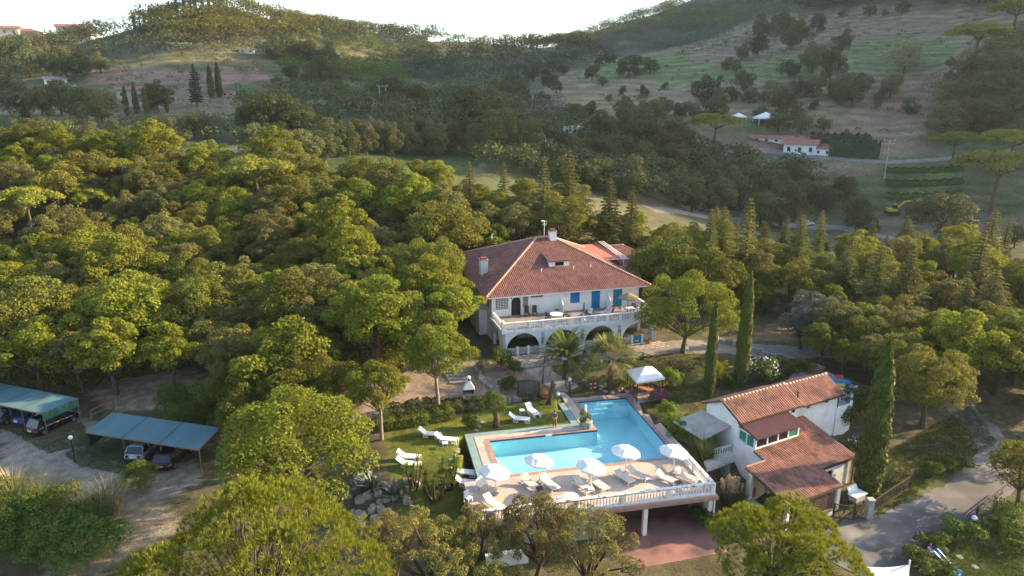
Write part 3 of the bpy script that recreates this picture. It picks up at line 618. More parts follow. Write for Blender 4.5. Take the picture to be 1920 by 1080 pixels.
for x in (8.7, 14.95): MB().add([(x, 5.5, 3.0), (x, 4.2, 3.0), (x, 4.2, 4.2), (x, 5.5, 5.0), (x + .15, 5.5, 3.0), (x + .15, 4.2, 3.0), (x + .15, 4.2, 4.2), (x + .15, 5.5, 5.0)], [(0, 1, 2, 3), (7, 6, 5, 4), (0, 4, 5, 1), (1, 5, 6, 2), (2, 6, 7, 3)]).build('divider', M['plaster'], vl)
# panels between the arches, picket fences and gates in the arches
pm = pmat('blue grey glazed panel', (.10, .17, .22), (.16, .22, .26), 6, .5)
for x in (4.775, 9.62, 14.35):
    o = MB().box(x - .24, -.03, 1.15, x + .24, 0, 2.5).build('tile_panel', pm, vl)
    g = MB()
    for k in range(3): g.beam((x - .18, -.04, 1.95 + k * .17), (x + .18, -.04, 2.12 + k * .17), .02, .03); g.beam((x + .18, -.042, 1.95 + k * .17), (x - .18, -.042, 2.12 + k * .17), .02, .03)
    for a in (x - .24, x + .2): g.box(a, -.045, 1.15, a + .04, -.03, 2.5)
    g.build('lattice', M['trim'], o)
for k, (c, a, b, s0) in enumerate(AR):
    g = MB(); nn = int(2 * a / .13)
    for j in range(nn): x = c - a + (j + .5) * 2 * a / nn; g.box(x - .035, .12, .05, x + .035, .15, .92)
    g.box(c - a, .15, .2, c + a, .18, .27); g.box(c - a, .15, .7, c + a, .18, .77)
    f = g.build('picket_fence', pmat('pale grey slats', (.52, .53, .55), (.45, .46, .48), 3, .7) if k == 0 else f.data.materials[0], vl); f['kind'] = 'stuff'
    for x in (c - .65, c + .65): MB().box(x - .12, .05, 0, x + .12, .29, 1.02).build('gate_post', M['trim'], vl)
o = MB().box(16.15, .06, .12, 17.35, .1, .95).build('banner', M['blue'], vl); MB().add([(16.75 + r * math.cos(t), .05, .5 + r * math.sin(t)) for t, r in [(R(q), .28) for q in range(200, 341, 20)] + [(R(q), .2) for q in range(340, 199, -20)]], [tuple(range(16))]).build('banner_mark', M['white'], o)
for c in (1.9, 3.0): 
    o = MB().box(c - .3, 5.42, .9, c + .3, 5.46, 2.1).build('white_window_frame', M['trim'], vl)
# roof
EU0, EU1, EV0, EV1, EZ, RZ, RU0, RU1, RV = -.75, 20.6, 4.9, 28.0, 5.65, 10.1, 9.1, 11.15, 16.4
rf = MB().add([(EU0, EV0, EZ), (EU1, EV0, EZ), (EU1, EV1, EZ), (EU0, EV1, EZ), (RU0, RV, RZ), (RU1, RV, RZ)], [(0, 1, 5, 4), (1, 2, 5), (2, 3, 4, 5), (3, 0, 4)]).build('roof', M['tile'], vl)
fb = MB(); fb.box(EU0, EV0, EZ - .16, EU1, EV0 + .12, EZ - .005); fb.box(EU0, EV0 + .12, EZ - .16, EU0 + .12, EV1, EZ - .005); fb.box(EU1 - .12, EV0 + .12, EZ - .16, EU1, EV1, EZ - .005); fb.box(EU0 + .12, EV0 + .12, EZ - .10, EU1 - .12, 5.5, EZ - .06); fb.box(EU0 + .12, 5.5, EZ - .10, .1, EV1, EZ - .06)
fb.build('fascia', M['trim'], vl)
def slope(p0, p1, q0, q1, seed):   # eave p0->p1, top q0 above p0 side, q1
    p0, p1, q0, q1 = map(Vector, (p0, p1, q0, q1)); e = (p1 - p0).normalized(); d = q0 - p0; s = (d - e * d.dot(e)).normalized()
    f = lambda p: ((p - p0).dot(e), (p - p0).dot(s))
    poly = [f(p0), f(p1), f(q1), f(q0)] if (q1 - q0).length > .01 else [f(p0), f(p1), f(q0)]
    return tiles(rf, 'roof_tiles', p0, e, s, poly, M['tile'], .25, .44, .07, seed)
A, B, D, E_, K, Lr = (EU0, EV0, EZ), (EU1, EV0, EZ), (EU1, EV1, EZ), (EU0, EV1, EZ), (RU0, RV, RZ), (RU1, RV, RZ)
slope(A, B, K, Lr, 1); slope(B, D, Lr, Lr, 2); slope(D, E_, Lr, K, 3); slope(E_, A, K, K, 4)
for a, b in ((A, K), (B, Lr), (D, Lr), (E_, K), (K, Lr)): ridge_caps(rf, Vector(a) + Vector((0, 0, .06)), Vector(b) + Vector((0, 0, .06)), M['ridge'], .16)
# dormer
fz = lambda v: EZ + (v - EV0) * (RZ - EZ) / (RV - EV0)
dm = MB(); z0 = fz(9.9); zt = z0 + .75
dm.add([(8.75, 9.85, z0 - .1), (11.45, 9.85, z0 - .1), (11.25, 9.85, zt), (8.95, 9.85, zt), (8.95, 12.4, fz(12.4)), (11.25, 12.4, fz(12.4)), (8.75, 12.0, fz(12) - .1), (11.45, 12, fz(12) - .1)],
       [(0, 3, 4, 6), (1, 7, 5, 2)])
wl = wall_u(8.75, 11.45, 9.85, 9.95, z0 - .15, zt, [(9.55, 10.75, z0 + .12, zt - .12)]); dm.add(wl.v, wl.f); d = dm.build('dormer', M['plaster'], rf)
MB().box(9.55, 9.93, z0 + .12, 10.75, 9.97, zt - .12).build('dormer_window', M['dark_glass'], rf)
MB().sheet([(8.6, 9.6, zt + .03), (11.6, 9.6, zt + .03), (11.6, 12.7, fz(12.7) + .12), (8.6, 12.7, fz(12.7) + .12)], .06).build('dormer_roof', M['tile'], rf)
s_ = Vector((0, 3.1, fz(12.7) + .12 - zt - .03)); tiles(rf, 'dormer_tiles', (8.6, 9.6, zt + .03), (1, 0, 0), s_, [(0, 0), (3, 0), (3, s_.length), (0, s_.length)], M['tile'], .25, .44, .06, 8)
def chimney(u, v, z, w, h):
    c = MB().box(u - w / 2, v - w / 2, z - 1, u + w / 2, v + w / 2, z + h).build('chimney', M['plaster'], rf)
    MB().box(u - w / 2 - .08, v - w / 2 - .08, z + h, u + w / 2 + .08, v + w / 2 + .08, z + h + .1).build('chimney_cap', M['stone'], rf)
    MB().box(u - w / 2 + .1, v - w / 2 + .1, z + h + .1, u + w / 2 - .1, v + w / 2 - .1, z + h + .32).build('chimney_pot', M['brick'], rf)
chimney(1.0, 13.4, 6.5, .95, 1.75); chimney(11.2, 15.9, 10.0, .9, 1.0)
for u, v in ((7.45, 9.04), (11.77, 9.1), (14.16, 9.2), (3.0, 17)):
    MB().tube([(u, v, fz(v) - .1), (u, v, fz(v) + .35), (u + .12, v - .05, fz(v) + .48)], .06, 8).build('vent_pipe', M['trim'], rf)
an = MB(); an.tube([(10.25, 16.6, 10), (10.25, 16.6, 12.4)], .035, 6)
for k in range(7): an.beam((9.95 + .1 * k, 16.35, 12.25), (9.95 + .1 * k, 16.85, 12.25), .015, .015)
an.beam((9.9, 16.6, 12.25), (10.6, 16.6, 12.25), .03, .03); an.beam((10.0, 16.6, 11.9), (10.6, 16.6, 11.9), .03, .03)
for k in range(5): an.beam((10.05 + .12 * k, 16.6, 11.7), (10.05 + .12 * k, 16.6, 12.1), .02, .02)
an.lathe([(0, -.02), (.2, .03), (.28, .1)], (10.05, 16.5, 12.3), 12)
an.build('antenna', M['trim'], rf)
# annex behind, with roof terrace and white rails
MB().box(20.2, 22.5, 0, 28, 32, 4.3).build('annex_wall', M['plaster'], vl)
a0, a1, b0, b1, ez, rz = 23.5, 29.9, 20.5, 33, 4.4, 5.9
ar = MB().add([(a0, b0, ez), (a1, b0, ez), (a1, b1, ez), (a0, b1, ez), (a0, 27, rz), (26.6, 27, rz)], [(0, 1, 5, 4), (1, 2, 5), (2, 3, 4, 5), (0, 4, 3)]).build('annex_roof', M['tile2'], vl)
def asl(p0, p1, q0, q1, seed):
    p0, p1, q0, q1 = map(Vector, (p0, p1, q0, q1)); e = (p1 - p0).normalized(); d = q0 - p0; s = (d - e * d.dot(e)).normalized(); f = lambda p: ((p - p0).dot(e), (p - p0).dot(s))
    return tiles(ar, 'roof_tiles', p0, e, s, [f(p0), f(p1), f(q1), f(q0)] if (q1 - q0).length > .01 else [f(p0), f(p1), f(q0)], M['tile2'], .25, .44, .06, seed)
asl((a0, b0, ez), (a1, b0, ez), (a0, 27, rz), (26.6, 27, rz), 11); asl((a1, b0, ez), (a1, b1, ez), (26.6, 27, rz), (26.6, 27, rz), 12)
for a, b in (((a1, b0, ez), (26.6, 27, rz)), ((a0, 27, rz), (26.6, 27, rz)), ((a1, b1, ez), (26.6, 27, rz))): ridge_caps(ar, Vector(a) + Vector((0, 0, .05)), Vector(b) + Vector((0, 0, .05)), M['ridge'], .13)
aw = MB().sheet([(20.6, 20.3, 5.3), (23.6, 20.3, 5.3), (23.4, 29, 5.9), (20.2, 29, 5.9)], .05).build('terrace_awning', pmat('salmon awning', (.50, .17, .12), (.44, .15, .11), 2, .8), vl)
g = MB()
for u in (23.7, 24.1, 24.5): g.beam((u, 20.0, 5.4), (u - .3, 29, 6.25), .1, .1)
g.beam((20.6, 20.2, 5.4), (24.8, 20.2, 5.4), .08, .1); g.tube([(23.9, 20.3, 3.5), (23.9, 20.3, 5.4)], .05, 6); g.build('awning_frame', M['trim'], vl)
MB().box(20.2, 19.9, 3.0, 24.4, 20.1, 4.4).build('terrace_parapet', pmat('pinkish plaster', (.48, .36, .30), (.52, .44, .40), 2, .9), vl)

# ------------------------------------------------------------------ lower house
lh = thing('cottage', 'small white split level cottage with terracotta roofs beside the road', 'house', SO, SA)
lz = lambda v: 2.3 + v * .227
LP = [(0, 0), (6.15, 0), (6.15, 2.0), (10.5, 2.0), (10.5, 8.0), (7.75, 8.0), (7.75, 5.7), (2.2, 5.7), (2.2, 4.4), (0, 4.4)]
lr = MB().sheet([(u, v, lz(v)) for u, v in LP], .14).build('lower_roof', M['wood_dark'], lh)
k = math.hypot(1, .227); tiles(lr, 'roof_tiles', (0, 0, 2.3), (1, 0, 0), (0, 1, .227), [(u, v * k) for u, v in LP], M['tile2'], .25, .42, .075, 21)
for a, b in (((0, 0), (0, 4.4)), ((6.15, 0), (6.15, 2)), ((10.5, 2), (10.5, 8)), ((2.2, 4.4), (2.2, 5.7))): MB().beam((a[0], a[1], lz(a[1]) + .02), (b[0], b[1], lz(b[1]) + .02), .16, .12).build('verge', M['wood_dark'], lr)
MB().beam((0, 4.4, lz(4.4) + .06), (2.2, 4.4, lz(4.4) + .06), .2, .14).build('parapet_cap', M['coping'], lr)
for v, u0, u1 in ((-.05, 0, 6.15), (1.95, 6.2, 10.5)): MB().beam((u0, v, lz(v) - .06), (u1, v, lz(v) - .06), .12, .1).build('gutter', M['wood_dark'], lr)
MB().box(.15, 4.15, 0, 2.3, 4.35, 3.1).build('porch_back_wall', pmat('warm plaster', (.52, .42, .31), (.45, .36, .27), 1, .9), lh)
wall_u(2.3, 6.3, 3.9, 4.1, 0, 3.05, [(3, 4, 0, 2.1)]).build('porch_back_wall', M['plaster_shade'], lh)
MB().box(6.1, 2.2, 0, 6.3, 4.0, 2.7).build('side_wall', M['plaster'], lh)
wall_u(6.3, 10.3, 2.2, 2.4, 0, 2.66, [(6.75, 7.9, .9, 2.1)]).build('front_wall', M['plaster'], lh)
wn = MB().box(6.75, 2.3, .9, 7.9, 2.34, 2.1).build('window', M['dark_glass'], lh)
f = MB(); [f.box(a, 2.24, .9, a + .06, 2.28, 2.1) for a in (6.75, 7.3, 7.84)]; f.box(6.75, 2.24, .9, 7.9, 2.28, .96); f.box(6.75, 2.24, 2.04, 7.9, 2.28, 2.1); f.build('frame', M['wood_dark'], wn)
MB().add([(10.3, 2.2, 0), (10.3, 8, 0), (10.3, 8, lz(8) - .16), (10.3, 2.2, lz(2.2) - .16), (10.1, 2.2, 0), (10.1, 8, 0), (10.1, 8, lz(8) - .16), (10.1, 2.2, lz(2.2) - .16)], [(0, 1, 2, 3), (7, 6, 5, 4), (0, 3, 7, 4)]).build('gable_wall', M['plaster'], lh)
MB().add([(2.3, 4.4, 0), (2.3, 8, 0), (2.3, 8, 4.0), (2.3, 4.4, 3.2), (2.5, 4.4, 0), (2.5, 8, 0), (2.5, 8, 4.0), (2.5, 4.4, 3.2)], [(3, 2, 1, 0), (4, 5, 6, 7), (0, 4, 7, 3), (3, 7, 6, 2)]).build('side_wall', M['plaster'], lh)
MB().add([(-.1, 4.36, 1.2), (2.28, 4.36, 3.15), (2.28, 7.7, 3.3), (-.1, 7.7, 1.2)], [(0, 1, 2, 3)])
for u, v in ((.2, .2), (.2, 3.9), (5.95, .2)): MB().box(u - .14, v - .14, 0, u + .14, v + .14, lz(v) - .15).build('porch_column', M['plaster'], lh)
MB().tube([(10.42, 2.05, 0), (10.42, 2.05, 2.6)], .05, 6).build('downpipe', M['wood_dark'], lh); MB().tube([(6.05, .0, 0), (6.05, .0, 2.2)], .05, 6).build('downpipe', M['trim'], lh)
for x in (2.7, 3.9, 5.1):     # lattice screens of the porch
    g = MB()
    for q in range(9): g.beam((x - .5, .18, .1 + q * .22), (x + .5, .18, .1 + q * .22 + .5 if .1 + q * .22 + .5 < 2.2 else 2.2), .02, .04); g.beam((x + .5, .2, .1 + q * .22), (x - .5, .2, min(.6 + q * .22, 2.2)), .02, .04)
    g.box(x - .53, .15, 0, x - .48, .23, 2.2); g.box(x + .48, .15, 0, x + .53, .23, 2.2); g.build('lattice_screen', M['wood'], lh)
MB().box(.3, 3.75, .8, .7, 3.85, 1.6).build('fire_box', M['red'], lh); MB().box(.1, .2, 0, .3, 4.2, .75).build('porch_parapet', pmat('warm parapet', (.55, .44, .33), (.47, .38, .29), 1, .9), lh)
# upper block
UZ, UR = 5.55, 6.6
up = MB(); up.box(2.4, 7.75, 0, 15.2, 7.95, UZ); up.box(15, 7.95, 0, 15.2, 11.7, UZ); up.box(2.4, 11.5, 0, 15, 11.7, UZ); up.box(2.4, 7.95, 0, 2.6, 11.5, UZ)
up.add([(2.4, 7.75, UZ), (2.4, 11.7, UZ), (2.4, 9.7, UR - .12), (2.6, 7.75, UZ), (2.6, 11.7, UZ), (2.6, 9.7, UR - .12)], [(0, 2, 1), (3, 4, 5)])
up.add([(15.2, 7.75, UZ), (15.2, 11.7, UZ), (15.2, 9.7, UR - .12), (15, 7.75, UZ), (15, 11.7, UZ), (15, 9.7, UR - .12)], [(0, 1, 2), (3, 5, 4)])
up.build('upper_wall', M['plaster'], lh)
for u in (8.9, 10.9, 13.4): 
    o = MB().box(u, 7.7, 4.75, u + .45, 7.745, 5.25).build('window', M['stone'], lh); MB().box(u + .07, 7.68, 4.8, u + .38, 7.70, 5.2).build('pane', M['dark_glass'], o)
for (u0, u1, dz, sd_) in ((2.1, 9.95, 0, 31), (9.95, 15.7, -.12, 32)):
    s = (UR - UZ + .08) / 2.35
    ur = MB().sheet([(u0, 7.35, UZ - .08 + dz), (u1, 7.35, UZ - .08 + dz), (u1, 9.7, UR + dz), (u0, 9.7, UR + dz)], .1).build('upper_roof', M['wood_dark'], lh)
    MB().sheet([(u0, 9.7, UR + dz), (u1, 9.7, UR + dz), (u1, 12.05, UZ - .08 + dz), (u0, 12.05, UZ - .08 + dz)], .1).build('roof_underlay', M['wood_dark'], ur)
    k = math.hypot(1, s); tiles(ur, 'roof_tiles', (u0, 7.35, UZ - .08 + dz), (1, 0, 0), (0, 1, s), [(0, 0), (u1 - u0, 0), (u1 - u0, 2.35 * k), (0, 2.35 * k)], M['tile2'], .25, .42, .075, sd_)
    tiles(ur, 'roof_tiles', (u1, 12.05, UZ - .08 + dz), (-1, 0, 0), (0, -1, s), [(0, 0), (u1 - u0, 0), (u1 - u0, 2.35 * k), (0, 2.35 * k)], M['tile2'], .25, .42, .075, sd_ + 5)
    ridge_caps(ur, (u0, 9.7, UR + dz + .05), (u1, 9.7, UR + dz + .05), M['ridge'], .15)
    MB().beam((u0, 7.3, UZ - .16 + dz), (u1, 7.3, UZ - .16 + dz), .1, .1).build('gutter', M['wood_dark'], ur)
MB().tube([(10.1, 8.2, UZ), (10.1, 8.2, UZ + .9)], .06, 6).build('flue', M['iron'], lh); MB().tube([(15.3, 7.7, 1), (15.3, 7.7, UZ)], .05, 6).build('downpipe', M['wood_dark'], lh)
# glazed veranda
vr = MB().sheet([(2.2, 5.5, 4.75), (7.95, 5.5, 4.75), (7.95, 7.74, 5.38), (2.2, 7.74, 5.38)], .08).build('veranda_roof', M['maroon'], lh)
g = MB()
for k in range(38): u = 2.25 + k * .152; g.add([(u, 5.45, 4.76), (u + .076, 5.45, 4.80), (u + .15, 5.45, 4.76), (u, 7.73, 5.40), (u + .076, 7.73, 5.44), (u + .15, 7.73, 5.40)], [(0, 1, 4, 3), (1, 2, 5, 4)])
g.build('corrugated_sheet', M['maroon'], vr)
vw = MB(); vw.box(2.4, 5.75, 3.3, 7.7, 5.9, 3.8); vw.box(2.4, 5.75, 4.58, 7.7, 5.9, 4.72); vw.box(2.4, 5.9, 3.3, 2.55, 7.74, 3.72); vw.box(2.4, 5.9, 4.72, 2.55, 7.74, 4.85)
for u in (2.4, 3.75, 5.05, 6.3, 7.55): vw.box(u, 5.76, 3.8, u + .15, 5.89, 4.58)
for v in (5.9, 6.75, 7.62): vw.box(2.42, v, 3.72, 2.54, v + .1, 4.72)
vw.box(7.55, 5.9, 3.3, 7.7, 7.74, 4.75); vw.build('veranda_frame', M['trim'], lh)
for i, (u0, u1) in enumerate(((2.55, 3.75), (3.9, 5.05), (5.2, 6.3), (6.45, 7.55))): MB().box(u0, 5.81, 3.8, u1, 5.84, 4.58).build('pane', M['green_glass'] if i == 3 else M['dark_glass'], lh)
for v0, v1 in ((6.0, 6.75), (6.85, 7.62)): MB().box(2.46, v0, 3.72, 2.49, v1, 4.72).build('pane', M['green_glass'], lh)
# awning and small deck on the left side
aw = MB().sheet([(2.42, 8.6, 4.65), (2.42, 12.2, 4.65), (-.4, 13.0, 3.75), (-.4, 9.0, 3.75)], .04).build('awning', M['beige_sheet'], lh)
for v in (9.1, 12.9): MB().tube([(-.3, v, 1.9), (-.3, v, 3.74)], .04, 6).build('awning_post', M['iron'], aw)
MB().box(-.6, 8.2, 1.9, 2.4, 12.6, 2.26).build('side_terrace', M['wood_dark'], lh)
MB().box(-.9, 7.75, 0, 2.4, 8.2, 2.3).build('retaining_wall', M['plaster'], lh)
balustrade(lh, (.3, 8.3), (2.3, 8.3), 2.28, .75, .28, None, None, M['trim'], .08, .2)
# right end: lean-to roof over the yard and white curved wall
MB().sheet([(15.3, 11.6, 5.3), (15.3, 8.6, 5.3), (17.6, 8.8, 4.9), (17.6, 11.2, 4.9)], .06).build('yard_canopy', M['beige_sheet'], lh)
for v in (8.9, 11.1): MB().tube([(17.5, v, 3.6), (17.5, v, 4.86)], .05, 6).build('canopy_post', M['iron'], lh)
cw = MB()
pts = [(15.2, 7.75), (16.4, 7.6), (17.3, 7.7), (18.2, 8.3), (19.5, 9.2), (21.5, 10.2)]
for a, b in zip(pts[:-1], pts[1:]): cw.beam((a[0], a[1], 2.3), (b[0], b[1], 2.3), .25, 3.2)
cw.build('retaining_wall', M['plaster'], lh)
MB().prism([(15.2, 7.9), (17.3, 7.9), (19.5, 9.4), (21.6, 10.4), (22.5, 14.5), (19, 16), (15.2, 14)], 3.5, 3.72).build('yard_floor', M['concrete'], lh)
# ------------------------------------------------------------------ foliage
def unit(a): return a / np.maximum(np.linalg.norm(a, axis=1, keepdims=True), 1e-9)
def diamonds(P, Nn, size, asp, rng, along=None):
    """leaf blades: diamonds at P, facing Nn"""
    n = len(P); r = rng.normal(size=(n, 3)) if along is None else along
    t = unit(r - Nn * (r * Nn).sum(1, keepdims=True)); b = np.cross(Nn, t); s = (size * rng.uniform(.65, 1.3, (n, 1)))
    V = np.stack([P - t * s * .5, P + b * s * asp * .5, P + t * s * .5, P - b * s * asp * .5], 1).reshape(-1, 3)
    return V, np.arange(4 * n).reshape(n, 4)
def merge(parts):
    Vs = []; Fs = []; o = 0
    for V, F in parts: Vs.append(V); Fs.append(F + o); o += len(V)
    return np.concatenate(Vs), np.concatenate(Fs)
def blob_leaves(B, n, leaf, asp, rng, shell=.72, up=.25, jit=.55, topbias=.7):
    B = np.asarray(B, float); w = B[:, 3] * B[:, 4] + B[:, 3] * B[:, 5]; k = rng.choice(len(B), n, p=w / w.sum()); b = B[k]
    d = unit(rng.normal(size=(n, 3))); fl = (d[:, 2] < 0) & (rng.random(n) < topbias); d[fl, 2] *= -1
    rr = shell + (1.06 - shell) * rng.random((n, 1)); P = b[:, :3] + d * b[:, 3:6] * rr
    # drop what is buried in other blobs
    keep = np.ones(n, bool)
    for q in B:
        e = (((P - q[:3]) / q[3:6]) ** 2).sum(1); keep &= e > .38
    P = P[keep]; d = d[keep]; N_ = unit(d * (1 - jit) + rng.normal(size=d.shape) * jit * .7 + np.array([0, 0, up]))
    return diamonds(P, N_, leaf, asp, rng)
def limbs(mb, base, tips, r0, rng, split=.45, bend=.15, n=7):
    base = Vector(base)
    for tp in tips:
        tp = Vector(tp); m = base.lerp(tp, .5) + Vector((rng.normal() * bend, rng.normal() * bend, rng.normal() * bend + .2)) * (tp - base).length * .5
        mb.tube([base, base.lerp(m, .5), m, tp], [r0 * .75, r0 * .6, r0 * .42, r0 * .14], 5, False)
LM = {}
def L_(name, *a, **k): LM[name] = leafmat(name, *a, **k)
L_('oak leaves', (.108, .122, .022), (.20, .194, .036), .38, .28, .018)
L_('grey oak leaves', (.132, .136, .042), (.225, .21, .062), .36, .22, .012)
L_('bright leaves', (.142, .178, .019), (.255, .262, .036), .42, .2, .012)
L_('pine needles', (.165, .20, .022), (.29, .285, .038), .25, .15, .01)
L_('cypress leaves', (.050, .068, .015), (.115, .13, .028), .15, .15, .01)
L_('cedar needles', (.13, .145, .042), (.24, .23, .066), .3, .2, .02)
L_('olive leaves', (.145, .138, .036), (.23, .205, .056), .25, .15, .015)
L_('silver leaves', (.085, .105, .078), (.135, .15, .115), .2, .15, .01)
L_('dark leaves', (.090, .106, .040), (.150, .158, .062), .25, .3, .02)
L_('dark conifer needles', (.040, .058, .026), (.070, .088, .040), .15, .2, .01)
L_('shrub leaves', (.07, .105, .02), (.13, .165, .034), .3, .25, .02)
L_('lime leaves', (.14, .20, .02), (.22, .28, .035), .3, .1, .01)
L_('palm fronds', (.11, .15, .035), (.19, .22, .06), .3, .1, .01)
L_('fan palm fronds', (.16, .18, .055), (.26, .25, .09), .3, .1, .01)
L_('yellow fronds', (.24, .26, .02), (.36, .34, .03), .3, .1, .01)
L_('agave leaves', (.12, .16, .135), (.19, .22, .18), .05, .1, .01)
L_('straw', (.34, .25, .13), (.50, .40, .24), .3, .15, .01)
L_('reed leaves', (.09, .12, .05), (.20, .20, .10), .3, .15, .02)
L_('white petals', (.75, .72, .68), (.8, .78, .74), .2, .05, .01)
L_('pink petals', (.42, .04, .20), (.55, .10, .30), .3, .1, .02)
L_('dry leaves', (.25, .15, .06), (.35, .22, .10), .3, .1, .01)
L_('pale blossom', (.20, .21, .10), (.34, .33, .18), .2, .1, .01)
PROTO = {}     # name -> list of (crown mesh, trunk mesh, height, crown diameter)
def proto(key, V, F, mat, tmb, h, dia, bark='bark'):
    cm = raw_mesh(key + '_crown', V, F); cm.materials.append(LM[mat]); tm = bpy.data.meshes.new(key + '_trunk'); tm.from_pydata(tmb.v, [], tmb.f); tm.materials.append(M[bark])
    tm.polygons.foreach_set('use_smooth', np.ones(len(tm.polygons), bool))
    PROTO.setdefault(key, []).append((cm, tm, h, dia))
def round_tree(key, seed, mat, h=9., r=4.2, nb=34, n=8000, leaf=.34, asp=.6, zc=.60, zr=.38, low=-.45, clump=(.20, .34), bark='bark', trunk=.26, open_=0, fork=.28, tb=.7):
    rng = np.random.default_rng(seed); B = []
    lob = rng.uniform(.75, 1.2, 6)
    for i in range(nb):
        while True:
            d = rng.normal(size=3); d /= np.linalg.norm(d)
            if d[2] > low: break
        a = math.atan2(d[1], d[0]); f = np.interp(a % (2 * math.pi), np.linspace(0, 2 * math.pi, 7), list(lob) + [lob[0]])
        rad = rng.uniform(*clump) * r; q = rng.uniform(.55, .98) * f
        B.append((d[0] * r * q, d[1] * r * q, zc * h + d[2] * zr * h * rng.uniform(.55, 1.0), rad * 1.1, rad * 1.1, rad * .8))
    if not open_: B.append((0, 0, zc * h, r * .55, r * .55, zr * h * .6))
    V, F = blob_leaves(B, n, leaf, asp, rng, topbias=tb)
    mb = MB(); lean = rng.normal(0, .03, 2) * h; fk = Vector((lean[0], lean[1], h * fork))
    mb.tube([(0, 0, -.4), (lean[0] * .3, lean[1] * .3, h * fork * .5), fk], [trunk * 1.3, trunk, trunk * .8], 8, False)
    idx = rng.choice(len(B) - (0 if open_ else 1), min(len(B) - 1, 9 if not open_ else 16), replace=False)
    limbs(mb, fk, [B[i][:3] for i in idx], trunk * .8, rng)
    if open_:
        for i in idx: limbs(mb, Vector(B[i][:3]).lerp(fk, .35), [Vector(B[i][:3]) + Vector(rng.normal(0, .5, 3)) for _ in range(3)], trunk * .3, rng)
    proto(key, V, F, mat, mb, h, 2 * r, bark)
for s in range(5): round_tree('oak', 10 + s, 'oak leaves', n=14000, leaf=.25, nb=62, clump=(.12, .27), h=(9, 8.5, 10, 9.5, 8)[s], r=(4.2, 4.4, 3.8, 4.1, 4.4)[s])
for s in range(4): round_tree('grey_oak', 20 + s, 'grey oak leaves', r=(3.9, 4.2, 3.5, 4.0)[s], n=13000, leaf=.24, clump=(.10, .24), nb=72)
for s in range(3): round_tree('bright', 30 + s, 'bright leaves', h=(9.5, 10.5, 9)[s], r=4.0, n=13000, leaf=.27, clump=(.12, .26), nb=58)
for s in range(2): round_tree('silver', 40 + s, 'silver leaves', h=5.5, r=2.6, n=6500, leaf=.24, asp=.45)
for s in range(4): round_tree('valley', 50 + s, 'dark leaves', h=9, r=4.4, n=11000, leaf=.34, nb=38, zc=.5, zr=.47, low=-.85, tb=.3)
for s in range(3): round_tree('orchard', 60 + s, 'dark leaves', h=5.5, r=3.0, n=4600, leaf=.30, nb=22, zc=.5, zr=.46, low=-.8, tb=.25)
for s in range(3): round_tree('near_olive', 70 + s, 'olive leaves', h=8.5, r=4.2, n=17000, leaf=.14, asp=.6, nb=95, clump=(.075, .15), open_=1, low=-.3, bark='bark', trunk=.24, zc=.58)
round_tree('lawn_tree', 80, 'bright leaves', h=9, r=4.2, n=17000, leaf=.22, asp=.6, nb=56, clump=(.14, .24), open_=1, low=-.25, bark='bark_pale', trunk=.2, zc=.64, zr=.34, fork=.38)
round_tree('lawn_tree', 81, 'bright leaves', h=9, r=3.6, n=15000, leaf=.22, asp=.6, nb=50, clump=(.14, .24), open_=1, low=-.25, bark='bark_pale', trunk=.2, zc=.64, zr=.34, fork=.36)
round_tree('near_oak', 90, 'bright leaves', h=9.5, r=5.0, n=26000, leaf=.20, asp=.6, nb=70, clump=(.14, .23), trunk=.3)
round_tree('near_oak', 91, 'oak leaves', h=9.5, r=4.6, n=24000, leaf=.20, asp=.6, nb=64, clump=(.14, .23), trunk=.3)
for s in range(3): round_tree('bush', 100 + s, 'shrub leaves', h=1.8, r=1.1, n=3000, leaf=.15, nb=18, zc=.5, zr=.46, clump=(.28, .42), trunk=.05, fork=.15)
for s in range(2): round_tree('big_bush', 105 + s, 'shrub leaves', h=3.2, r=2.3, n=11000, leaf=.14, nb=40, zc=.5, zr=.47, clump=(.16, .3), trunk=.07, fork=.15, low=-.5)
round_tree('lime_bush', 110, 'lime leaves', h=1.7, r=1.05, n=3600, leaf=.13, nb=20, zc=.5, zr=.48, clump=(.28, .4), trunk=.05, fork=.15)
round_tree('blossom', 111, 'pale blossom', h=9, r=5, n=9000, leaf=.34, nb=34, zc=.5, zr=.47, low=-.8, tb=.3)
round_tree('spreading', 82, 'bright leaves', h=9.5, r=5.6, n=24000, leaf=.22, asp=.6, nb=80, clump=(.12, .21), open_=1, low=-.6, bark='bark', trunk=.26, zc=.57, zr=.40, fork=.2, tb=.4)
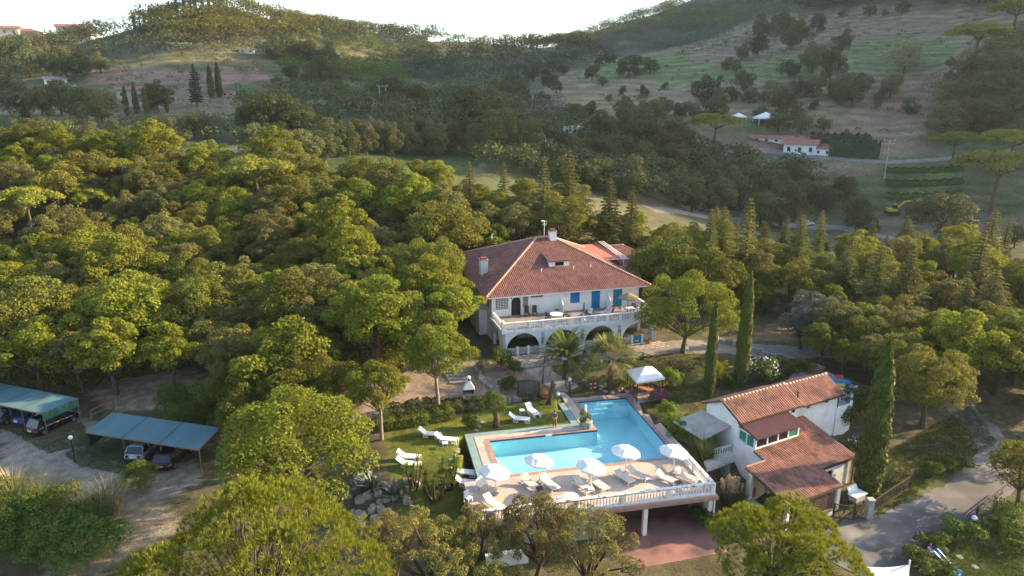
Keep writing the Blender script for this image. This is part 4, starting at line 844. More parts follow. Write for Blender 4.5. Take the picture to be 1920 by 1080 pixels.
def pine(key, seed, h, r, n, leaf, bark='bark', near=False, crown_t=.34, nb=40):
    rng = np.random.default_rng(seed); B = []
    for i in range(nb):
        q = math.sqrt(rng.random()) * .86; a = rng.random() * 6.283; rad = rng.uniform(.12, .24) * r
        z = h * (1 - crown_t) + h * crown_t * .82 * math.sqrt(max(0, 1 - q * q)) * rng.uniform(.72, 1.05) - rad * .2 + (h * crown_t * .10 * math.sin(3 * a + seed) if near else 0)
        B.append((q * r * math.cos(a), q * r * math.sin(a), z - rad * .4, rad * 1.15, rad * 1.15, rad * .85))
    if near:
        Bn = np.array(B); k = rng.integers(0, nb, n); d = unit(rng.normal(size=(n, 3))); d[:, 2] = np.abs(d[:, 2]) * 1.1 - .25; d = unit(d)
        P = Bn[k, :3] + d * Bn[k, 3:6] * rng.uniform(.8, 1.05, (n, 1)); keep = np.ones(n, bool)
        for q in Bn: keep &= (((P - q[:3]) / q[3:6]) ** 2).sum(1) > .55
        P = P[keep]; d = d[keep]; m = 13; P = np.repeat(P, m, 0); ax = unit(np.repeat(d, m, 0) * .45 + np.array([0, 0, .75]) + rng.normal(0, .38, (len(P), 3)))
        L = leaf * rng.uniform(.75, 1.2, (len(P), 1)); side = unit(np.cross(ax, rng.normal(size=ax.shape)))
        wd = .017
        V = np.stack([P, P + ax * L * .5 + side * wd, P + ax * L, P + ax * L * .5 - side * wd], 1).reshape(-1, 3); F = np.arange(4 * len(P)).reshape(-1, 4)
    else: V, F = blob_leaves(B, n, leaf, .5, rng, up=.55, jit=.5, topbias=.9)
    mb = MB(); fk = Vector((rng.normal(0, .2), rng.normal(0, .2), h * (1 - crown_t) * .92)); tr = .02 * h
    mb.tube([(0, 0, -.5), (fk.x * .4, fk.y * .4, fk.z * .5), fk], [tr * 1.2, tr, tr * .8], 8, False)
    limbs(mb, fk, [B[i][:3] for i in range(0, nb, 4 if not near else 1)], tr * .6, rng, bend=.08)
    proto(key, V, F, 'pine needles', mb, h, 2 * r, bark)
for s in range(2): pine('umbrella_pine', 200 + s, 11, 5.2, 9000, .34)
pine('round_pine', 205, 9, 3.6, 9000, .3, crown_t=.62)
pine('near_pine', 210, 15, 6.6, 9500, .34, near=True, crown_t=.5, nb=80)
pine('near_pine', 211, 10, 4.8, 6000, .32, near=True, crown_t=.55, nb=56)
pine('far_pine', 215, 12, 5.2, 10000, .34, crown_t=.40)
def cypress(key, seed, h, r, n, leaf, mat='cypress leaves'):
    rng = np.random.default_rng(seed); t = rng.random(n) ** .85; a = rng.random(n) * 6.283
    prof = np.interp(t, [0, .04, .15, .45, .8, .95, 1], [.45, .8, 1, .95, .62, .28, .04])
    bump = 1 + .05 * np.sin(a * 3 + t * 30) + .06 * np.sin(a * 5 - t * 47) + rng.normal(0, .05, n)
    rr = r * prof * bump * (1 - .25 * rng.random(n) ** 2); P = np.stack([rr * np.cos(a), rr * np.sin(a), .15 + t * h], 1)
    d = unit(np.stack([np.cos(a), np.sin(a), np.full(n, .35)], 1) + rng.normal(0, .35, (n, 3))); al = np.tile([0, 0, 1.], (n, 1)) + rng.normal(0, .25, (n, 3))
    V, F = diamonds(P, d, leaf, .55, rng, al); mb = MB(); mb.tube([(0, 0, -.4), (0, 0, h * .5), (0, 0, h * .95)], [r * .22, r * .14, .02], 7, False); proto(key, V, F, mat, mb, h, 2 * r)
cypress('cypress', 300, 12, .95, 12000, .26); cypress('cypress', 301, 12, .8, 11000, .24); cypress('far_cypress', 302, 10, .95, 1600, .5)
def cedar(key, seed, h, r, levels, per, lv, leaf, mat='cedar needles', droop=.1, top=.04, rise=.12):
    rng = np.random.default_rng(seed); Ps = []; As = []; mb = MB(); mb.tube([(0, 0, -.4), (0, 0, h * .5), (0, 0, h)], [.022 * h, .014 * h, .02], 7, False)
    for i in range(levels):
        t = (i + .3) / levels; z = h * (.12 + .86 * t); R_ = r * (1 - t) ** .8 * rng.uniform(.8, 1.1) + top * h * .3
        for k in range(per):
            a = 6.283 * (k + rng.random() * .8) / per + i * 2.4; L = R_ * rng.uniform(.65, 1.1); m = max(6, int(lv * L / r)); s = rng.random(m) ** .7
            wd = (.26 * L) * np.sin(np.clip(s, 0, 1) * 3.0 + .15) * rng.uniform(-1, 1, m); zz = z + rise * L * s * (1.6 - s) * 1.2 - droop * L * s * s + rng.normal(0, .05, m)
            Ps.append(np.stack([np.cos(a) * L * s - np.sin(a) * wd, np.sin(a) * L * s + np.cos(a) * wd, zz], 1)); As.append(np.tile([math.cos(a), math.sin(a), .1], (m, 1)))
            e = Vector((math.cos(a) * L * .9, math.sin(a) * L * .9, z + rise * L * .63 - droop * L * .8)); mb.tube([(0, 0, z), e], [.006 * h * (1.1 - t), .01], 4, False)
    P = np.concatenate(Ps); A_ = np.concatenate(As); n = len(P); Nn = unit(np.tile([0, 0, 1.], (n, 1)) + rng.normal(0, .38, (n, 3)))
    V, F = diamonds(P, Nn, leaf, .42, rng, A_ + rng.normal(0, .5, (n, 3))); proto(key, V, F, mat, mb, h, 2 * r)
cedar('cedar', 400, 13, 4.6, 24, 8, 230, .30); cedar('cedar', 401, 13, 3.6, 24, 8, 200, .28); cedar('slim_cedar', 402, 12, 2.3, 24, 7, 120, .26, rise=.3)
cedar('far_conifer', 403, 11, 3.0, 16, 7, 60, .85, 'dark conifer needles', rise=0)
def put_tree(key, x, y, h, rng_, label, cat='tree', name=None, group=None, z=None, v=None, wide=1.0, rz=None, dz=0):
    cm, tm, h0, dia = PROTO[key][v if v is not None else rng_.randrange(len(PROTO[key]))]; s = h / h0
    t = thing(name or key + '_tree', label, cat, (x, y, (mesh_z(x, y) if z is None else z) + dz), rng_.random() * 6.283 if rz is None else rz, group); a_, b_ = (rng_.uniform(.86, 1.16), rng_.uniform(.86, 1.16)) if group else (1, 1); t.scale = (s * wide * a_, s * wide * b_, s)
    if group and key != 'far_cypress': t.rotation_euler = (rng_.uniform(-.07, .07), rng_.uniform(-.07, .07), t.rotation_euler.z)
    link('crown', cm, None, t); link('trunk', tm, None, t)
    return t
# ------------------------------------------------------------------ woods and trees
rt = random.Random(11)
PLACED = []
def clear(x, y, r): return all((x - a) ** 2 + (y - b) ** 2 > (.55 * (r + c)) ** 2 for a, b, c in PLACED)
def tree_px(key, px, py, h, label, frac=.97, name=None, group=None, wide=1.0, v=None, cat='tree', y0=25, y1=1400):
    p = hit(px, py, h * frac, y0, y1); r = PROTO[key][0][3] / PROTO[key][0][2] * h * wide / 2; PLACED.append((p.x, p.y, r))
    return put_tree(key, p.x, p.y, h, rt, label, cat, name, group, None, v, wide)
# named conifers and pines near the estate (tops seen in the photograph)
tree_px('umbrella_pine', 45, 345, 11.5, 'broad umbrella pine with flat bright crown at the left edge of the wood', name='umbrella_pine')
tree_px('umbrella_pine', 205, 292, 9, 'umbrella pine with pale green crown behind the leftmost pine', name='umbrella_pine')
tree_px('umbrella_pine', 478, 288, 12, 'domed umbrella pine standing out of the wood at its far edge', name='umbrella_pine', wide=1.1)
tree_px('round_pine', 672, 465, 9, 'rounded pine with pale trunk fork in the middle of the wood left of villa', name='round_pine')
tree_px('round_pine', 165, 345, 8, 'small rounded pine beside the broad umbrella pine at left', name='round_pine')
for px, py, h, k, lb in ((1068, 283, 17, 'cedar', 'tallest golden lit cedar behind the villa roof'), (1020, 293, 15, 'slim_cedar', 'slim pointed cedar left of the tallest cedar behind the villa'), (945, 305, 13, 'slim_cedar', 'slim cedar top above the oaks left of the villa chimney'), (880, 305, 13, 'slim_cedar', 'leftmost slim cedar top above the wood behind the villa'),
                        (1145, 335, 14.5, 'cedar', 'cedar behind the right side of the villa roof'), (1187, 350, 13.5, 'slim_cedar', 'narrow cedar with bare top right of the villa roof'), (1335, 393, 13, 'slim_cedar', 'thin bare topped conifer left of the paired cedars'), (1360, 388, 13, 'cedar', 'cedar between two thin conifer tops right of the villa'),
                        (1408, 372, 15.5, 'slim_cedar', 'tall thin conifer spire rising above the wood right of villa'), (1510, 405, 11, 'slim_cedar', 'thin conifer spire in front of the parked white car'), (1543, 395, 12, 'slim_cedar', 'golden conifer spire beside the valley road'),
                        (1592, 462, 10, 'cedar', 'spreading cedar with fanned golden branches'), (1655, 455, 12.5, 'cedar', 'large layered green cedar in the right wood'), (1712, 470, 12, 'cedar', 'golden layered cedar right of the large green cedar'), (1818, 510, 10.5, 'slim_cedar', 'half bare brown conifer near the right edge')):
    tree_px(k, px, py, h, lb, name='cedar', v=0 if k == 'slim_cedar' else None)
# cypresses by the drive and the cottage
tree_px('cypress', 1342, 572, 10.2, 'left of the two slim cypresses beside the gazebo lawn', name='cypress', v=1, wide=.8)
tree_px('cypress', 1408, 515, 12.6, 'taller right hand cypress of the pair by the gravel drive', name='cypress', v=1, wide=.85)
tree_px('cypress', 1666, 655, 13.5, 'thick tall cypress beside the cottage fence', name='cypress', v=0, wide=1.05)
# garden trees
put_tree('lawn_tree', *at(822, 768, -.1).xy, 8.6, rt, 'forked pale trunk tree overhanging the lawn by the barbecue', name='lawn_tree', v=0, wide=.95)
put_tree('lawn_tree', *at(716, 826, -.2).xy, 7.6, rt, 'leaning pale trunk tree at the left end of the lawn', name='lawn_tree', v=1, wide=.9)
put_tree('spreading', *at(1280, 662, .9).xy, 9.4, rt, 'spreading tree in front of the right end of the villa', name='lawn_tree', v=0, wide=1.02, rz=2.)
p = at(868, 690, 1); put_tree('lawn_tree', p.x - 2.2, p.y + 1, 9.6, rt, 'drooping light green tree beside the stone steps left of villa', name='lawn_tree', v=1, wide=1.2)
p = at(812, 610, 1.5); put_tree('near_oak', p.x, p.y, 11.5, rt, 'tall olive green tree close to the left wall of the villa', name='garden_tree', v=1, wide=.75)
put_tree('near_oak', -16.4, 47.5, 10.6, rt, 'big rounded tree between the carport and the lawn', name='garden_tree', v=0, wide=1.12)
put_tree('near_oak', -19, 61, 8.5, rt, 'dense tree at the wood edge above the big rounded tree', name='garden_tree', v=1)
for x, y, h, v, w_, lb in ((-5.4, 38, 9.0, 0, .8, 'sparse olive toned tree at bottom left of the garage'), (-2.2, 39.5, 8.4, 1, .62, 'open branched tree hiding the left end of the garage'), (1.5, 40, 9.4, 2, .66, 'twisted dark limbed tree in front of the terrace balustrade'),
        (5.0, 38.6, 9.0, 0, .8, 'bushy olive toned tree left of the garage column'), (6.6, 33.5, 7.2, 1, .85, 'low olive toned tree at the bottom edge below the garage'), (1.8, 33, 7.5, 2, .9, 'low crown at the bottom edge between two open trees'), (-1.0, 36, 6.4, 1, .9, 'low olive toned crown before the white wall below the terrace'), (-8.2, 41.5, 6.6, 2, .9, 'small olive toned tree below the agave rockery'), (-3.0, 33.5, 8.0, 0, .8, 'olive toned crown at the bottom edge right of the huge pine')):
    put_tree('near_olive', x, y, h * .87, rt, lb, name='olive_tree', v=v, wide=w_ * 1.1)
put_tree('near_pine', -13.2, 30.5, 16.2, rt, 'huge bright umbrella pine filling the bottom left foreground', name='umbrella_pine', v=0, wide=.93)
put_tree('near_pine', -14.8, 25.6, 13.0, rt, 'smaller bright pine at the bottom edge left of the huge pine', name='umbrella_pine', v=1, wide=.55)
put_tree('near_pine', 16.4, 36.5, 10.4, rt, 'bright green pine at the bottom between garage and road', name='umbrella_pine', v=1, wide=1.0)
for px, py, z, h, key, lb in ((1730, 800, -1.5, 8.5, 'near_oak', 'dark leafy tree right behind the thick cypress'), (1868, 735, -1, 9, 'oak', 'oak overhanging the bend of the road'), (1790, 730, -.5, 9.5, 'bright', 'light green tree behind the road bend'), (1900, 720, -1, 9, 'oak', 'oak at the right edge above the road'),
                          (1685, 745, -.5, 7.5, 'oak', 'shaded oak behind the cottage yard'), (1580, 705, .4, 4.2, 'bright', 'small fresh green tree behind the cottage roof'), (1500, 655, .5, 5.0, 'silver', 'silver grey shrub tree beside the drive'), (1555, 640, .5, 5.6, 'silver', 'larger silver grey tree behind the drive wall'),
                          (1515, 615, .6, 5.2, 'silver', 'silver leaved tree at the edge of the clearing'), (1475, 585, .6, 7.5, 'oak', 'dark trunked oak at the clearing right of the villa'), (1410, 565, .8, 8, 'grey_oak', 'grey green oak behind the right cypress'), (1440, 545, .8, 8, 'oak', 'round oak behind the clearing'),
                          (1620, 690, .2, 6.5, 'oak', 'olive green tree behind the yard of the cottage'), (1750, 690, -.2, 7.5, 'bright', 'sunlit tree right of the layered cedar foot'), (1905, 960, -3.6, 6.0, 'oak', 'dark leaning tree at the right edge by the road')):
    p = at(px, py, z); put_tree(key, p.x, p.y, h, rt, lb, name='garden_tree'); PLACED.append((p.x, p.y, 3.2))
for q in kids(None):
    if q.type == 'EMPTY' and q.get('category') == 'tree': PLACED.append((q.location.x, q.location.y, 1.8))
for x, y, h, lb in ((-37.5, 71, 7.5, 'leafy tree behind the gap between the carports'), (-43, 69.5, 8.5, 'leafy tree right behind the left carport'), (-28.5, 63.5, 6.5, 'leafy tree right behind the end of the right carport'), (-24.5, 58, 6.5, 'leafy tree between the right carport and the big rounded tree')):
    put_tree('bright' if h > 7 else 'oak', x, y, h, rt, lb, name='garden_tree'); PLACED.append((x, y, 2.5))
# the dense wood round the estate
WL = [(-112, 67), (-62, 68.5), (-51, 68), (-45, 71), (-38, 75), (-32, 72), (-29, 66), (-24, 63.5), (-19, 63), (-15, 67), (-11.5, 72), (-9, 78), hf(-2.6, 9), hf(-2.6, 31), hf(8, 32), hf(31, 36), (24, 124), (-5, 132), (-40, 139), (-75, 144), (-112, 146)]
for u_, v_, h_, lb in ((27, 13, 9.5, 'sunlit oak in front of the villa annex'), (31, 7, 9, 'oak right of the villa at the clearing edge'), (33, 19, 9.5, 'leafy tree right of the villa annex'), (27.5, 17.5, 6, 'low tree below the annex eaves')):
    p = hf(u_, v_); put_tree('oak', p.x, p.y, h_, rt, lb, name='oak_tree'); PLACED.append((p.x, p.y, 3.4))
WR = [(29, 92), (34, 84), (41, 84), (46, 78), (53, 78), (60, 72), (80, 84), (118, 112), (128, 132), (60, 132), (26, 122), (20, 112), hf(32, 34), hf(32, 12)]
def where(x, y):
    a = x / y
    return ', ' + ('near edge' if y < 84 else 'lower half' if y < 98 else 'upper half' if y < 114 else 'far edge') + (' at far left' if a < -.55 else ' left of centre' if a < -.3 else ' near the villa' if a < .3 else ' right of drive' if a < .5 else ' at far right')
def scatter(poly, n, r0, r1, rg):
    xs = [p[0] for p in poly]; ys = [p[1] for p in poly]; out = []
    for _ in range(n):
        x = rg.uniform(min(xs), max(xs)); y = rg.uniform(min(ys), max(ys))
        if not inside(np.array([x]), np.array([y]), poly)[0]: continue
        if abs(x) > .80 * y + 6: continue
        r = rg.uniform(r0, r1)
        if clear(x, y, r): PLACED.append((x, y, r)); out.append((x, y, r))
    return out
WX = [(53, 78), (60, 72), (78, 66), (70, 50), (58, 49), (55, 58), (55, 68)]
WY = [(37, 68), (45, 73), (46, 80), (40, 83), (34, 78), (33, 71)]
for poly, nm, lbl in ((WX, 'trees beyond the road', 'beyond the bend of the road'), (WY, 'trees behind the cottage', 'behind the cottage yard'), (WL, 'wood left of and behind the villa', 'left of villa'), (WR, 'wood right of the villa', 'right of villa')):
    for x, y, r in scatter(poly, 9000, 2.2, 4.7, rt):
        if poly is WR and x > 34:
            if rt.random() < .35: continue
            if rt.random() < .30:
                put_tree(rt.choice(('cedar', 'cedar', 'slim_cedar')), x, y, rt.uniform(6.5, 13), rt, 'feathery cedar in the wood right of villa' + where(x, y), name='cedar', group='cedars in the wood right of the villa'); continue
        q = rt.random(); f = .5 + .5 * math.sin(x * .09 + 2) * math.sin(y * .08 + 1)
        key = 'bright' if q < .24 + .2 * f else ('grey_oak' if q < .62 + .08 * f else 'oak')
        h0, dia = PROTO[key][0][2:]; h = r * 2 / dia * h0 * rt.uniform(.92, 1.15) * (.86 if poly is WR else 1)
        put_tree(key, x, y, h, rt, {'bright': 'light green leafy tree in the wood ', 'grey_oak': 'greyish evergreen oak in the wood ', 'oak': 'dark olive evergreen oak in the wood '}[key] + lbl + (where(x, y) if poly is WL or poly is WR else ''), name='oak_tree' if key != 'bright' else 'broadleaf_tree', group=('light green trees in the ' if key == 'bright' else 'greyish oaks in the ' if key == 'grey_oak' else 'dark oaks in the ') + nm)
EDGE = [(-112, 67), (-62, 68.5), (-51, 68), (-45, 71), (-38, 75), (-32, 72), (-29, 66), (-24, 63.5), (-19, 63), (-15, 67), (-11.5, 72), (-13, 77), (-18, 74), (-24, 71), (-31, 78), (-38, 81), (-46, 77), (-62, 75), (-112, 74)]
# valley and hillside trees, one by one
def tree_w(key, px, py, wpx, label, group=None, name=None, tall=1.0, y1=900):
    h = 7.
    for _ in range(3):
        p = hit(px, py, h * .58, 140, y1); cm, tm, h0, dia = PROTO[key][0]; s = wpx / FPX * math.hypot(p.x, p.y) / dia; h = h0 * s * tall
    if group: label += (', near left edge' if px < 130 else ', around the farmhouse' if px < 330 else ', right of the farmhouse' if px < 520 else ', left of centre' if px < 760 else ', centre' if px < 1000 else ', right of centre' if px < 1250 else ', left of the tents' if px < 1370 else ', near the tents' if px < 1480 else ', above the white house' if px < 1600 else ', at right') + (', high up' if py < 95 else ', upper part' if py < 150 else ', middle' if py < 200 else ', low down' if py < 270 else ', lowest part')
    return put_tree(key, p.x, p.y, h, rt, label, 'tree', name, group, wide=1 / tall)
c3 = lambda L: [(1280 + a / 3, b / 3, c / 3) for a, b, c in L]
for x, y, w_ in c3([(310, 360, 75), (605, 375, 100), (130, 490, 150), (205, 530, 100), (280, 520, 80), (375, 530, 90), (460, 540, 70), (520, 495, 100), (590, 550, 150), (640, 480, 90), (740, 480, 110), (645, 620, 100), (745, 580, 60), (900, 470, 130), (960, 510, 150), (1175, 475, 120), (1115, 525, 60), (1095, 575, 45), (1285, 590, 85), (1500, 415, 50), (1510, 345, 40), (920, 740, 40), (70, 620, 100), (190, 600, 120), (350, 440, 120), (210, 435, 40), (440, 620, 80), (540, 670, 120), (670, 680, 120), (800, 690, 70), (1240, 35, 60), (1055, 50, 60), (900, 70, 40), (1140, 65, 35), (20, 600, 80), (1010, 450, 90), (250, 350, 70)]):
    tree_w('orchard', x, y, w_, 'small rounded orchard tree on the right hillside', 'orchard trees on the right hillside', 'orchard_tree')
for x, y, w_ in c3([(740, 310, 130), (845, 340, 150), (905, 215, 90), (620, 170, 150), (430, 240, 100), (340, 270, 90), (450, 140, 110), (760, 120, 80), (560, 100, 90)]):
    tree_w('valley', x, y, w_, 'dark oak on the upper right hillside', 'dark oaks on the right hillside', 'hillside_oak', 1.1)
tree_w('blossom', 1280 + 1265 / 3, 100, 58, 'lone pale cream green tree on the upper right hillside', None, 'hillside_tree')
for x, y, w_ in c3([(1540, 560, 150), (1500, 660, 170), (1600, 690, 70), (1700, 500, 200), (1850, 480, 170), (1650, 400, 180), (1760, 420, 160), (1850, 600, 200), (1730, 620, 170), (1600, 620, 140), (1900, 700, 120), (1830, 330, 160)]):
    tree_w('valley', x, y, w_, 'leafy tree in the thicket at the right edge of the hillside', 'thicket trees at the right edge', 'thicket_tree')
for x, y, w_, lb in ((1280 + 1660 / 3, 75, 92, 'flat topped umbrella pine on the upper right hillside'), (1280 + 1880 / 3, 30, 85, 'umbrella pine in the top right corner'), (1280 + 1535 / 3, 272, 78, 'umbrella pine beside the track at right'), (1280 + 1850 / 3, 272, 90, 'umbrella pine at the right edge above the track'), (1870, 325, 130, 'large umbrella pine at right with bare pale trunk'), (1340, 240, 95, 'umbrella pine with pale spreading limbs near the white tents')):
    tree_w('far_pine', x, y, w_, lb, None, 'umbrella_pine', .68)
c2 = lambda L: [(640 + a / 3, b / 3, c / 3) for a, b, c in L]
for x, y, w_ in c2([(1170, 430, 110), (1080, 410, 80), (1210, 480, 70), (1030, 530, 80), (1130, 550, 90), (1410, 400, 90), (1330, 610, 70), (1400, 600, 90), (1470, 450, 60), (1585, 500, 55), (1705, 505, 70), (1505, 545, 45), (1620, 360, 120), (1740, 360, 90), (1660, 395, 60), (1510, 310, 80), (1450, 340, 60), (1250, 385, 60), (1190, 350, 100), (965, 435, 80), (1080, 350, 90), (1810, 590, 110), (1900, 610, 90), (1820, 480, 45), (600, 510, 110), (1000, 480, 120), (900, 480, 90), (940, 500, 80)]):
    tree_w('orchard', x, y, w_, 'rounded fruit tree on the lower slope below the saddle', 'fruit trees on the lower slope', 'orchard_tree')
for x, y, w_ in c2([(700, 600, 250), (830, 570, 260), (640, 680, 160), (900, 730, 260), (1050, 770, 220), (1180, 800, 200), (280, 510, 190), (430, 540, 150), (80, 560, 130), (1300, 640, 130), (1720, 640, 220), (1600, 600, 130), (1450, 720, 220), (1600, 720, 220), (1720, 790, 220), (1860, 760, 220), (1560, 860, 220), (1440, 870, 200), (1720, 910, 230), (1880, 890, 200), (1610, 980, 230), (1460, 970, 180), (1860, 990, 180), (1340, 900, 180), (760, 780, 160), (1000, 640, 150), (1120, 680, 140)]):
    tree_w('valley', x, y, w_, 'dark leafy tree in the shaded valley behind the villa', 'dark trees in the valley', 'valley_tree')
for x, y, w_ in [(1280 + a / 3, 320 + b / 3, c / 3) for a, b, c in ((60, 130, 180), (200, 120, 200), (330, 110, 180), (560, 190, 250), (450, 210, 200), (520, 70, 170), (690, 110, 150), (790, 140, 140), (920, 90, 140), (1000, 220, 160), (1040, 290, 140), (1880, 350, 120), (30, 60, 140), (400, 40, 150), (280, 40, 140), (640, 30, 130))]:
    tree_w('valley', x, y, w_, 'shaded tree beside the valley road right of the villa', 'trees along the valley road', 'roadside_tree')
tree_w('valley', 1773, 402, 97, 'wide round deep green tree beside the excavator', None, 'fig_tree', .8)
for k in range(15): tree_w('valley', 618 + 17 * k, 246 + (k * 7 % 5) * 3, 40, 'tall dark tree in the dense row beside the green field', 'row of tall dark trees', 'row_tree', 1.45)
c1 = lambda L: [(a / 3, b / 3, c / 3) for a, b, c in L]
for x, y, w_ in c1([(880, 530, 150), (560, 590, 160), (470, 580, 160), (330, 540, 160), (220, 560, 140), (100, 540, 150), (20, 500, 130), (650, 740, 130), (930, 770, 200), (780, 770, 150), (500, 770, 160), (330, 760, 160), (200, 740, 150), (70, 760, 150), (1430, 660, 190), (1560, 640, 250), (1700, 680, 190), (1560, 780, 200), (1700, 820, 220), (1820, 800, 180), (1430, 760, 160), (1640, 400, 100), (1560, 450, 60), (1080, 690, 140), (1160, 700, 110), (1890, 520, 140), (1750, 440, 110), (300, 330, 150), (420, 350, 140), (150, 320, 170), (560, 340, 90), (30, 330, 160), (1540, 260, 110), (1640, 250, 90), (1720, 270, 120), (1840, 300, 130), (1800, 380, 130), (1880, 420, 110)]):
    tree_w('valley', x, y, w_, 'dark leafy tree in the shaded valley at upper left', 'dark trees in the left valley', 'valley_tree')
for x, y, h_ in ((236, 195, 46), (254, 193, 48), (273, 196, 44), (395, 165, 52), (410, 163, 54), (311, 190, 40)):
    p = hit(x, y, 4, 150, 700); s = h_ / FPX * math.hypot(p.x, p.y); put_tree('far_cypress', p.x, p.y, s, rt, 'dark cypress near the farmhouse in the left valley', name='cypress', group='cypresses by the farmhouse')
p = hit(366, 165, 7, 150, 700); put_tree('far_conifer', p.x, p.y, 60 / FPX * p.y * 1.3, rt, 'tall dark poplar shaped tree beside the farmhouse cypresses', name='poplar', wide=.7)
p = hit(50, 232, 3, 150, 700); put_tree('far_conifer', p.x, p.y, 9, rt, 'lone dark conifer in the left meadow', name='conifer')
for x, hh in ((252, 34), (262, 22), (270, 26), (283, 30), (290, 24), (306, 26), (312, 30), (318, 38), (332, 40), (345, 36), (366, 42), (380, 44), (392, 40), (412, 36), (320, 30), (358, 30), (725 / 1, 10), (860, 18), (881, 16), (906, 16), (925, 22), (948, 20), (995, 20), (1007, 14)):
    yy = np.interp(x, [250, 320, 400, 500, 700, 760, 960, 1010], [42, 14, 8, 4, 42, 60, 76, 68]); p = hit(x, yy + 6, 3, 300, 900); put_tree('far_cypress', p.x, p.y, hh / FPX * p.y * .8, rt, 'dark cypress standing on the far skyline', name='cypress', group='cypresses on the skyline')

# far woods: one mass each
def mass(name, label, poly_px, n, size, mats, seed, leaf=.85, nl=190, dz=0, rows=None, cat='woodland'):
    rng = np.random.default_rng(seed); poly = G(*poly_px); xs = [p.x for p in poly]; ys = [p.y for p in poly]
    X = rng.uniform(min(xs), max(xs), n * 12); Y = rng.uniform(min(ys), max(ys), n * 12)
    if rows:
        a, sp = rows; u = X * math.cos(a) + Y * math.sin(a); v = -X * math.sin(a) + Y * math.cos(a); v = np.round(v / sp) * sp + rng.normal(0, .25, len(v)); u = np.round(u / (sp * .8)) * sp * .8 + rng.normal(0, .4, len(u)); X = u * math.cos(a) - v * math.sin(a); Y = u * math.sin(a) + v * math.cos(a)
    k = inside(X, Y, poly); X, Y = X[k][:n], Y[k][:n]; Z = mesh_z(X, Y); n = len(X)
    S = rng.uniform(*size, n); base = []
    B = np.array([(0, 0, .62, .5, .5, .38)] + [(.34 * math.cos(t), .34 * math.sin(t), .55 + .22 * rng.random(), .28, .28, .22) for t in np.arange(0, 6.2, 1.05)])
    Vs = []
    for j in range(5):
        V, F = blob_leaves(B, nl, leaf / np.mean(size), .8, rng, shell=.8, jit=.45); base.append(V.reshape(-1, 4, 3))
    for i in range(n):
        b = base[rng.integers(5)]; a = rng.random() * 6.283; c, s = math.cos(a), math.sin(a); hz = S[i] * rng.uniform(.85, 1.25)
        q = np.stack([(b[..., 0] * c - b[..., 1] * s) * S[i] + X[i], (b[..., 0] * s + b[..., 1] * c) * S[i] + Y[i], b[..., 2] * hz + Z[i] + dz], -1); Vs.append(q.reshape(-1, 3))
    V = np.concatenate(Vs).astype(np.float32); o = link(name, raw_mesh(name, V, np.arange(len(V)).reshape(-1, 4)), LM[mats]); return stuff(o, label, cat)
mass('far_wood', 'dark mixed wood covering the ridge at upper left', ((0, 78), (100, 82), (230, 75), (260, 50), (300, 45), (330, 95), (480, 92), (520, 60), (430, 50), (560, 60), (640, 60), (700, 90), (560, 95), (520, 120), (360, 125), (150, 125), (130, 150), (0, 165)), 520, (8, 13), 'dark leaves', 1, .85, 160)
mass('hilltop_wood', 'sunlit wood covering the round hilltop at upper left', ((255, 50), (300, 20), (350, -4), (400, -12), (470, 4), (520, 18), (600, 28), (700, 48), (690, 70), (560, 80), (500, 84), (430, 84), (330, 86), (270, 78)), 600, (7, 11), 'oak leaves', 2, .9, 120)
mass('hill_scrub', 'green scrub and young trees on the slope below the hilltop', ((520, 62), (640, 64), (740, 110), (780, 175), (700, 185), (620, 150), (540, 140), (500, 100)), 330, (4, 8), 'shrub leaves', 3, .6, 220)
mass('saddle_wood', 'dark wood on the saddle between the two hills', ((640, 60), (760, 72), (860, 85), (960, 92), (1040, 84), (1120, 62), (1100, 100), (1180, 110), (1100, 130), (1000, 135), (960, 180), (870, 170), (800, 150), (760, 100)), 470, (7, 12), 'dark leaves', 4, .85, 160)
mass('olive_grove', 'silvery olive grove on the slope below the saddle', ((680, 70), (790, 78), (820, 110), (860, 150), (800, 160), (740, 125)), 330, (4, 5.5), 'silver leaves', 5, .55, 150, rows=(.5, 7))
mass('ridge_wood', 'dark wood on the ridge at upper right', ((1000, 78), (1110, 55), (1200, 28), (1300, -2), (1420, -30), (1600, -20), (1480, 18), (1380, 55), (1250, 62), (1120, 85)), 580, (8, 12), 'dark leaves', 6, .85, 160)
mass('ridge_scrub', 'grey green olive trees below the right ridge', ((1090, 100), (1160, 75), (1260, 66), (1380, 56), (1290, 90), (1200, 105)), 300, (4, 7), 'silver leaves', 7, .55, 150)
mass('young_olives', 'rows of young olive trees on the right hillside', ((1200, 95), (1300, 70), (1420, 45), (1470, 52), (1400, 85), (1290, 110)), 260, (2, 3), 'silver leaves', 8, .4, 80, rows=(.3, 5))
mass('ridge_trees', 'dark trees along the top of the right hillside field', ((1470, 20), (1600, -10), (1760, -14), (1920, -10), (1920, 12), (1700, 10), (1500, 26)), 170, (7, 11), 'dark leaves', 9)
mass('valley_scrub', 'low scrub and bramble in the left valley', ((0, 235), (200, 245), (430, 235), (540, 220), (640, 215), (620, 275), (560, 280), (0, 275)), 260, (2, 5), 'dark leaves', 10, .4, 160)
mass('right_thicket', 'dense thicket on the slope at the right edge', ((1770, 150), (1920, 60), (1960, 230), (1900, 255), (1770, 240), (1740, 200)), 150, (5, 9), 'dark leaves', 11, .6, 240)
mass('valley_olives', 'silvery olive trees behind the dark valley trees', ((960, 205), (1060, 205), (1090, 235), (1000, 245), (940, 235)), 60, (4, 6), 'silver leaves', 12, .4, 220)
mass('mid_valley_wood', 'dark wood filling the middle of the valley', ((440, 205), (560, 185), (640, 200), (860, 195), (960, 215), (1080, 250), (1080, 285), (900, 275), (640, 262), (600, 280), (470, 262)), 190, (6, 10), 'dark leaves', 14, .6, 280)
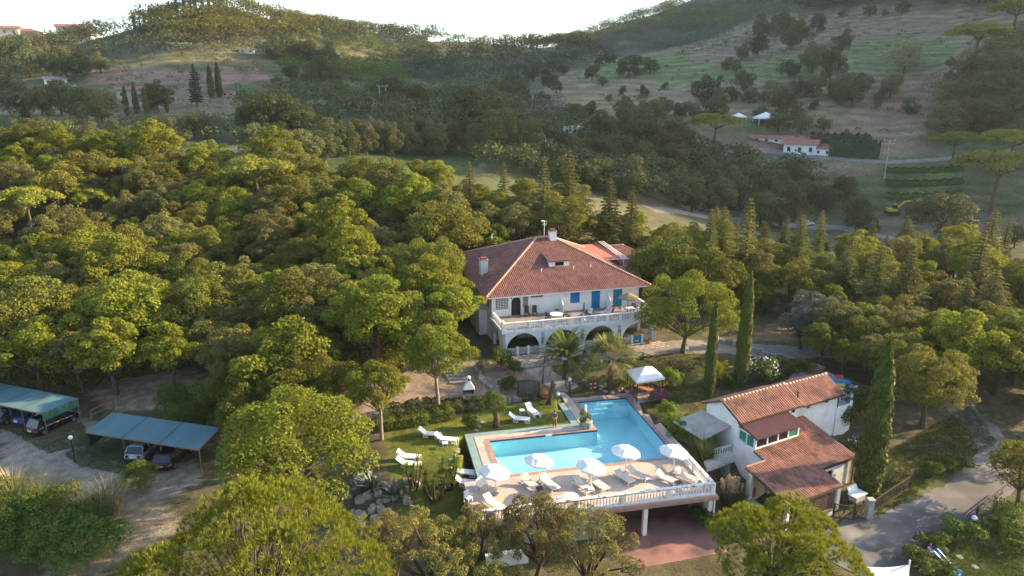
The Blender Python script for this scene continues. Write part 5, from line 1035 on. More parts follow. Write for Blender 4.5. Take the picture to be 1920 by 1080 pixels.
mass('valley_thicket', 'dark undergrowth between the valley trees right of the villa', ((1080, 260), (1300, 280), (1500, 320), (1560, 400), (1320, 390), (1180, 360), (1100, 320)), 260, (5, 8.5), 'dark leaves', 13, .6, 260)
mass('hillside_bushes', 'small bushes and saplings dotted over the right hillside', ((1000, 200), (1080, 140), (1250, 105), (1450, 50), (1880, 25), (1880, 120), (1750, 200), (1700, 280), (1440, 250), (1200, 205)), 240, (1.2, 3.2), 'dark leaves', 15, .4, 60)
mass('slope_bushes', 'small bushes dotted over the fields at upper left', ((60, 225), (140, 130), (200, 100), (420, 96), (530, 120), (640, 150), (600, 200), (440, 215)), 260, (1.4, 4.2), 'dark leaves', 16, .45, 80)
mass('valley_edge_wood', 'dark shrubby trees between the villa wood and the valley road', ((900, 325), (960, 300), (1090, 300), (1220, 345), (1330, 392), (1280, 400), (1150, 372), (1020, 340)), 190, (4.5, 8), 'dark leaves', 17, .5, 260)
# undergrowth of the near wood
def undergrowth(name, label, poly, n, mat, seed, size=(1.2, 2.8), leaf=.3, nl=110):
    rng = np.random.default_rng(seed); xs = [p[0] for p in poly]; ys = [p[1] for p in poly]; X = rng.uniform(min(xs), max(xs), n * 3); Y = rng.uniform(min(ys), max(ys), n * 3); k = inside(X, Y, poly) & (np.abs(X) < .8 * Y + 5); X, Y = X[k][:n], Y[k][:n]; Z = mesh_z(X, Y)
    Vs = []
    for i in range(len(X)):
        s = rng.uniform(*size); V, F = blob_leaves([(0, 0, s * .35, s * .6, s * .6, s * .5), (s * .3, s * .2, s * .3, s * .4, s * .4, s * .35)], nl, leaf, .6, rng, shell=.6); Vs.append(V + [X[i], Y[i], Z[i]])
    V = np.concatenate(Vs); return stuff(link(name, raw_mesh(name, V, np.arange(len(V)).reshape(-1, 4)), LM[mat]), label, 'undergrowth')
undergrowth('undergrowth', 'low evergreen undergrowth below the trees of the left wood', WL, 260, 'shrub leaves', 21)
undergrowth('edge_shrubs', 'evergreen shrubs closing the near edge of the left wood', EDGE, 130, 'oak leaves', 23, (2.2, 4.2), .24, 210)
undergrowth('undergrowth', 'low undergrowth below the trees of the right wood', WR, 110, 'shrub leaves', 22)
# ------------------------------------------------------------------ plants of the garden
def plant(name, label, cat, loc, rz=0, group=None): return thing(name, label, cat, loc, rz, group)
def on_ground(px, py, z): p = at(px, py, z); return Vector((p.x, p.y, mesh_z(p.x, p.y)))
def blades(n, rng, L, wd, tilt=(.15, 1.1), droop=.5, base_r=.1, seg=4, z0=0):
    """arching strap leaves from a common base"""
    V = []; F = []
    for i in range(n):
        a = rng.random() * 6.283; t = rng.uniform(*tilt); l = L * rng.uniform(.7, 1.15); d = np.array([math.cos(a), math.sin(a), 0]); s = np.array([-math.sin(a), math.cos(a), 0]); p = d * base_r * rng.random() + np.array([0, 0, z0]); m = len(V)
        for j in range(seg + 1):
            f = j / seg; th = t + droop * f * f * 1.6; w_ = wd * (1 - f ** 1.8) * .5 * (1 if j else .7)
            V += [p - s * w_, p + s * w_]; p = p + (d * math.sin(th) + np.array([0, 0, math.cos(th)])) * l / seg
        for j in range(seg): F.append((m + 2 * j, m + 2 * j + 1, m + 2 * j + 3, m + 2 * j + 2))
    return np.array(V), np.array(F)
def fronds(n, rng, L, leaflet, pairs, tilt, droop, z0, wd=.05):
    V = []; F = []
    for i in range(n):
        a = rng.random() * 6.283; t = rng.uniform(*tilt); l = L * rng.uniform(.8, 1.1); d = np.array([math.cos(a), math.sin(a), 0]); s = np.array([-math.sin(a), math.cos(a), 0]); p = np.array([0, 0, z0])
        for j in range(pairs):
            f = j / pairs; th = t + droop * f * f * 1.7; ax = d * math.sin(th) + np.array([0, 0, math.cos(th)]); p = p + ax * l / pairs
            if f < .12: continue
            ll = leaflet * (1 - .75 * f) * min(1, f * 5)
            for sg in (-1, 1):
                q = s * sg * .8 + ax * .7 + np.array([0, 0, -.15]) + rng.normal(0, .08, 3); q /= np.linalg.norm(q); m = len(V); w_ = ax * wd
                V += [p - w_ * .5, p + w_ * .5 + q * ll * .5, p + q * ll, p - w_ * .5 + q * ll * .45]; F.append((m, m + 1, m + 2, m + 3))
    return np.array(V), np.array(F)
def palm(px, py, z, h, L, n, mat, label, name='palm_tree', fan=False, tr=.28, dead=0, leaflet=.55):
    rng = np.random.default_rng(int(px)); p = on_ground(px, py, z); t = plant(name, label, 'palm', p); mb = MB()
    k = 9; mb.tube([(0, 0, h * j / k - .2) for j in range(k + 1)], [tr * (1.25 if j < 2 else 1) * (1 + .12 * (j % 2)) for j in range(k + 1)], 10); mb.build('trunk', M['bark'], t, True)
    if not fan:
        V, F = fronds(n, rng, L, leaflet, 40, (.05, 1.4), .75, h, .10); link('fronds', raw_mesh('fronds', V, F), LM[mat], t)
    else:
        Vs = []; Fs = []; o = 0; st = MB()
        for i in range(n):
            a = rng.random() * 6.283; th = rng.uniform(.05, 1.5); ax = np.array([math.cos(a) * math.sin(th), math.sin(a) * math.sin(th), math.cos(th)]); tip = np.array([0, 0, h]) + ax * L * .6
            st.tube([(0, 0, h), tuple(tip)], .02, 4, False); s = np.cross(ax, [0, 0, 1.]); s /= np.linalg.norm(s) + 1e-6
            m = 16; ang = np.linspace(-1.5, 1.5, m)
            for q in ang:
                d = ax * math.cos(q) + s * math.sin(q) + np.array([0, 0, -.35 * abs(q)]) + rng.normal(0, .05, 3); l = L * .55 * (1 - .15 * abs(q)); w_ = np.cross(d, np.cross(s, ax)); w_ = w_ / (np.linalg.norm(w_) + 1e-6) * .05
                Vs.append(np.array([tip, tip + d * l * .5 + w_, tip + d * l + [0, 0, -.15 * l], tip + d * l * .5 - w_])); Fs.append(np.arange(4) + o); o += 4
        link('fronds', raw_mesh('fronds', np.concatenate(Vs), np.array(Fs)), LM[mat], t); st.build('leaf_stalks', M['bark_pale'], t)
    if dead:
        V, F = fronds(dead, rng, L * .7, leaflet * .7, 16, (1.5, 2.1), .5, h - .2); link('dead_fronds', raw_mesh('dead_fronds', V, F), LM['dry leaves'], t)
    return t
palm(1060, 706, .7, 2.2, 3.9, 90, 'palm fronds', 'dark green feather palm with long arching fronds before the arcade', dead=8)
palm(1145, 725, .3, 3.3, 3.0, 60, 'fan palm fronds', 'pale fan palm with shaggy trunk beside the pool fence', fan=True, tr=.34, dead=30)
palm(1345, 712, .6, .6, 2.1, 44, 'yellow fronds', 'low bright yellow green feather palm between the cypresses', tr=.25, leaflet=.42)
def blade_plant(px, py, z, n, L, wd, mat, label, name, tilt=(.1, 1.2), droop=.4, seg=4, base=.1, extra=None, dz=0):
    rng = np.random.default_rng(int(px * 7 + py)); p = on_ground(px, py, z); t = plant(name, label, 'plant', (p.x, p.y, p.z + dz)); V, F = blades(n, rng, L, wd, tilt, droop, base, seg); link('leaves', raw_mesh('leaves', V, F), LM[mat], t)
    if extra: extra(t, rng)
    return t
def plumes(t, rng):
    Vs = []; st = MB()
    for i in range(46):
        a = rng.random() * 6.283; r = rng.uniform(0, .9); h = rng.uniform(1.9, 2.6); b = np.array([math.cos(a) * r, math.sin(a) * r, h]); st.tube([(b[0] * .3, b[1] * .3, .5), tuple(b)], .012, 4, False)
        P = b + np.stack([rng.normal(0, .05, 26), rng.normal(0, .05, 26), rng.uniform(-.1, .65, 26)], 1); Vs.append(diamonds(P, unit(rng.normal(size=(26, 3))), .2, .35, rng, np.tile([0, 0, 1.], (26, 1)) + rng.normal(0, .3, (26, 3)))[0])
    V = np.concatenate(Vs); link('plumes', raw_mesh('plumes', V, np.arange(len(V)).reshape(-1, 4)), LM['straw'], t); st.build('stems', M['bark_pale'], t)
blade_plant(1368, 950, -2.4, 900, 2.5, .035, 'reed leaves', 'pampas grass clump with cream plumes beside the garage corner', 'pampas_grass', (.05, .75), .7, 6, .45, plumes)
blade_plant(1362, 880, -1.2, 46, 1.7, .2, 'agave leaves', 'large grey green agave between terrace corner and cottage', 'agave', (.1, 1.35), .25, 5, .15)
blade_plant(1318, 868, -.8, 330, 2.0, .06, 'fan palm fronds', 'spiky yellow green strap leaved shrub at the terrace corner', 'yucca', (.05, 1.25), .35, 4, .5, dz=.5)
blade_plant(1300, 842, -.5, 200, 1.6, .06, 'fan palm fronds', 'smaller spiky shrub behind the terrace corner shrub', 'yucca', (.05, 1.25), .35, 4, .4, dz=.5)
for k, (px, py, z, n, L, lb) in enumerate(((700, 915, -.9, 48, 2.0, 'largest blue grey agave in the rockery left of terrace'), (742, 928, -1.1, 44, 1.7, 'second blue grey agave in the rockery, right of the largest'), (672, 925, -1.2, 34, 1.3, 'small agave at the left end of the rockery'))):
    blade_plant(px, py, z, n, L, .2, 'agave leaves', lb, 'agave', (.05, 1.3), .25, 5, .15)
def yucca_clump(px, py, z, stems, label):
    rng = np.random.default_rng(int(px)); p = on_ground(px, py, z); t = plant('yucca', label, 'plant', p); mb = MB(); parts = []
    for i in range(stems):
        a = rng.random() * 6.283; r = rng.uniform(.2, 1.1); h = rng.uniform(.9, 2.2); b = np.array([math.cos(a) * r, math.sin(a) * r, h]); mb.tube([(b[0] * .35, b[1] * .35, -.2), (b[0] * .8, b[1] * .8, h * .6), tuple(b)], [.09, .07, .06], 6); V, F = blades(46, rng, .75, .06, (.05, 1.9), .25, .03, 3); parts.append((V + b, F))
    V, F = merge(parts); link('leaves', raw_mesh('leaves', V, F), LM['shrub leaves'], t); mb.build('stems', M['bark'], t, True)
yucca_clump(845, 900, -.3, 11, 'multi stemmed yucca at the corner of lawn and terrace'); yucca_clump(775, 905, -.5, 8, 'slender yucca stems behind the agave rockery'); yucca_clump(815, 915, -.4, 7, 'yucca group between rockery and terrace corner')
def reeds(px, py, z, n, L, label, mat='reed leaves', base=1.2):
    return blade_plant(px, py, z, n, L, .05, mat, label, 'giant_reed', (.02, .5), .55, 5, base)
reeds(45, 1000, -3, 700, 4.2, 'tall giant reed clump at the left edge of the photo'); reeds(190, 1010, -3.2, 600, 3.6, 'giant reed clump with straw stalks left of the huge pine'); reeds(95, 990, -3, 500, 3.2, 'giant reed clump between the two taller clumps'); reeds(30, 945, -2.6, 120, 3.2, 'dry straw coloured reed tuft by the parking', 'straw', .5); reeds(215, 985, -3, 120, 3.2, 'dry stalks standing among the reeds', 'straw', .6)
def bush(key, px, py, z, h, label, wide=1.0, name='bush', flowers=None, nf=0, v=None):
    p = on_ground(px, py, z); t = put_tree(key, p.x, p.y, h, rt, label, 'bush', name, None, p.z, v, wide)
    if flowers:
        rng = np.random.default_rng(int(px)); h0, dia = PROTO[key][0][2:]; d = unit(rng.normal(size=(nf, 3))); d[:, 2] = np.abs(d[:, 2]); P = np.array([0, 0, h0 * .5]) + d * np.array([dia * .48, dia * .48, h0 * .5]); V, F = diamonds(P, unit(d + rng.normal(0, .4, d.shape)), .14, .9, rng); link('flowers', raw_mesh('flowers', V, F), LM[flowers], t)['kind'] = 'stuff'
    return t
bush('lime_bush', 1252, 780, .1, 1.6, 'clipped lime green bush nearest the gazebo along the pool edge'); bush('lime_bush', 1262, 798, 0, 1.6, 'middle clipped lime green bush along the pool edge'); bush('lime_bush', 1272, 815, -.1, 1.75, 'clipped lime green bush furthest from the gazebo')
bush('bush', 1296, 822, -.3, 1.9, 'dark green shrub beside the cottage awning', 1.2); bush('bush', 1305, 790, 0, 1.7, 'loose shrub with reddish tips above the cottage awning', 1.2); bush('bush', 1318, 838, -.5, 1.6, 'dark shrub at the foot of the awning', 1.1)
bush('lime_bush', 1258, 722, .2, 2.0, 'round bright green bush behind the gazebo', 1.0); bush('lime_bush', 1165, 728, .2, 1.2, 'low yellow green bush at the foot of the fan palm', 1.0)
bush('bush', 1237, 752, .1, 1.3, 'bougainvillea with magenta flowers beside the gazebo', 1.3, 'bougainvillea', 'pink petals', 420)
bush('bush', 1428, 712, .5, 2.6, 'rounded oleander dotted with white flowers behind the cottage', 1.2, 'oleander', 'white petals', 110); bush('bush', 1612, 862, -2, 2.2, 'white flowering oleander against the cottage gable', 1.0, 'oleander', 'white petals', 160)
bush('bush', 1485, 705, .5, 2.0, 'dense green shrub behind the cottage ridge', 1.5); bush('bush', 1450, 712, .5, 1.5, 'low shrub between oleander and dense shrub', 1.2); bush('bush', 1380, 722, .5, 1.5, 'shrub at the foot of the taller cypress', 1.2)
bush('bush', 1615, 755, .5, 2.4, 'dark shrub below the white curved wall', 1.3); bush('bush', 1585, 805, -1.5, 2.8, 'climber growing on the cottage corner', .45, 'climber'); bush('bush', 1795, 1015, -3.4, 1.9, 'clipped round shrub beside the white globe lamp', 1.25); bush('bush', 1747, 1038, -3.4, 1.6, 'clipped round shrub left of the lamp shrub', 1.2)
bush('bush', 1748, 895, -2.6, 1.2, 'small dark shrub on the grass verge by the road', 1.1); bush('bush', 1800, 875, -2.2, 1.0, 'low spreading shrub in the bend of the road', 2.2); bush('bush', 1720, 1075, -3.8, 1.6, 'shrub behind the shade sail mast', 1.2); bush('bush', 1765, 1085, -3.8, 1.3, 'shrub at the foot of the play slide', 1.2)
bush('big_bush', 262, 920, -2.2, 2.2, 'dark shrub standing in front of the black parked estate car', 1.1); bush('bush', 900, 765, .0, 1.4, 'round shrub beside the barbecue', 1.0); bush('bush', 955, 722, .6, 1.3, 'clipped green bush left of the garden swing', 1.2); bush('bush', 940, 690, .9, 2.2, 'lime tipped shrub at the corner of the arcade', 1.0)
bush('bush', 965, 700, .8, 1.3, 'grey green shrub before the corner of the arcade', 1.2); bush('silver', 905, 700, 1.0, 1.6, 'pale cactus shrub among the rocks left of villa', 1.0); bush('bush', 880, 800, 0, 1.2, 'orange tinted low shrub at the lawn edge', 1.1)
for k, (px, py) in enumerate(((350, 800), (400, 790), (440, 800), (390, 765), (330, 770))): bush('big_bush', px, py, -1.6, 2.8, 'wild shrub at the wood edge behind the right carport, number %s from the carport' % ('one two three four five'.split()[k]), 1.1)
for k, (px, py) in enumerate(((20, 1060), (75, 1070), (130, 1060), (170, 1075), (60, 1035), (110, 1030), (10, 1020))): bush('big_bush', px, py, -4, 3.3, 'dark bramble bush in the bottom left corner below the reeds, %s' % ('at the very edge,second from the edge,middle of the row,nearest the huge pine,upper row at left,upper row at right,topmost at the edge'.split(',')[k]), 1.15)
bush('bush', 1320, 985, -2.9, 1.6, 'low bush at the garage corner beside the pink floor', 1.2)
def hedge(name, label, pts, wd, h, mat, dens=260, leaf=.16, seed=1, low=0):
    rng = np.random.default_rng(seed); Vs = []; pts = [Vector((p.x, p.y, 0)) for p in pts]
    for a, b in zip(pts[:-1], pts[1:]):
        L = (b - a).length; n = int(L * dens * (h + wd / 2)); f = rng.random(n); d = (b - a) / L; s = Vector((-d.y, d.x, 0)); c = rng.uniform(-1, 1, n); side = rng.random(n) < (2 * h / (2 * h + wd)); off = np.where(side, np.sign(c) * wd / 2, c * wd / 2); z = np.where(side, rng.random(n) * h, h)
        bump = 1 + .12 * np.sin(f * L * 2.3) + .08 * np.sin(f * L * 5.1 + 1); off = off * bump + rng.normal(0, .05, n); z = z * bump + rng.normal(0, .05, n)
        X = a.x + d.x * f * L + s.x * off; Y = a.y + d.y * f * L + s.y * off; P = np.stack([X, Y, mesh_z(X, Y) + z], 1)
        Nn = unit(np.stack([s.x * off, s.y * off, np.where(side, .3, 1.)], 1) + rng.normal(0, .45, (n, 3))); Vs.append(diamonds(P, Nn, leaf, .65, rng)[0])
    V = np.concatenate(Vs); o = link(name, raw_mesh(name, V, np.arange(len(V)).reshape(-1, 4)), LM[mat]); return tag(o, label, 'hedge')
hedge('hedge', 'loose ivy hedge along the back edge of the lawn', [on_ground(705, 805, -.2), on_ground(770, 795, -.1), on_ground(850, 778, 0)], 1.6, .9, 'shrub leaves', 420)
hedge('hedge', 'second ivy bank behind the lawn hedge', [on_ground(720, 775, .1), on_ground(790, 762, .2), on_ground(880, 762, .2)], 2.0, .7, 'dark leaves', 320, .2, 2)
hedge('hedge', 'clipped box hedge in the bottom right garden', [at(1880, 970, -3.6), at(1895, 1010, -3.7), at(1905, 1045, -3.8)], 1.5, 1.1, 'shrub leaves', 420, .14, 3)
hedge('hedge', 'tall dark clipped hedge around the yard in the valley', [hit(1555, 290), hit(1648, 296)], 4, 5.0, 'dark conifer needles', 30, .7, 4); hedge('hedge', 'low dark hedge behind the white valley house', [hit(1520, 266), hit(1632, 267)], 3, 2.6, 'dark conifer needles', 40, .6, 5)
for k in range(3): hedge('hedge', ('upper', 'middle', 'lower')[k] + ' hedge row on the green terraces at right', [hit(1660, 322 + 24 * k), hit(1805, 318 + 24 * k)], 2.5, 1.1, 'shrub leaves', 60, .4, 6 + k)
# a tree trunk shape: pruned tree on the lawn, leaning stump
p = on_ground(930, 799, -.1); t = thing('pruned_tree', 'small pruned tree with thick grey trunk on the lawn', 'tree', p); MB().tube([(0, 0, -.2), (.05, 0, .8), (-.08, 0, 1.6)], [.34, .27, .3], 9).build('trunk', M['bark'], t, True)
rng = np.random.default_rng(5); V, F = blob_leaves([(0, 0, 2.4, 1.0, 1.0, .95), (-.4, .1, 3.0, .6, .6, .55), (.4, 0, 1.9, .6, .6, .6), (-.5, 0, 1.9, .5, .5, .5)], 4200, .14, .5, rng, shell=.6); link('crown', raw_mesh('crown', V, F), LM['shrub leaves'], t)
p = on_ground(1028, 756, 0); t = thing('driftwood_stump', 'leaning grey driftwood trunk beside the pool path', 'stump', p); MB().tube([(0, 0, -.2), (.25, .1, .9), (.45, .1, 1.8), (.4, .1, 2.5)], [.3, .24, .26, .12], 9).build('trunk', M['bark'], t, True); MB().tube([(.45, .1, 1.7), (.75, .1, 2.2)], [.14, .06], 7).build('branch', M['bark'], t, True)

# ------------------------------------------------------------------ furniture
def lounger_plastic():
    t = thing('sun_lounger', 'white plastic sun lounger', 'sun lounger'); s = MB()
    for k in range(9): s.cbox((-.15 + k * .15, 0, .36), (.125, .62, .04))
    s.box(-.25, -.35, .30, 1.15, -.30, .38); s.box(-.25, .30, .30, 1.15, .35, .38); s.build('seat', M['white'], t)
    b = MB(); b.add([(-.25, -.33, .36), (-.25, .33, .36), (-.85, .33, .82), (-.85, -.33, .82), (-.28, -.33, .31), (-.28, .33, .31), (-.88, .33, .77), (-.88, -.33, .77)], [(0, 1, 2, 3), (7, 6, 5, 4), (0, 4, 5, 1), (2, 6, 7, 3), (1, 5, 6, 2), (0, 3, 7, 4)]); b.build('backrest', M['white'], t)
    for x in (-.15, .95):
        for y in (-.31, .31):
            w = MB(); w.box(x - .24, y - .03, .02, x - .16, y + .03, .32); w.box(x + .16, y - .03, .02, x + .24, y + .03, .32); w.box(x - .16, y - .03, .25, x + .16, y + .03, .32); w.box(x - .16, y - .03, 0.02, x + .16, y + .03, .07); w.box(x - .03, y - .03, .07, x + .03, y + .03, .25); w.build('leg', M['white'], t)
    return t
def lounger_deck():
    t = thing('deck_lounger', 'white canvas deck lounger', 'sun lounger'); MB().box(-.2, -.33, .30, 1.1, .33, .34).build('seat', M['lounger_cloth'], t)
    MB().add([(-.2, -.33, .34), (-.2, .33, .34), (-.8, .33, .72), (-.8, -.33, .72), (-.22, -.33, .30), (-.22, .33, .30), (-.82, .33, .68), (-.82, -.33, .68)], [(0, 1, 2, 3), (7, 6, 5, 4), (0, 4, 5, 1), (2, 6, 7, 3), (1, 5, 6, 2), (0, 3, 7, 4)]).build('backrest', M['lounger_cloth'], t)
    f = MB(); f.box(-.8, -.38, .27, 1.15, -.335, .32); f.box(-.8, .335, .27, 1.15, .38, .32); f.box(1.11, -.33, .27, 1.15, .33, .32); f.build('frame', M['white'], t)
    for x in (-.65, 1.0):
        for y in (-.355, .355): MB().box(x - .025, y - .025, 0, x + .025, y + .025, .27).build('leg', M['white'], t)
    return t
def place(proto_, items, group, used=[]):
    first = True
    for (p, rz, lb) in items:
        if first: o = proto_; o.location = p; o.rotation_euler = (0, 0, rz); o['label'] = lb; o['group'] = group; first = False; TREES[o.name] = snapshot(o)
        else: dup(proto_, p, rz, 1, lb, group)
lw = lambda px, py: on_ground(px, py, -.1)
place(lounger_plastic(), [(lw(803, 818), R(-12), 'left lounger of the white plastic pair before the ivy hedge'), (lw(834, 828), R(-12), 'right lounger of the white plastic pair before the ivy hedge'), (lw(764, 861), R(-8), 'far lounger of the close pair at the left of the lawn'), (lw(763, 873), R(-8), 'near lounger of the close pair at the left of the lawn'),
      (lw(971, 790), R(-10), 'white plastic lounger between pruned tree and standing person'), (lw(997, 775), R(-62), 'white plastic lounger turned towards the pool below the path'), (lw(866, 878), R(-8), 'white lounger half hidden by the yucca, further from the terrace'), (lw(871, 893), R(-8), 'white lounger half hidden by the yucca, nearer the terrace')], 'white plastic loungers on the lawn')
dk_ = lambda cx, cy: at(840 + cx / 3.4286, 820 + cy / 3.4286, .3).xy
def D3(cx, cy): q = dk_(cx, cy); return Vector((q.x, q.y, 0.004))
place(lounger_deck(), [(D3(525, 292), R(-56), 'deck lounger left of the second parasol from the left'), (D3(643, 288), R(-56), 'deck lounger right of the second parasol from the left'), (D3(860, 305), R(-56), 'deck lounger left of the middle parasol'), (D3(958, 290), R(-56), 'deck lounger right of the middle parasol'),
      (D3(1120, 245), R(-52), 'deck lounger left of the fourth parasol from the left'), (D3(1212, 230), R(-40), 'deck lounger right of the fourth parasol from the left'), (D3(1395, 258), R(-42), 'deck lounger left of the rightmost parasol'), (D3(1525, 245), R(-42), 'deck lounger right of the rightmost parasol'), (D3(285, 420), R(-50), 'deck lounger beside the front balustrade at the left end of the deck')], 'canvas loungers on the pool deck')
def parasol():
    t = thing('parasol', 'white parasol', 'parasol'); MB().lathe([(.28, 0), (.28, .08), (.06, .12), (.06, .3)], n=12).build('base', M['concrete'], t); MB().tube([(0, 0, .1), (0, 0, 2.5)], .028, 8).build('pole', M['white'], t)
    c = MB(); n = 8; R1 = 1.22; z0 = 1.95; tl = R(9)
    def T(x, y, z): return (x * math.cos(tl) + (z - 2.3) * math.sin(tl), y, -x * math.sin(tl) + (z - 2.3) * math.cos(tl) + 2.3)
    V = [T(0, 0, 2.52)]; F = []
    for k in range(n):
        a = 2 * math.pi * k / n; am = a + math.pi / n
        V += [T(.62 * math.cos(a), .62 * math.sin(a), 2.33), T(R1 * math.cos(a), R1 * math.sin(a), z0), T(R1 * .93 * math.cos(am), R1 * .93 * math.sin(am), z0 + .03), T(R1 * math.cos(a), R1 * math.sin(a), z0 - .14), T(R1 * .93 * math.cos(am), R1 * .93 * math.sin(am), z0 - .10), T(.6 * math.cos(am), .6 * math.sin(am), 2.30)]
    for k in range(n):
        a = 1 + 6 * k; b = 1 + 6 * ((k + 1) % n); F += [(0, a, a + 5), (0, a + 5, b), (a, a + 1, a + 2, a + 5), (a + 5, a + 2, b + 1, b), (a + 1, a + 3, a + 4, a + 2), (a + 2, a + 4, b + 3, b + 1)]
    c.add(V, F); c.build('canopy', M['canvas'], t); rb = MB()
    for k in range(n): a = 2 * math.pi * k / n; rb.beam(T(0, 0, 2.47), T(R1 * .97 * math.cos(a), R1 * .97 * math.sin(a), z0 - .01), .015, .015)
    rb.build('ribs', M['white'], t); MB().lathe([(.05, 2.5), (.03, 2.62), (0, 2.64)], n=8).build('finial', M['white'], t)
    return t
place(parasol(), [(pf(-1.04, -2.63, .004), R(10), 'leftmost white parasol on the pool deck'), (pf(2.69, -1.7, .004), R(30), 'second white parasol from the left on the pool deck'), (pf(6.47, -3.36, .004), R(5), 'middle white parasol on the pool deck'), (pf(9.96, -1.74, .004), R(22), 'fourth white parasol from the left, nearest the pool edge'), (pf(13.8, -2.55, .004), R(15), 'rightmost white parasol beside the side balustrade')], 'white parasols on the pool deck')
def stool(mat):
    t = thing('side_table', 'small side table', 'side table'); MB().box(-.24, -.24, .40, .24, .24, .44).build('tabletop', M[mat], t)
    for x in (-.2, .2):
        for y in (-.2, .2): MB().box(x - .02, y - .02, 0, x + .02, y + .02, .40).build('leg', M[mat], t)
    return t
place(stool('iron'), [(D3(588, 335), .3, 'grey side table between the loungers of the second parasol'), (D3(1482, 296), .3, 'grey side table between the loungers of the rightmost parasol')], 'grey side tables on the deck')
place(stool('white'), [(lw(979, 776), .3, 'low white table beside the turned lounger on the lawn'), (lw(835, 838), .1, 'low white table in front of the lounger pair on the lawn'), (D3(917, 335), .2, 'white side table at the foot of the middle parasol')], 'low white tables')
def round_table(p, r, h, label, mat='white', legs=4):
    t = thing('round_table', label, 'table', p); MB().lathe([(r - .02, h - .04), (r, h - .03), (r, h), (0, h)], n=20).build('tabletop', M[mat], t)
    for k in range(legs): a = 6.283 * k / legs + .5; MB().tube([(r * .75 * math.cos(a), r * .75 * math.sin(a), 0), (r * .5 * math.cos(a), r * .5 * math.sin(a), h - .04)], .025, 6).build('leg', M[mat], t)
    return t
round_table(pf(4.25, -5.2, .004), .62, .72, 'round white table by the front balustrade of the deck')
def chair(mat='white', name='garden_chair'):
    t = thing(name, 'white garden chair', 'chair'); MB().box(-.25, -.25, .41, .25, .25, .45).build('seat', M[mat], t); b = MB()
    for k in range(5): b.box(-.25, -.21 + k * .1, .47, -.21, -.16 + k * .1, .86)
    b.box(-.255, -.25, .82, -.205, .25, .9); b.build('backrest', M[mat], t)
    for x in (-.22, .22):
        for y in (-.22, .22): MB().box(x - .025, y - .025, 0, x + .025, y + .025, .41).build('leg', M[mat], t)
    for y in (-.27, .27): MB().box(-.22, y - .03, .62, .2, y + .03, .66).build('armrest', M[mat], t)
    return t
on_bal = lambda px, py: at(px, py, 4.0)
def HB(u, v): q = hf(u, v, 4.016); return q
place(chair(), [(on_ground(1285, 660, .9), R(200), 'white plastic chair under the spreading tree by the drive'), (D3(205, 315), R(-30), 'left white chair at the left end of the deck'), (D3(232, 300), R(-60), 'right white chair at the left end of the deck'), (D3(130, 395), R(-40), 'white chair at the deck corner behind the olive branches'), (pf(3.4, -5.3, .004), R(10), 'white chair beside the round table on the deck'),
      (HB(11.7, 2.9), R(180), 'white chair beside the folded brown parasol on the balcony'), (HB(15.9, 2.3), R(30), 'white chair left of the thatched parasol table'), (HB(17.7, 2.4), R(150), 'white chair right of the thatched parasol table')], 'white plastic chairs')
place(chair('iron', 'dark_chair'), [(HB(6.4, 3.0), R(20), 'dark chair left of the balcony oval table'), (HB(7.7, 3.6), R(-90), 'dark chair behind the balcony oval table'), (HB(8.5, 2.8), R(170), 'dark chair right of the balcony oval table'), (HB(11.2, 2.6), R(40), 'dark chair behind the folded brown parasol'), (HB(17.6, 3.4), R(-120), 'dark chair behind the thatched parasol')], 'dark chairs on the balcony')
t = thing('oval_table', 'white oval table on the balcony', 'table', HB(7.3, 2.6), HA); MB().lathe([(.78, .68), (.8, .70), (.8, .72), (0, .72)], n=20).build('tabletop', M['white'], t)
for x in (-.5, .5):
    for y in (-.3, .3): MB().box(x - .03, y - .03, 0, x + .03, y + .03, .68).build('leg', M['white'], t)
t = thing('square_table', 'white table under the thatched parasol', 'table', HB(16.8, 2.4), HA); MB().box(-.5, -.5, .68, .5, .5, .72).build('tabletop', M['white'], t)
for x in (-.42, .42):
    for y in (-.42, .42): MB().box(x - .03, y - .03, 0, x + .03, y + .03, .68).build('leg', M['white'], t)
t = thing('thatched_parasol', 'straw thatched parasol at the right end of the balcony', 'parasol', HB(16.8, 3.2), HA); MB().tube([(0, 0, 0), (0, 0, 2.3)], .04, 8).build('pole', M['wood'], t); MB().lathe([(1.25, 1.75), (1.2, 1.85), (.7, 2.1), (.15, 2.38), (0, 2.42)], n=24).build('canopy', M['thatch'], t)
t = thing('folded_parasol', 'folded brown parasol on the balcony', 'parasol', HB(10.4, 1.6), HA); MB().tube([(0, 0, 0), (0, 0, 2.3)], .025, 8).build('pole', M['white'], t); MB().lathe([(.06, .9), (.16, 1.0), (.13, 1.5), (.07, 2.1), (.02, 2.25)], n=10).build('canopy', M['brown_cloth'], t); MB().lathe([(.25, 0), (.25, .08), (.05, .12)], n=12).build('base', M['white'], t)
t = thing('deck_chair', 'blue and white striped deck chair on the balcony', 'chair', HB(14.0, 2.8), HA + R(200))
for k in range(6): MB().beam((-.55, -.28 + k * .11, .85), (.5, -.28 + k * .11, .22), .055, .015).build('stripe', M['blue'] if k % 2 else M['white'], t)
f = MB(); [(f.beam((-.6, y, .9), (.6, y, .16), .04, .04), f.beam((-.5, y, 0), (.35, y, .5), .04, .04), f.beam((.55, y, 0), (-.2, y, .62), .04, .04)) for y in (-.35, .35)]; f.build('frame', M['white'], t)
t = thing('white_bench', 'low white bench table behind the balcony balustrade', 'bench', HB(3.6, .75), HA); MB().box(-1.1, -.25, .62, 1.1, .25, .68).build('seat', M['white'], t)
for x in (-1, -.33, .33, 1): MB().box(x - .04, -.2, 0, x + .04, .2, .62).build('leg', M['white'], t)
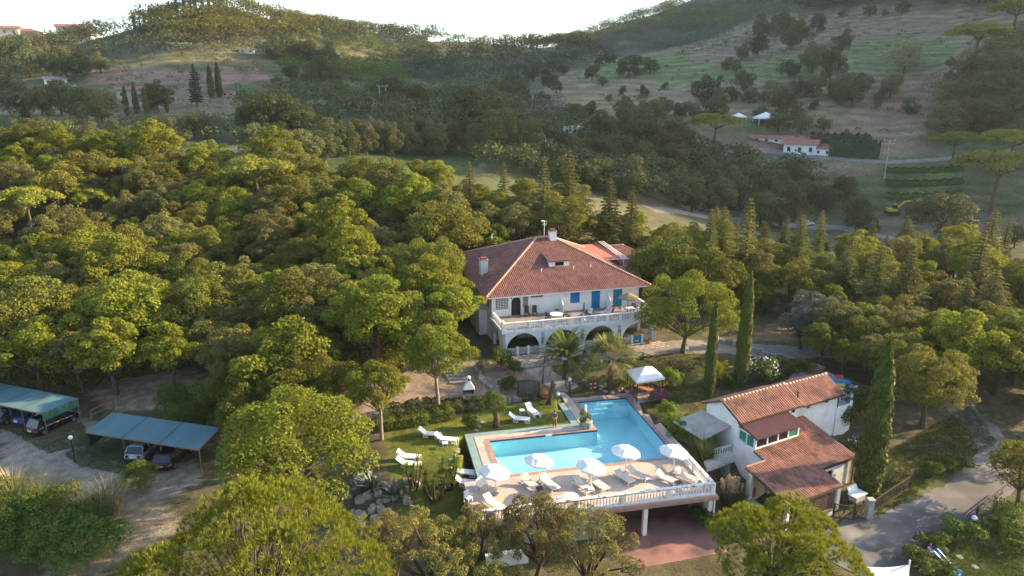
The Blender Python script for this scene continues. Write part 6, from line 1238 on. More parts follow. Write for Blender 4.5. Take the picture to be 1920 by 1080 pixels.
for k, (u, lb) in enumerate(((4.3, 'left'), (5.3, 'right'))):
    t = thing('wicker_chair', lb + ' tall brown chair against the balcony wall', 'chair', HB(u, 4.7), HA); MB().box(-.28, -.28, .4, .28, .28, .46).build('seat', M['wood_dark'], t); MB().box(-.28, .24, .46, .28, .3, 1.25).build('backrest', M['wood_dark'], t)
    for x in (-.24, .24):
        for y in (-.24, .24): MB().box(x - .03, y - .03, 0, x + .03, y + .03, .4).build('leg', M['wood_dark'], t)
for u, v, lb in ((8.6, 1.9, 'potted plant by the oval table on the balcony'), (15.0, 3.5, 'potted plant beside the striped deck chair'), ):
    t = thing('potted_plant', lb, 'plant', HB(u, v)); MB().lathe([(.15, 0), (.22, .35), (.24, .38)], n=12).build('pot', M['terracotta'], t); rng = np.random.default_rng(3); V, F = blades(60, rng, .7, .05, (.1, 1.2), .5, .05, 3, .35); link('leaves', raw_mesh('leaves', V, F), LM['shrub leaves'], t)
for px, py, z, lb in ((957, 692, 1, 'terracotta pot beside the first arch gate'), (955, 680, 1, 'dark potted plant at the first arch gate'), (1096, 668, 1, 'terracotta pots with plants between second and third arch'), (1216, 645, 1, 'potted plant at the right end of the arcade')):
    p = at(px, py, z); t = thing('potted_plant', lb, 'plant', (p.x, p.y, 1.02)); MB().lathe([(.16, 0), (.27, .38), (.29, .42)], n=12).build('pot', M['terracotta'], t); rng = np.random.default_rng(int(px)); V, F = blades(70, rng, .6, .06, (.1, 1.3), .5, .05, 3, .38); link('leaves', raw_mesh('leaves', V, F), LM['dark leaves'], t)
p = on_ground(1019, 742, .2); t = thing('clay_urn', 'large round terracotta urn beside the garden swing', 'urn', p); MB().lathe([(.2, 0), (.42, .25), (.5, .55), (.4, .85), (.28, .95), (.33, 1.02)], n=16).build('body', M['terracotta'], t, True); MB().lathe([(.26, .9), (.0, .9)], n=16).build('mouth', M['dark'], t)
# garden swing
p = on_ground(990, 741, .3); t = thing('garden_swing', 'black slatted garden swing bench with tall curved back', 'bench', p, R(-6)); b = MB(); s = MB()
for k in range(17):
    x = -1 + k * .125; h = 1.55 + .22 * math.sqrt(max(0, 1 - (x / 1.02) ** 2)); b.beam((x, .35, .5), (x, .62, h), .085, .03); s.beam((x, -.5, .42), (x, .35, .5), .09, .03)
b.build('backrest', M['wood_dark'], t); s.build('seat', M['wood_dark'], t)
for x in (-1.1, 1.1): MB().box(x - .04, -.5, 0, x + .04, -.42, .7).build('leg', M['iron'], t); MB().beam((x, .4, 0), (x, .66, 1.55), .08, .08).build('leg', M['iron'], t); MB().beam((x, -.5, .7), (x, .5, .72), .08, .05).build('armrest', M['iron'], t)
f = MB(); pr = [(-1.06 + 2.12 * k / 10, .63, 1.55 + .22 * math.sqrt(max(0, 1 - (-1 + 2 * k / 10) ** 2))) for k in range(11)]
for a, q in zip(pr[:-1], pr[1:]): f.beam(a, q, .05, .07)
f.build('top_rail', M['iron'], t)
# barbecue
p = on_ground(879, 741, .5); t = thing('barbecue', 'white hooded masonry barbecue with brick hearth', 'barbecue', p, R(8)); 
for x in (-.55, .47): MB().box(x, -.35, 0, x + .1, .35, .75).build('leg', M['plaster'], t)
MB().box(-.6, -.4, .75, .6, .4, .85).build('shelf', M['concrete'], t); h = MB(); h.box(-.55, -.32, .85, -.42, .35, 1.35); h.box(.42, -.32, .85, .55, .35, 1.35); h.box(-.42, .2, .85, .42, .35, 1.35); h.build('hearth', M['brick'], t)
MB().hexa([(-.6, -.4, 1.35), (.6, -.4, 1.35), (.6, .4, 1.35), (-.6, .4, 1.35), (-.22, -.1, 2.0), (.22, -.1, 2.0), (.22, .3, 2.0), (-.22, .3, 2.0)]).build('hood', M['plaster'], t); MB().box(-.2, -.08, 2.0, .2, .28, 2.45).build('flue', M['plaster'], t); MB().lathe([(.24, 2.45), (.2, 2.6), (0, 2.7)], (0, .1, 0), 10).build('cowl', M['plaster'], t); MB().box(-.1, -.1, 2.2, .1, -.075, 2.42).build('flue_opening', M['dark'], t)
MB().box(-1.9, -.25, .7, -.7, .3, .78).build('worktop', M['concrete'], t); [MB().box(x, -.2, 0, x + .1, .25, .7).build('worktop_leg', M['plaster'], t) for x in (-1.85, -1.2)]
# planter with statue at the inner pool corner
t = thing('statue_planter', 'round stone planter with green plant and white statue at the pool corner', 'planter', pf(9.3, 6.75, .004)); MB().lathe([(.62, 0), (.55, .3), (.6, .62), (.5, .7), (.5, .66), (0, .66)], n=16).build('stone_base', M['stone'], t)
rng = np.random.default_rng(9); V, F = blob_leaves([(-.2, .1, 1.2, .45, .4, .6), (.15, 0, 1.0, .35, .35, .35), (-.3, -.1, .6, .4, .35, .5)], 1300, .13, .5, rng, shell=.5); link('plant', raw_mesh('plant', V, F), LM['shrub leaves'], t); MB().lathe([(.16, 1.3), (.2, 1.5), (.14, 1.75), (.1, 1.9), (.14, 2.0), (.11, 2.15), (0, 2.2)], (-.1, .1, 0), 10).build('statue', M['white'], t, True)
# gazebo
gc = [at(1174, 693, 2.35), at(1194, 716, 2.35), at(1246.7, 708, 2.35), at(1223, 686.7, 2.35)]; cen = sum(gc, Vector()) / 4; gb = mesh_z(cen.x, cen.y); t = thing('gazebo', 'gazebo with white pyramid canvas roof and dark posts by the pool', 'gazebo', (cen.x, cen.y, gb)); lc = [q - Vector((cen.x, cen.y, gb)) for q in gc]; ap = Vector((0, 0, 3.15 - gb))
MB().add([*lc, ap] + [q - Vector((0, 0, .22)) for q in lc], [(0, 1, 4), (1, 2, 4), (2, 3, 4), (3, 0, 4), (0, 5, 6, 1), (1, 6, 7, 2), (2, 7, 8, 3), (3, 8, 5, 0)]).build('canopy', M['canvas'], t)
for i, q in enumerate(lc):
    b = Vector((q.x * .9, q.y * .9, 0)); MB().box(b.x - .05, b.y - .05, 0, b.x + .05, b.y + .05, q.z - .02).build('post', M['wood_dark'], t)
    if i in (0,):
        n_ = lc[1]; 
        for f_ in (.33, .66): w_ = q.lerp(n_, f_); MB().box(w_.x * .9 - .04, w_.y * .9 - .04, 0, w_.x * .9 + .04, w_.y * .9 + .04, q.z - .02).build('post', M['wood_dark'], t)
g = MB(); a, b = lc[0] * .9, lc[1] * .9
for z in (.3, .9): g.beam((a.x, a.y, z), (b.x, b.y, z), .06, .06)
for k in range(12): q = a.lerp(b, k / 12); r_ = a.lerp(b, (k + 1) / 12); g.beam((q.x, q.y, .3), (r_.x, r_.y, .9), .02, .03); g.beam((r_.x, r_.y, .3), (q.x, q.y, .9), .02, .03)
g.build('side_lattice', M['wood_dark'], t)
t2 = thing('gazebo_table', 'long terracotta coloured table under the gazebo', 'table', (cen.x, cen.y, gb), R(-45)); MB().box(-1.1, -.4, .70, 1.1, .4, .76).build('tabletop', M['terracotta'], t2)
for x in (-.95, .95):
    for y in (-.3, .3): MB().box(x - .04, y - .04, 0, x + .04, y + .04, .70).build('leg', M['wood_dark'], t2)
struct(MB().prism([(cen.x + 1.08 * (q.x), cen.y + 1.08 * (q.y)) for q in lc], gb - .4, gb + .02).build('gazebo_floor', M['paving']))
# fences
def picket(label, pts, h=1.05, gap=.14, mat='iron', name='iron_fence'):
    t = thing(name, label, 'fence', pts[0]); o = pts[0]
    for a, b in zip(pts[:-1], pts[1:]):
        L = (b - a).length; k = max(2, int(L / gap)); g = MB()
        for j in range(k): q = a.lerp(b, j / k) - o; g.box(q.x - .008, q.y - .008, q.z + .05, q.x + .008, q.y + .008, q.z + h)
        f = g.build('bars', M[mat], t); f['kind'] = 'stuff'; MB().beam(a - o + Vector((0, 0, h)), b - o + Vector((0, 0, h)), .03, .03).build('rail', M[mat], t); MB().beam(a - o + Vector((0, 0, .12)), b - o + Vector((0, 0, .12)), .03, .03).build('rail', M[mat], t); MB().box(a.x - o.x - .03, a.y - o.y - .03, a.z - o.z, a.x - o.x + .03, a.y - o.y + .03, a.z - o.z + h + .1).build('post', M[mat], t)
    return t
picket('black iron fence behind the narrow end of the pool', [pf(9.9, 15.8, .1), pf(9.95, 14.15, 0), pf(12.6, 14.2, .05), pf(15.3, 14.25, .1)]); picket('black iron fence between the pool and the lime bushes', [pf(16.7, 13.2, .05), pf(17.6, 12.8, .05), pf(19.3, 13.4, .05)])
picket('black iron fence below the garden swing', [on_ground(945, 760, .1), on_ground(985, 748, .2), on_ground(1028, 752, .1)], .9)
t = thing('lifebuoy', 'red ring lifebuoy hanging on the iron pool fence', 'lifebuoy', pf(12.4, 14.1, .72), POOL_A); tb = MB(); n = 20
ring = [(.33 * math.cos(6.2832 * k / n), 0, .33 * math.sin(6.2832 * k / n)) for k in range(n + 1)]; tb.tube(ring, .085, 8, False); tb.build('ring', M['red'], t, True)
for k in range(4): a = 1.57 * k + .78; MB().tube([(.33 * math.cos(a - .13), 0, .33 * math.sin(a - .13)), (.33 * math.cos(a + .13), 0, .33 * math.sin(a + .13))], .09, 8).build('band', M['white'], t, True)
def lattice(label, pts, h, mat='wood_dark', name='lattice_fence', sp=.45, posts=True):
    o = pts[0]; t = thing(name, label, 'fence', o)
    for a, b in zip(pts[:-1], pts[1:]):
        L = (b - a).length; k = max(2, int(L / sp)); g = MB(); z = Vector((0, 0, 1))
        for j in range(k):
            q, r_ = a.lerp(b, j / k) - o, a.lerp(b, (j + 1) / k) - o; g.beam(q + z * .05, r_ + z * h, .03, .05); g.beam(q + z * h, r_ + z * .05, .03, .05)
        f = g.build('crossed_slats', M[mat], t); f['kind'] = 'stuff'; MB().beam(a - o + z * h, b - o + z * h, .07, .06).build('top_rail', M[mat], t); MB().beam(a - o + z * .05, b - o + z * .05, .06, .05).build('bottom_rail', M[mat], t); q = a - o; MB().box(q.x - .06, q.y - .06, q.z - .3, q.x + .06, q.y + .06, q.z + h + .08).build('post', M[mat], t)
    return t
lattice('dark diamond lattice fence along the drive before the villa', [on_ground(1165, 672, .9), on_ground(1205, 674, .9), on_ground(1255, 682, .9), on_ground(1305, 690, .8)], .8)
lattice('short dark lattice fence beside the feather palm', [on_ground(1018, 712, .8), on_ground(1021, 680, .95), on_ground(1040, 676, .95)], .8)
lattice('brown lattice fence round the cottage garden by the cypress', [on_ground(1562, 968, -2.8), on_ground(1600, 975, -2.8), on_ground(1635, 962, -2.8), on_ground(1705, 918, -2.7), on_ground(1655, 900, -2.5)], 1.15)
lattice('low log fence along the lower edge of the road', [on_ground(1708, 1062, -3.6), on_ground(1735, 1035, -3.5), on_ground(1775, 1010, -3.4), on_ground(1830, 970, -3.3), on_ground(1880, 930, -3.2)], .75, 'wood_dark', 'log_fence', 1.0)
p = on_ground(1628, 972, -2.8); t = thing('gate_pillar', 'grey concrete pillar at the corner of the lattice fence', 'pillar', p); MB().box(-.22, -.22, -.3, .22, .22, 1.7).build('shaft', M['concrete'], t); MB().box(-.27, -.27, 1.7, .27, .27, 1.78).build('cap', M['concrete'], t)
p = on_ground(1605, 945, -2.8); t = thing('grill_cart', 'white metal grill cart on the cottage lawn', 'grill', p, R(30)); MB().box(-.6, -.35, .45, .6, .35, .95).build('cabinet', M['concrete'], t); MB().box(-.75, -.4, .95, .75, .4, 1.02).build('worktop', M['white'], t); MB().add([(-.6, .38, 1.02), (.6, .38, 1.02), (.6, .62, 1.45), (-.6, .62, 1.45)], [(0, 1, 2, 3)]).build('open_lid', M['white'], t)
for x in (-.55, .55):
    for y in (-.3, .3): MB().box(x - .04, y - .04, 0, x + .04, y + .04, .45).build('leg', M['iron'], t)
for k, (px, py) in enumerate(((1533, 972), (1553, 965))):
    p = on_ground(px, py, -2.8); t = thing('flower_trough', ('left', 'right')[k] + ' white flower trough before the cottage porch', 'planter', p, SA); MB().hexa([(-.38, -.14, 0), (.38, -.14, 0), (.38, .14, 0), (-.38, .14, 0), (-.45, -.2, .35), (.45, -.2, .35), (.45, .2, .35), (-.45, .2, .35)]).build('trough', M['white'], t); MB().box(-.42, -.17, .33, .42, .17, .356).build('soil', M['bark'], t)
def lamp(px, py, z, label, h=1.9):
    p = on_ground(px, py, z); t = thing('garden_lamp', label, 'lamp', p); MB().tube([(0, 0, -.1), (0, 0, h)], .05, 8).build('pole', M['iron'], t); MB().sphere((0, 0, h + .18), .2).build('globe', M['white_glass'], t, True)
lamp(141, 867, -2, 'white globe lamp on a black post in the parking', 2.3); lamp(1818, 1015, -3.5, 'white globe lamp in the bottom right garden', 1.7); lamp(1068, 732, .3, 'small globe lamp behind the iron pool fence', 1.3); lamp(1046, 762, 0, 'black lamp post beside the driftwood trunk', 1.3)
# slide and shade sail
p = at(1748, 1072, -3.9); t = thing('play_slide', 'light blue plastic play slide with red ladder', 'slide', (p.x, p.y, mesh_z(p.x, p.y)), R(-48)); 
for y in (-.28, .28): MB().beam((-.75, y, 0), (-.45, y, 1.5), .06, .1).build('side_rail', M['ltblue'], t)
for k in range(5): MB().box(-.76 + k * .07, -.28, .2 + k * .27, -.6 + k * .07, .28, .27 + k * .27).build('rung', M['red'], t)
MB().box(-.5, -.28, 1.15, -.1, .28, 1.22).build('platform', M['ltblue'], t); ch_ = [(-.1, 1.2), (.4, .85), (.95, .45), (1.4, .22), (1.7, .2)]
for (x0, z0), (x1, z1) in zip(ch_[:-1], ch_[1:]): MB().beam((x0, 0, z0), (x1, 0, z1), .5, .05).build('chute', M['ltblue'], t)
for y in (-.28, .28):
    for (x0, z0), (x1, z1) in zip(ch_[:-1], ch_[1:]): MB().beam((x0, y, z0 + .1), (x1, y, z1 + .1), .05, .2).build('chute_side', M['ltblue'], t)
sp_ = [at(1622, 1062, 0), at(1705, 1058, .2), at(1715, 1130, -.6), at(1640, 1140, -.8)]; t = thing('shade_sail', 'cream shade sail stretched from a mast at the bottom edge', 'shade sail', (sp_[1].x, sp_[1].y, mesh_z(sp_[1].x, sp_[1].y))); V = []; F = []; o = t.location; m = 10
for i in range(m + 1):
    for j in range(m + 1):
        u_, v_ = i / m, j / m; q = sp_[0].lerp(sp_[1], u_).lerp(sp_[3].lerp(sp_[2], u_), v_); c_ = (sum(sp_, Vector()) / 4); k_ = .28 * (u_ * (1 - u_) * 4 * (1 if v_ in (0, 1) else 0) + v_ * (1 - v_) * 4 * (1 if u_ in (0, 1) else 0)); e = .10 * (4 * u_ * (1 - u_) * (2 * v_ - 1) ** 2 + 4 * v_ * (1 - v_) * (2 * u_ - 1) ** 2); q = q.lerp(c_, e); V.append(q - o - Vector((0, 0, .5 * u_ * (1 - u_) * v_ * (1 - v_))))
F = [(i * (m + 1) + j, i * (m + 1) + j + 1, (i + 1) * (m + 1) + j + 1, (i + 1) * (m + 1) + j) for i in range(m) for j in range(m)]; MB().add(V, F).build('sail', M['canvas'], t, True); MB().tube([(0, 0, 0), tuple(sp_[1] - o + Vector((0, 0, .3)))], .06, 8).build('mast', M['trim'], t); MB().tube([tuple(sp_[1] - o), (1.0, 1.2, .1)], .02, 5).build('guy_rope', M['iron'], t); MB().tube([tuple(sp_[1] - o), tuple(Vector((-3.4, .4, 2.9)))], .02, 5).build('guy_rope', M['iron'], t)
# yard things behind the cottage
t = thing('play_kayaks', 'red and blue plastic play boat in the yard behind cottage', 'toy', sf(20.2, 11.2, .93), SA + R(35))
MB().lathe([(0, -1.2), (.35, -.7), (.45, 0), (.35, .7), (0, 1.2)], n=10).build('hull', M['blue'], t, True); kids(t)[0].rotation_euler = (R(90), 0, R(20)); kids(t)[0].location = (0, 0, .38)
MB().hexa([(-.2, -.4, .55), (1.0, -.3, .55), (1.0, .5, .55), (-.2, .5, .55), (0, -.2, .95), (.8, -.2, .95), (.8, .4, .95), (0, .4, .95)]).build('cover', M['red'], t); MB().box(-1.2, -.5, .42, -.3, .3, .5).build('tray', M['yellow'], t)
t = thing('wooden_crate', 'brown wooden crate at the back of the cottage yard', 'crate', sf(20.8, 14.6, .93), SA)
for z in (.05, .3, .55): MB().box(-.7, -.5, z, .7, -.45, z + .2).build('slat', M['wood'], t); MB().box(-.7, .45, z, .7, .5, z + .2).build('slat', M['wood'], t); MB().box(-.7, -.45, z, -.65, .45, z + .2).build('slat', M['wood'], t); MB().box(.65, -.45, z, .7, .45, z + .2).build('slat', M['wood'], t)
MB().box(-.7, -.5, .78, .7, .5, .82).build('lid', M['wood'], t)
# stepping stones, steps, rocks
def stone_mesh(seed, rx, ry, h):
    rg = random.Random(seed); n = 7; top = [(rx * math.cos(6.283 * k / n) * rg.uniform(.8, 1.1), ry * math.sin(6.283 * k / n) * rg.uniform(.8, 1.1)) for k in range(n)]; m = MB(); V = [(x * 1.08, y * 1.08, 0) for x, y in top] + [(x * 1.05, y * 1.05, h * .6) for x, y in top] + [(x * .85, y * .85, h * rg.uniform(.9, 1.1)) for x, y in top]
    m.add(V, [tuple(range(n))[::-1], tuple(range(2 * n, 3 * n))] + [(r * n + k, r * n + (k + 1) % n, (r + 1) * n + (k + 1) % n, (r + 1) * n + k) for r in (0, 1) for k in range(n)]); me = bpy.data.meshes.new('stone'); me.from_pydata(m.v, [], m.f); return me
SMESH = [stone_mesh(k, .5, .42, 1) for k in range(6)]
for m_ in SMESH: m_.materials.append(M['stone'])
def stones(name, label, cat, pts, size, h, jitter=.1, seed=1, sink=.3, mat=None):
    rg = random.Random(seed); t = thing(name, label, cat, (pts[0][0], pts[0][1], mesh_z(pts[0][0], pts[0][1])))
    for q in pts:
        x, y = q[0] + rg.uniform(-jitter, jitter), q[1] + rg.uniform(-jitter, jitter); s = rg.uniform(*size); hh = rg.uniform(*h); o = link('stone', rg.choice(SMESH), None, t); o.location = (x - t.location.x, y - t.location.y, mesh_z(x, y) - t.location.z - hh * sink); o.scale = (s, s, hh); o.rotation_euler = (0, 0, rg.random() * 6.28)
    return t
def along(pts, step):
    out = []
    for a, b in zip(pts[:-1], pts[1:]):
        k = max(1, int((b - a).length / step)); out += [a.lerp(b, j / k) for j in range(k)]
    return out + [pts[-1]]
stones('stepping_stone_path', 'row of pale stepping stones crossing the lawn', 'path', along([lw(847, 862), lw(860, 838), lw(884, 815), lw(905, 793)], .75), (.45, .65), (.12, .16), .06, 1, .55)
stones('stepping_stone_path', 'stepping stones along the far edge of the lawn', 'path', along([lw(965, 752), lw(985, 746), lw(1025, 746)], .85), (.6, .8), (.12, .16), .05, 2, .55)
stones('stepping_stone_path', 'pale flagstones beside the slide in the bottom right garden', 'path', along([at(1775, 1035, -3.5), at(1800, 1050, -3.6), at(1830, 1068, -3.7)], .6), (.5, .8), (.1, .14), .2, 3, .55)
rg = random.Random(8)
stones('rockery', 'pale boulders under the agaves left of the terrace', 'rocks', [at(rg.uniform(655, 780), rg.uniform(905, 965), -1.2) for _ in range(46)], (.4, .95), (.25, .55), .2, 4, .3)
stones('rock_border', 'rough stone border of the bed left of the villa', 'rocks', along([on_ground(893, 690, 1), on_ground(905, 712, .9), on_ground(930, 722, .8), on_ground(948, 708, .9)], .5), (.5, .9), (.3, .55), .15, 5, .3); stones('rock_border', 'grey stone edging below the barbecue slope', 'rocks', along([on_ground(892, 758, .2), on_ground(925, 752, .2), on_ground(975, 745, .3)], .5), (.5, .8), (.4, .7), .15, 6, .3)
stones('rock_border', 'ring of pale stones round the foot of the fan palm', 'rocks', [on_ground(1145 + 20 * math.cos(a * .7), 727 + 7 * math.sin(a * .7), .2) for a in range(9)], (.4, .6), (.25, .4), .05, 7, .3); stones('drive_wall', 'low fieldstone wall along the far side of the drive', 'wall', along([on_ground(1345, 642, .7), on_ground(1390, 655, .7), on_ground(1440, 668, .6), on_ground(1520, 685, .4)], .42), (.5, .8), (.5, .9), .12, 8, .3)
t = thing('stone_steps', 'rustic steps climbing through the trees left of the villa', 'steps', on_ground(860, 715, .8), R(6))
for k in range(9): 
    q = (-.18 * k, .62 * k); w_ = MB().box(q[0] - 1.0, q[1] - .28, -.3, q[0] + 1.0, q[1] + .3, .14 + .13 * k); w_.build('step', M['stone'], t)
# barbecue terrace path paving before the arcade
pv = MB(); rg = random.Random(4)
for i in range(30):
    for j in range(7):
        u0 = -.6 + i * .68 + (j % 2) * .3; v0 = -3.9 + j * .54
        if j < 3 and i > 10: continue
        c_ = hf(u0 + .3, v0 + .25); m_ = [hf(u0 + rg.uniform(0, .06), v0 + rg.uniform(0, .05)), hf(u0 + .62 + rg.uniform(-.04, .04), v0 + rg.uniform(0, .05)), hf(u0 + .62 + rg.uniform(-.04, .04), v0 + .49 + rg.uniform(-.03, .03)), hf(u0 + rg.uniform(0, .06), v0 + .49)]; pv.prism(m_, .9, 1.05 + rg.uniform(0, .02))
pv2 = struct(pv.build('forecourt_paving', M['paving']))
for k in range(26):
    pass
drape('garden_path', [hf(3, -4), hf(3.6, -6.5), hf(5.2, -8.4), pf(8.4, 18.2)], [3, 2.2, 1.8, 1.6], M['paving'], .04, .4, 7)
# ------------------------------------------------------------------ carports and cars
PK = -2.0
def carport(label, TL, BL, BR, TR, drop, seg):
    c = (BL + BR + TL + TR) / 4; g = mesh_z(c.x, c.y); t = thing('carport', label, 'carport', (c.x, c.y, g)); o = t.location; L = [q - o for q in (BL, BR, TR, TL)]
    V = []; F = []; nu, nv = seg * 6, 10; rg = random.Random(seg)
    for i in range(nu + 1):
        for j in range(nv + 1):
            u, v = i / nu, j / nv; q = L[0].lerp(L[1], u).lerp(L[3].lerp(L[2], u), v); sag = .10 * math.sin(math.pi * ((u * seg) % 1)) * math.sin(math.pi * v) + rg.uniform(0, .015); V.append(q - Vector((0, 0, sag)))
    for i in range(nu):
        for j in range(nv): a = i * (nv + 1) + j; F.append((a, a + nv + 1, a + nv + 2, a + 1))
    MB().add(V, F).build('canopy', M['teal'], t, True)
    fr = MB()
    for k in range(seg + 1):
        a, b = L[0].lerp(L[1], k / seg), L[3].lerp(L[2], k / seg); MB().beam(a - Vector((0, 0, .06)), b - Vector((0, 0, .06)), .07, .09).build('rafter', M['wood'], t)
        for q in (a.lerp(b, .04), a.lerp(b, .96)): MB().tube([(q.x, q.y, -.2), (q.x, q.y, q.z - .08)], .05, 6).build('post', M['wood'], t)
    for k in range(1, seg): a, b = L[0].lerp(L[1], k / seg), L[3].lerp(L[2], k / seg); MB().beam(a + Vector((0, 0, .012)), b + Vector((0, 0, .012)), .09, .012).build('seam', M['teal_side'], t)
    MB().beam(L[0] - Vector((0, 0, .07)), L[1] - Vector((0, 0, .07)), .08, .1).build('beam', M['wood'], t); MB().beam(L[3] - Vector((0, 0, .07)), L[2] - Vector((0, 0, .07)), .08, .1).build('beam', M['wood'], t)
    for side, h in drop:
        a, b = (L[0], L[3]) if side == 'L' else (L[1], L[2]); e = (a - L[0 if side == 'R' else 1]).normalized() * .02; m = 14; V = []; F = []
        for k in range(m + 1):
            q = a.lerp(b, k / m); w_ = e * (1 + 2 * (k % 2)); V += [q + w_, q + w_ - Vector((0, 0, h))]
        for k in range(m): F.append((2 * k, 2 * k + 2, 2 * k + 3, 2 * k + 1))
        MB().add(V, F).build('side_curtain', M['teal_side'], t)
    return t
z_ = .35
c1, c2 = at(146, 746.5, z_), at(78, 775, z_); dl = (at(0, 718, z_) - c1).normalized(); carport('left blue green shade net carport with hanging green side curtain', c1 + dl * 15, c2 + dl * 15, c2, c1, [('R', .85)], 5)
TL, BL, BR = at(211, 773, z_), at(160, 810, z_), at(371, 843, z_); TR = BR + (TL - BL) * 1.02; carport('right blue green shade net carport over two estate cars', TL, BL, BR, TR, [('L', 1.7)], 3)
ax = (TL - BL); yaw = math.atan2(ax.y, ax.x)
def carmat(name, c): return pmat(name, c, tuple(x * .92 for x in c), 2, .25, spec=.6, metal=.15)
def car(label, p, yaw, color, L=4.5, W=1.78, H=1.48, kind='wagon', rails=True):
    t = thing('parked_car', label, 'car', p, yaw); h = W / 2
    rear = -L / 2; fr = L / 2; tail = .25 if kind == 'wagon' else .3
    st = [(rear, .42, .62, .86), (rear + .06, .30, .78, .95), (rear + .5, .24, .92, 1), (rear + 1.2, .22, .94, 1), (0, .22, .93, 1), (fr - 1.25, .22, .92, 1), (fr - .55, .25, .82, .97), (fr - .12, .30, .66, .90), (fr, .40, .55, .80)]
    V = []; F = []
    for x, zb, zt, wf in st:
        w_ = h * wf
        for y, z in ((-w_ * .9, zb), (-w_, zb + .14), (-w_, zt - .16), (-w_ * .94, zt - .02), (-w_ * .55, zt + .03), (0, zt + .04), (w_ * .55, zt + .03), (w_ * .94, zt - .02), (w_, zt - .16), (w_, zb + .14), (w_ * .9, zb)): V.append((x, y, z))
    m = 11
    for i in range(len(st) - 1):
        for k in range(m): F.append((i * m + k, i * m + (k + 1) % m, (i + 1) * m + (k + 1) % m, (i + 1) * m + k))
    F += [tuple(range(m))[::-1], tuple((len(st) - 1) * m + k for k in range(m))]; F = [f[::-1] for f in F]
    body = MB().add(V, F).build('body', color, t, True)
    # cabin
    cr, cf, wr, wf = rear + tail, fr - 1.15, rear + tail + (.42 if kind == 'wagon' else .75), fr - 1.95; b0, b1 = h * .92, h * .76; zt = .9
    top = [(wr, -b1, H), (wf, -b1, H - .02), (wf, b1, H - .02), (wr, b1, H)]; bot = [(cr, -b0, zt), (cf, -b0, zt), (cf, b0, zt), (cr, b0, zt)]
    MB().hexa(bot + top).build('cabin', M['dark_glass'], t); rf_ = MB(); rf_.hexa([(wr - .08, -b1 - .02, H - .03), (wf + .08, -b1 - .02, H - .05), (wf + .08, b1 + .02, H - .05), (wr - .08, b1 + .02, H - .03), (wr, -b1 + .12, H + .04), (wf, -b1 + .12, H + .03), (wf, b1 - .12, H + .03), (wr, b1 - .12, H + .04)]); rf_.build('roof', color, t)
    for s in (-1, 1):
        for x0, x1 in ((cr, wr), (cf, wf), (cr + (cf - cr) * .38, wr + (wf - wr) * .33), (cr + (cf - cr) * .66, wr + (wf - wr) * .66)): MB().beam((x0, s * (b0 + .006), zt), (x1, s * (b1 + .012), H - .02), .05, .09).build('pillar', color, t)
    for x in (rear + .85, fr - .85):
        for s in (-1, 1):
            w_ = MB(); w_.tube([(x, s * (h - .2), .32), (x, s * (h + .01), .32)], .32, 18); wo = w_.build('tyre', M['rubber'], t, False); MB().tube([(x, s * (h + .0), .32), (x, s * (h + .02), .32)], .2, 12).build('rim', M['rim'], wo)
    for s in (-1, 1): MB().box(rear - .012, s * h * .62 - .14, .62, rear + .12, s * h * .62 + .14, .84).build('tail_light', M['lamp_red'], t); MB().box(fr - .16, s * h * .6 - .16, .52, fr + .008, s * h * .6 + .16, .66).build('headlight', M['white_glass'], t); MB().box(cf - .35, s * (h + .02) - .09, .92, cf - .2, s * (h + .02) + .09, 1.05).build('mirror', color, t)
    MB().box(rear - .02, -.26, .60, rear + .02, .26, .71).build('number_plate', M['plate'], t); MB().box(rear - .03, -h * .86, .30, rear + .1, h * .86, .44).build('bumper', M['iron'], t)
    if rails:
        for s in (-1, 1): MB().tube([(wr + .05, s * (b1 - .08), H + .03), (wr + .2, s * (b1 - .08), H + .09), (wf - .2, s * (b1 - .08), H + .08), (wf - .05, s * (b1 - .08), H + .02)], .022, 6).build('roof_rail', M['rim'], t)
    return t
silver, black, blue_ = carmat('silver paint', (.36, .37, .38)), carmat('black paint', (.012, .013, .016)), carmat('blue paint', (.02, .06, .22))
def cp(px, py, L): p = at(px, py, PK + .3); d = Vector((math.cos(yaw), math.sin(yaw), 0)); q = p + d * (L / 2); return Vector((q.x, q.y, mesh_z(q.x, q.y)))
car('silver estate car under the right carport', cp(249, 866, 4.6), yaw, silver); car('black estate car with roof rails under the right carport', cp(300, 883, 4.6), yaw, black)
yaw1 = math.atan2((c1 - c2).y, (c1 - c2).x); yaw = yaw1
car('black off roader with roof rails under the left carport', cp(56, 815, 4.7), yaw, black, 4.7, 1.86, 1.62); car('blue hatchback under the left carport', cp(30, 797, 4.0), yaw, blue_, 4.0, 1.72, 1.5, 'hatch', False); car('dark grey car at the left edge under the carport', cp(-14, 797, 4.3), yaw, carmat('dark grey paint', (.05, .055, .06)), 4.3, 1.75, 1.48, 'hatch', False)
for px, py, lb, m_, a in ((1513, 422, 'white car parked beside the valley road', carmat('white paint', (.7, .7, .7)), .25), (1312, 396, 'dark car parked under trees on the valley road', black, .2)):
    p = hit(px, py); car(lb, p, a, m_, 4.4, 1.8, 1.5, 'hatch', False)
# handrail between the carports
a, b = on_ground(172, 785, -1.8), on_ground(214, 768, -1.8); t = thing('timber_handrail', 'timber handrail beside the path between the carports', 'fence', a)
for f_ in (0, 1): q = a.lerp(b, f_) - a; MB().box(q.x - .06, q.y - .06, q.z - .2, q.x + .06, q.y + .06, q.z + 1.1).build('post', M['wood'], t)
for z in (.55, 1.08): MB().beam(Vector((0, 0, z)), b - a + Vector((0, 0, z)), .08, .1).build('rail', M['wood'], t)

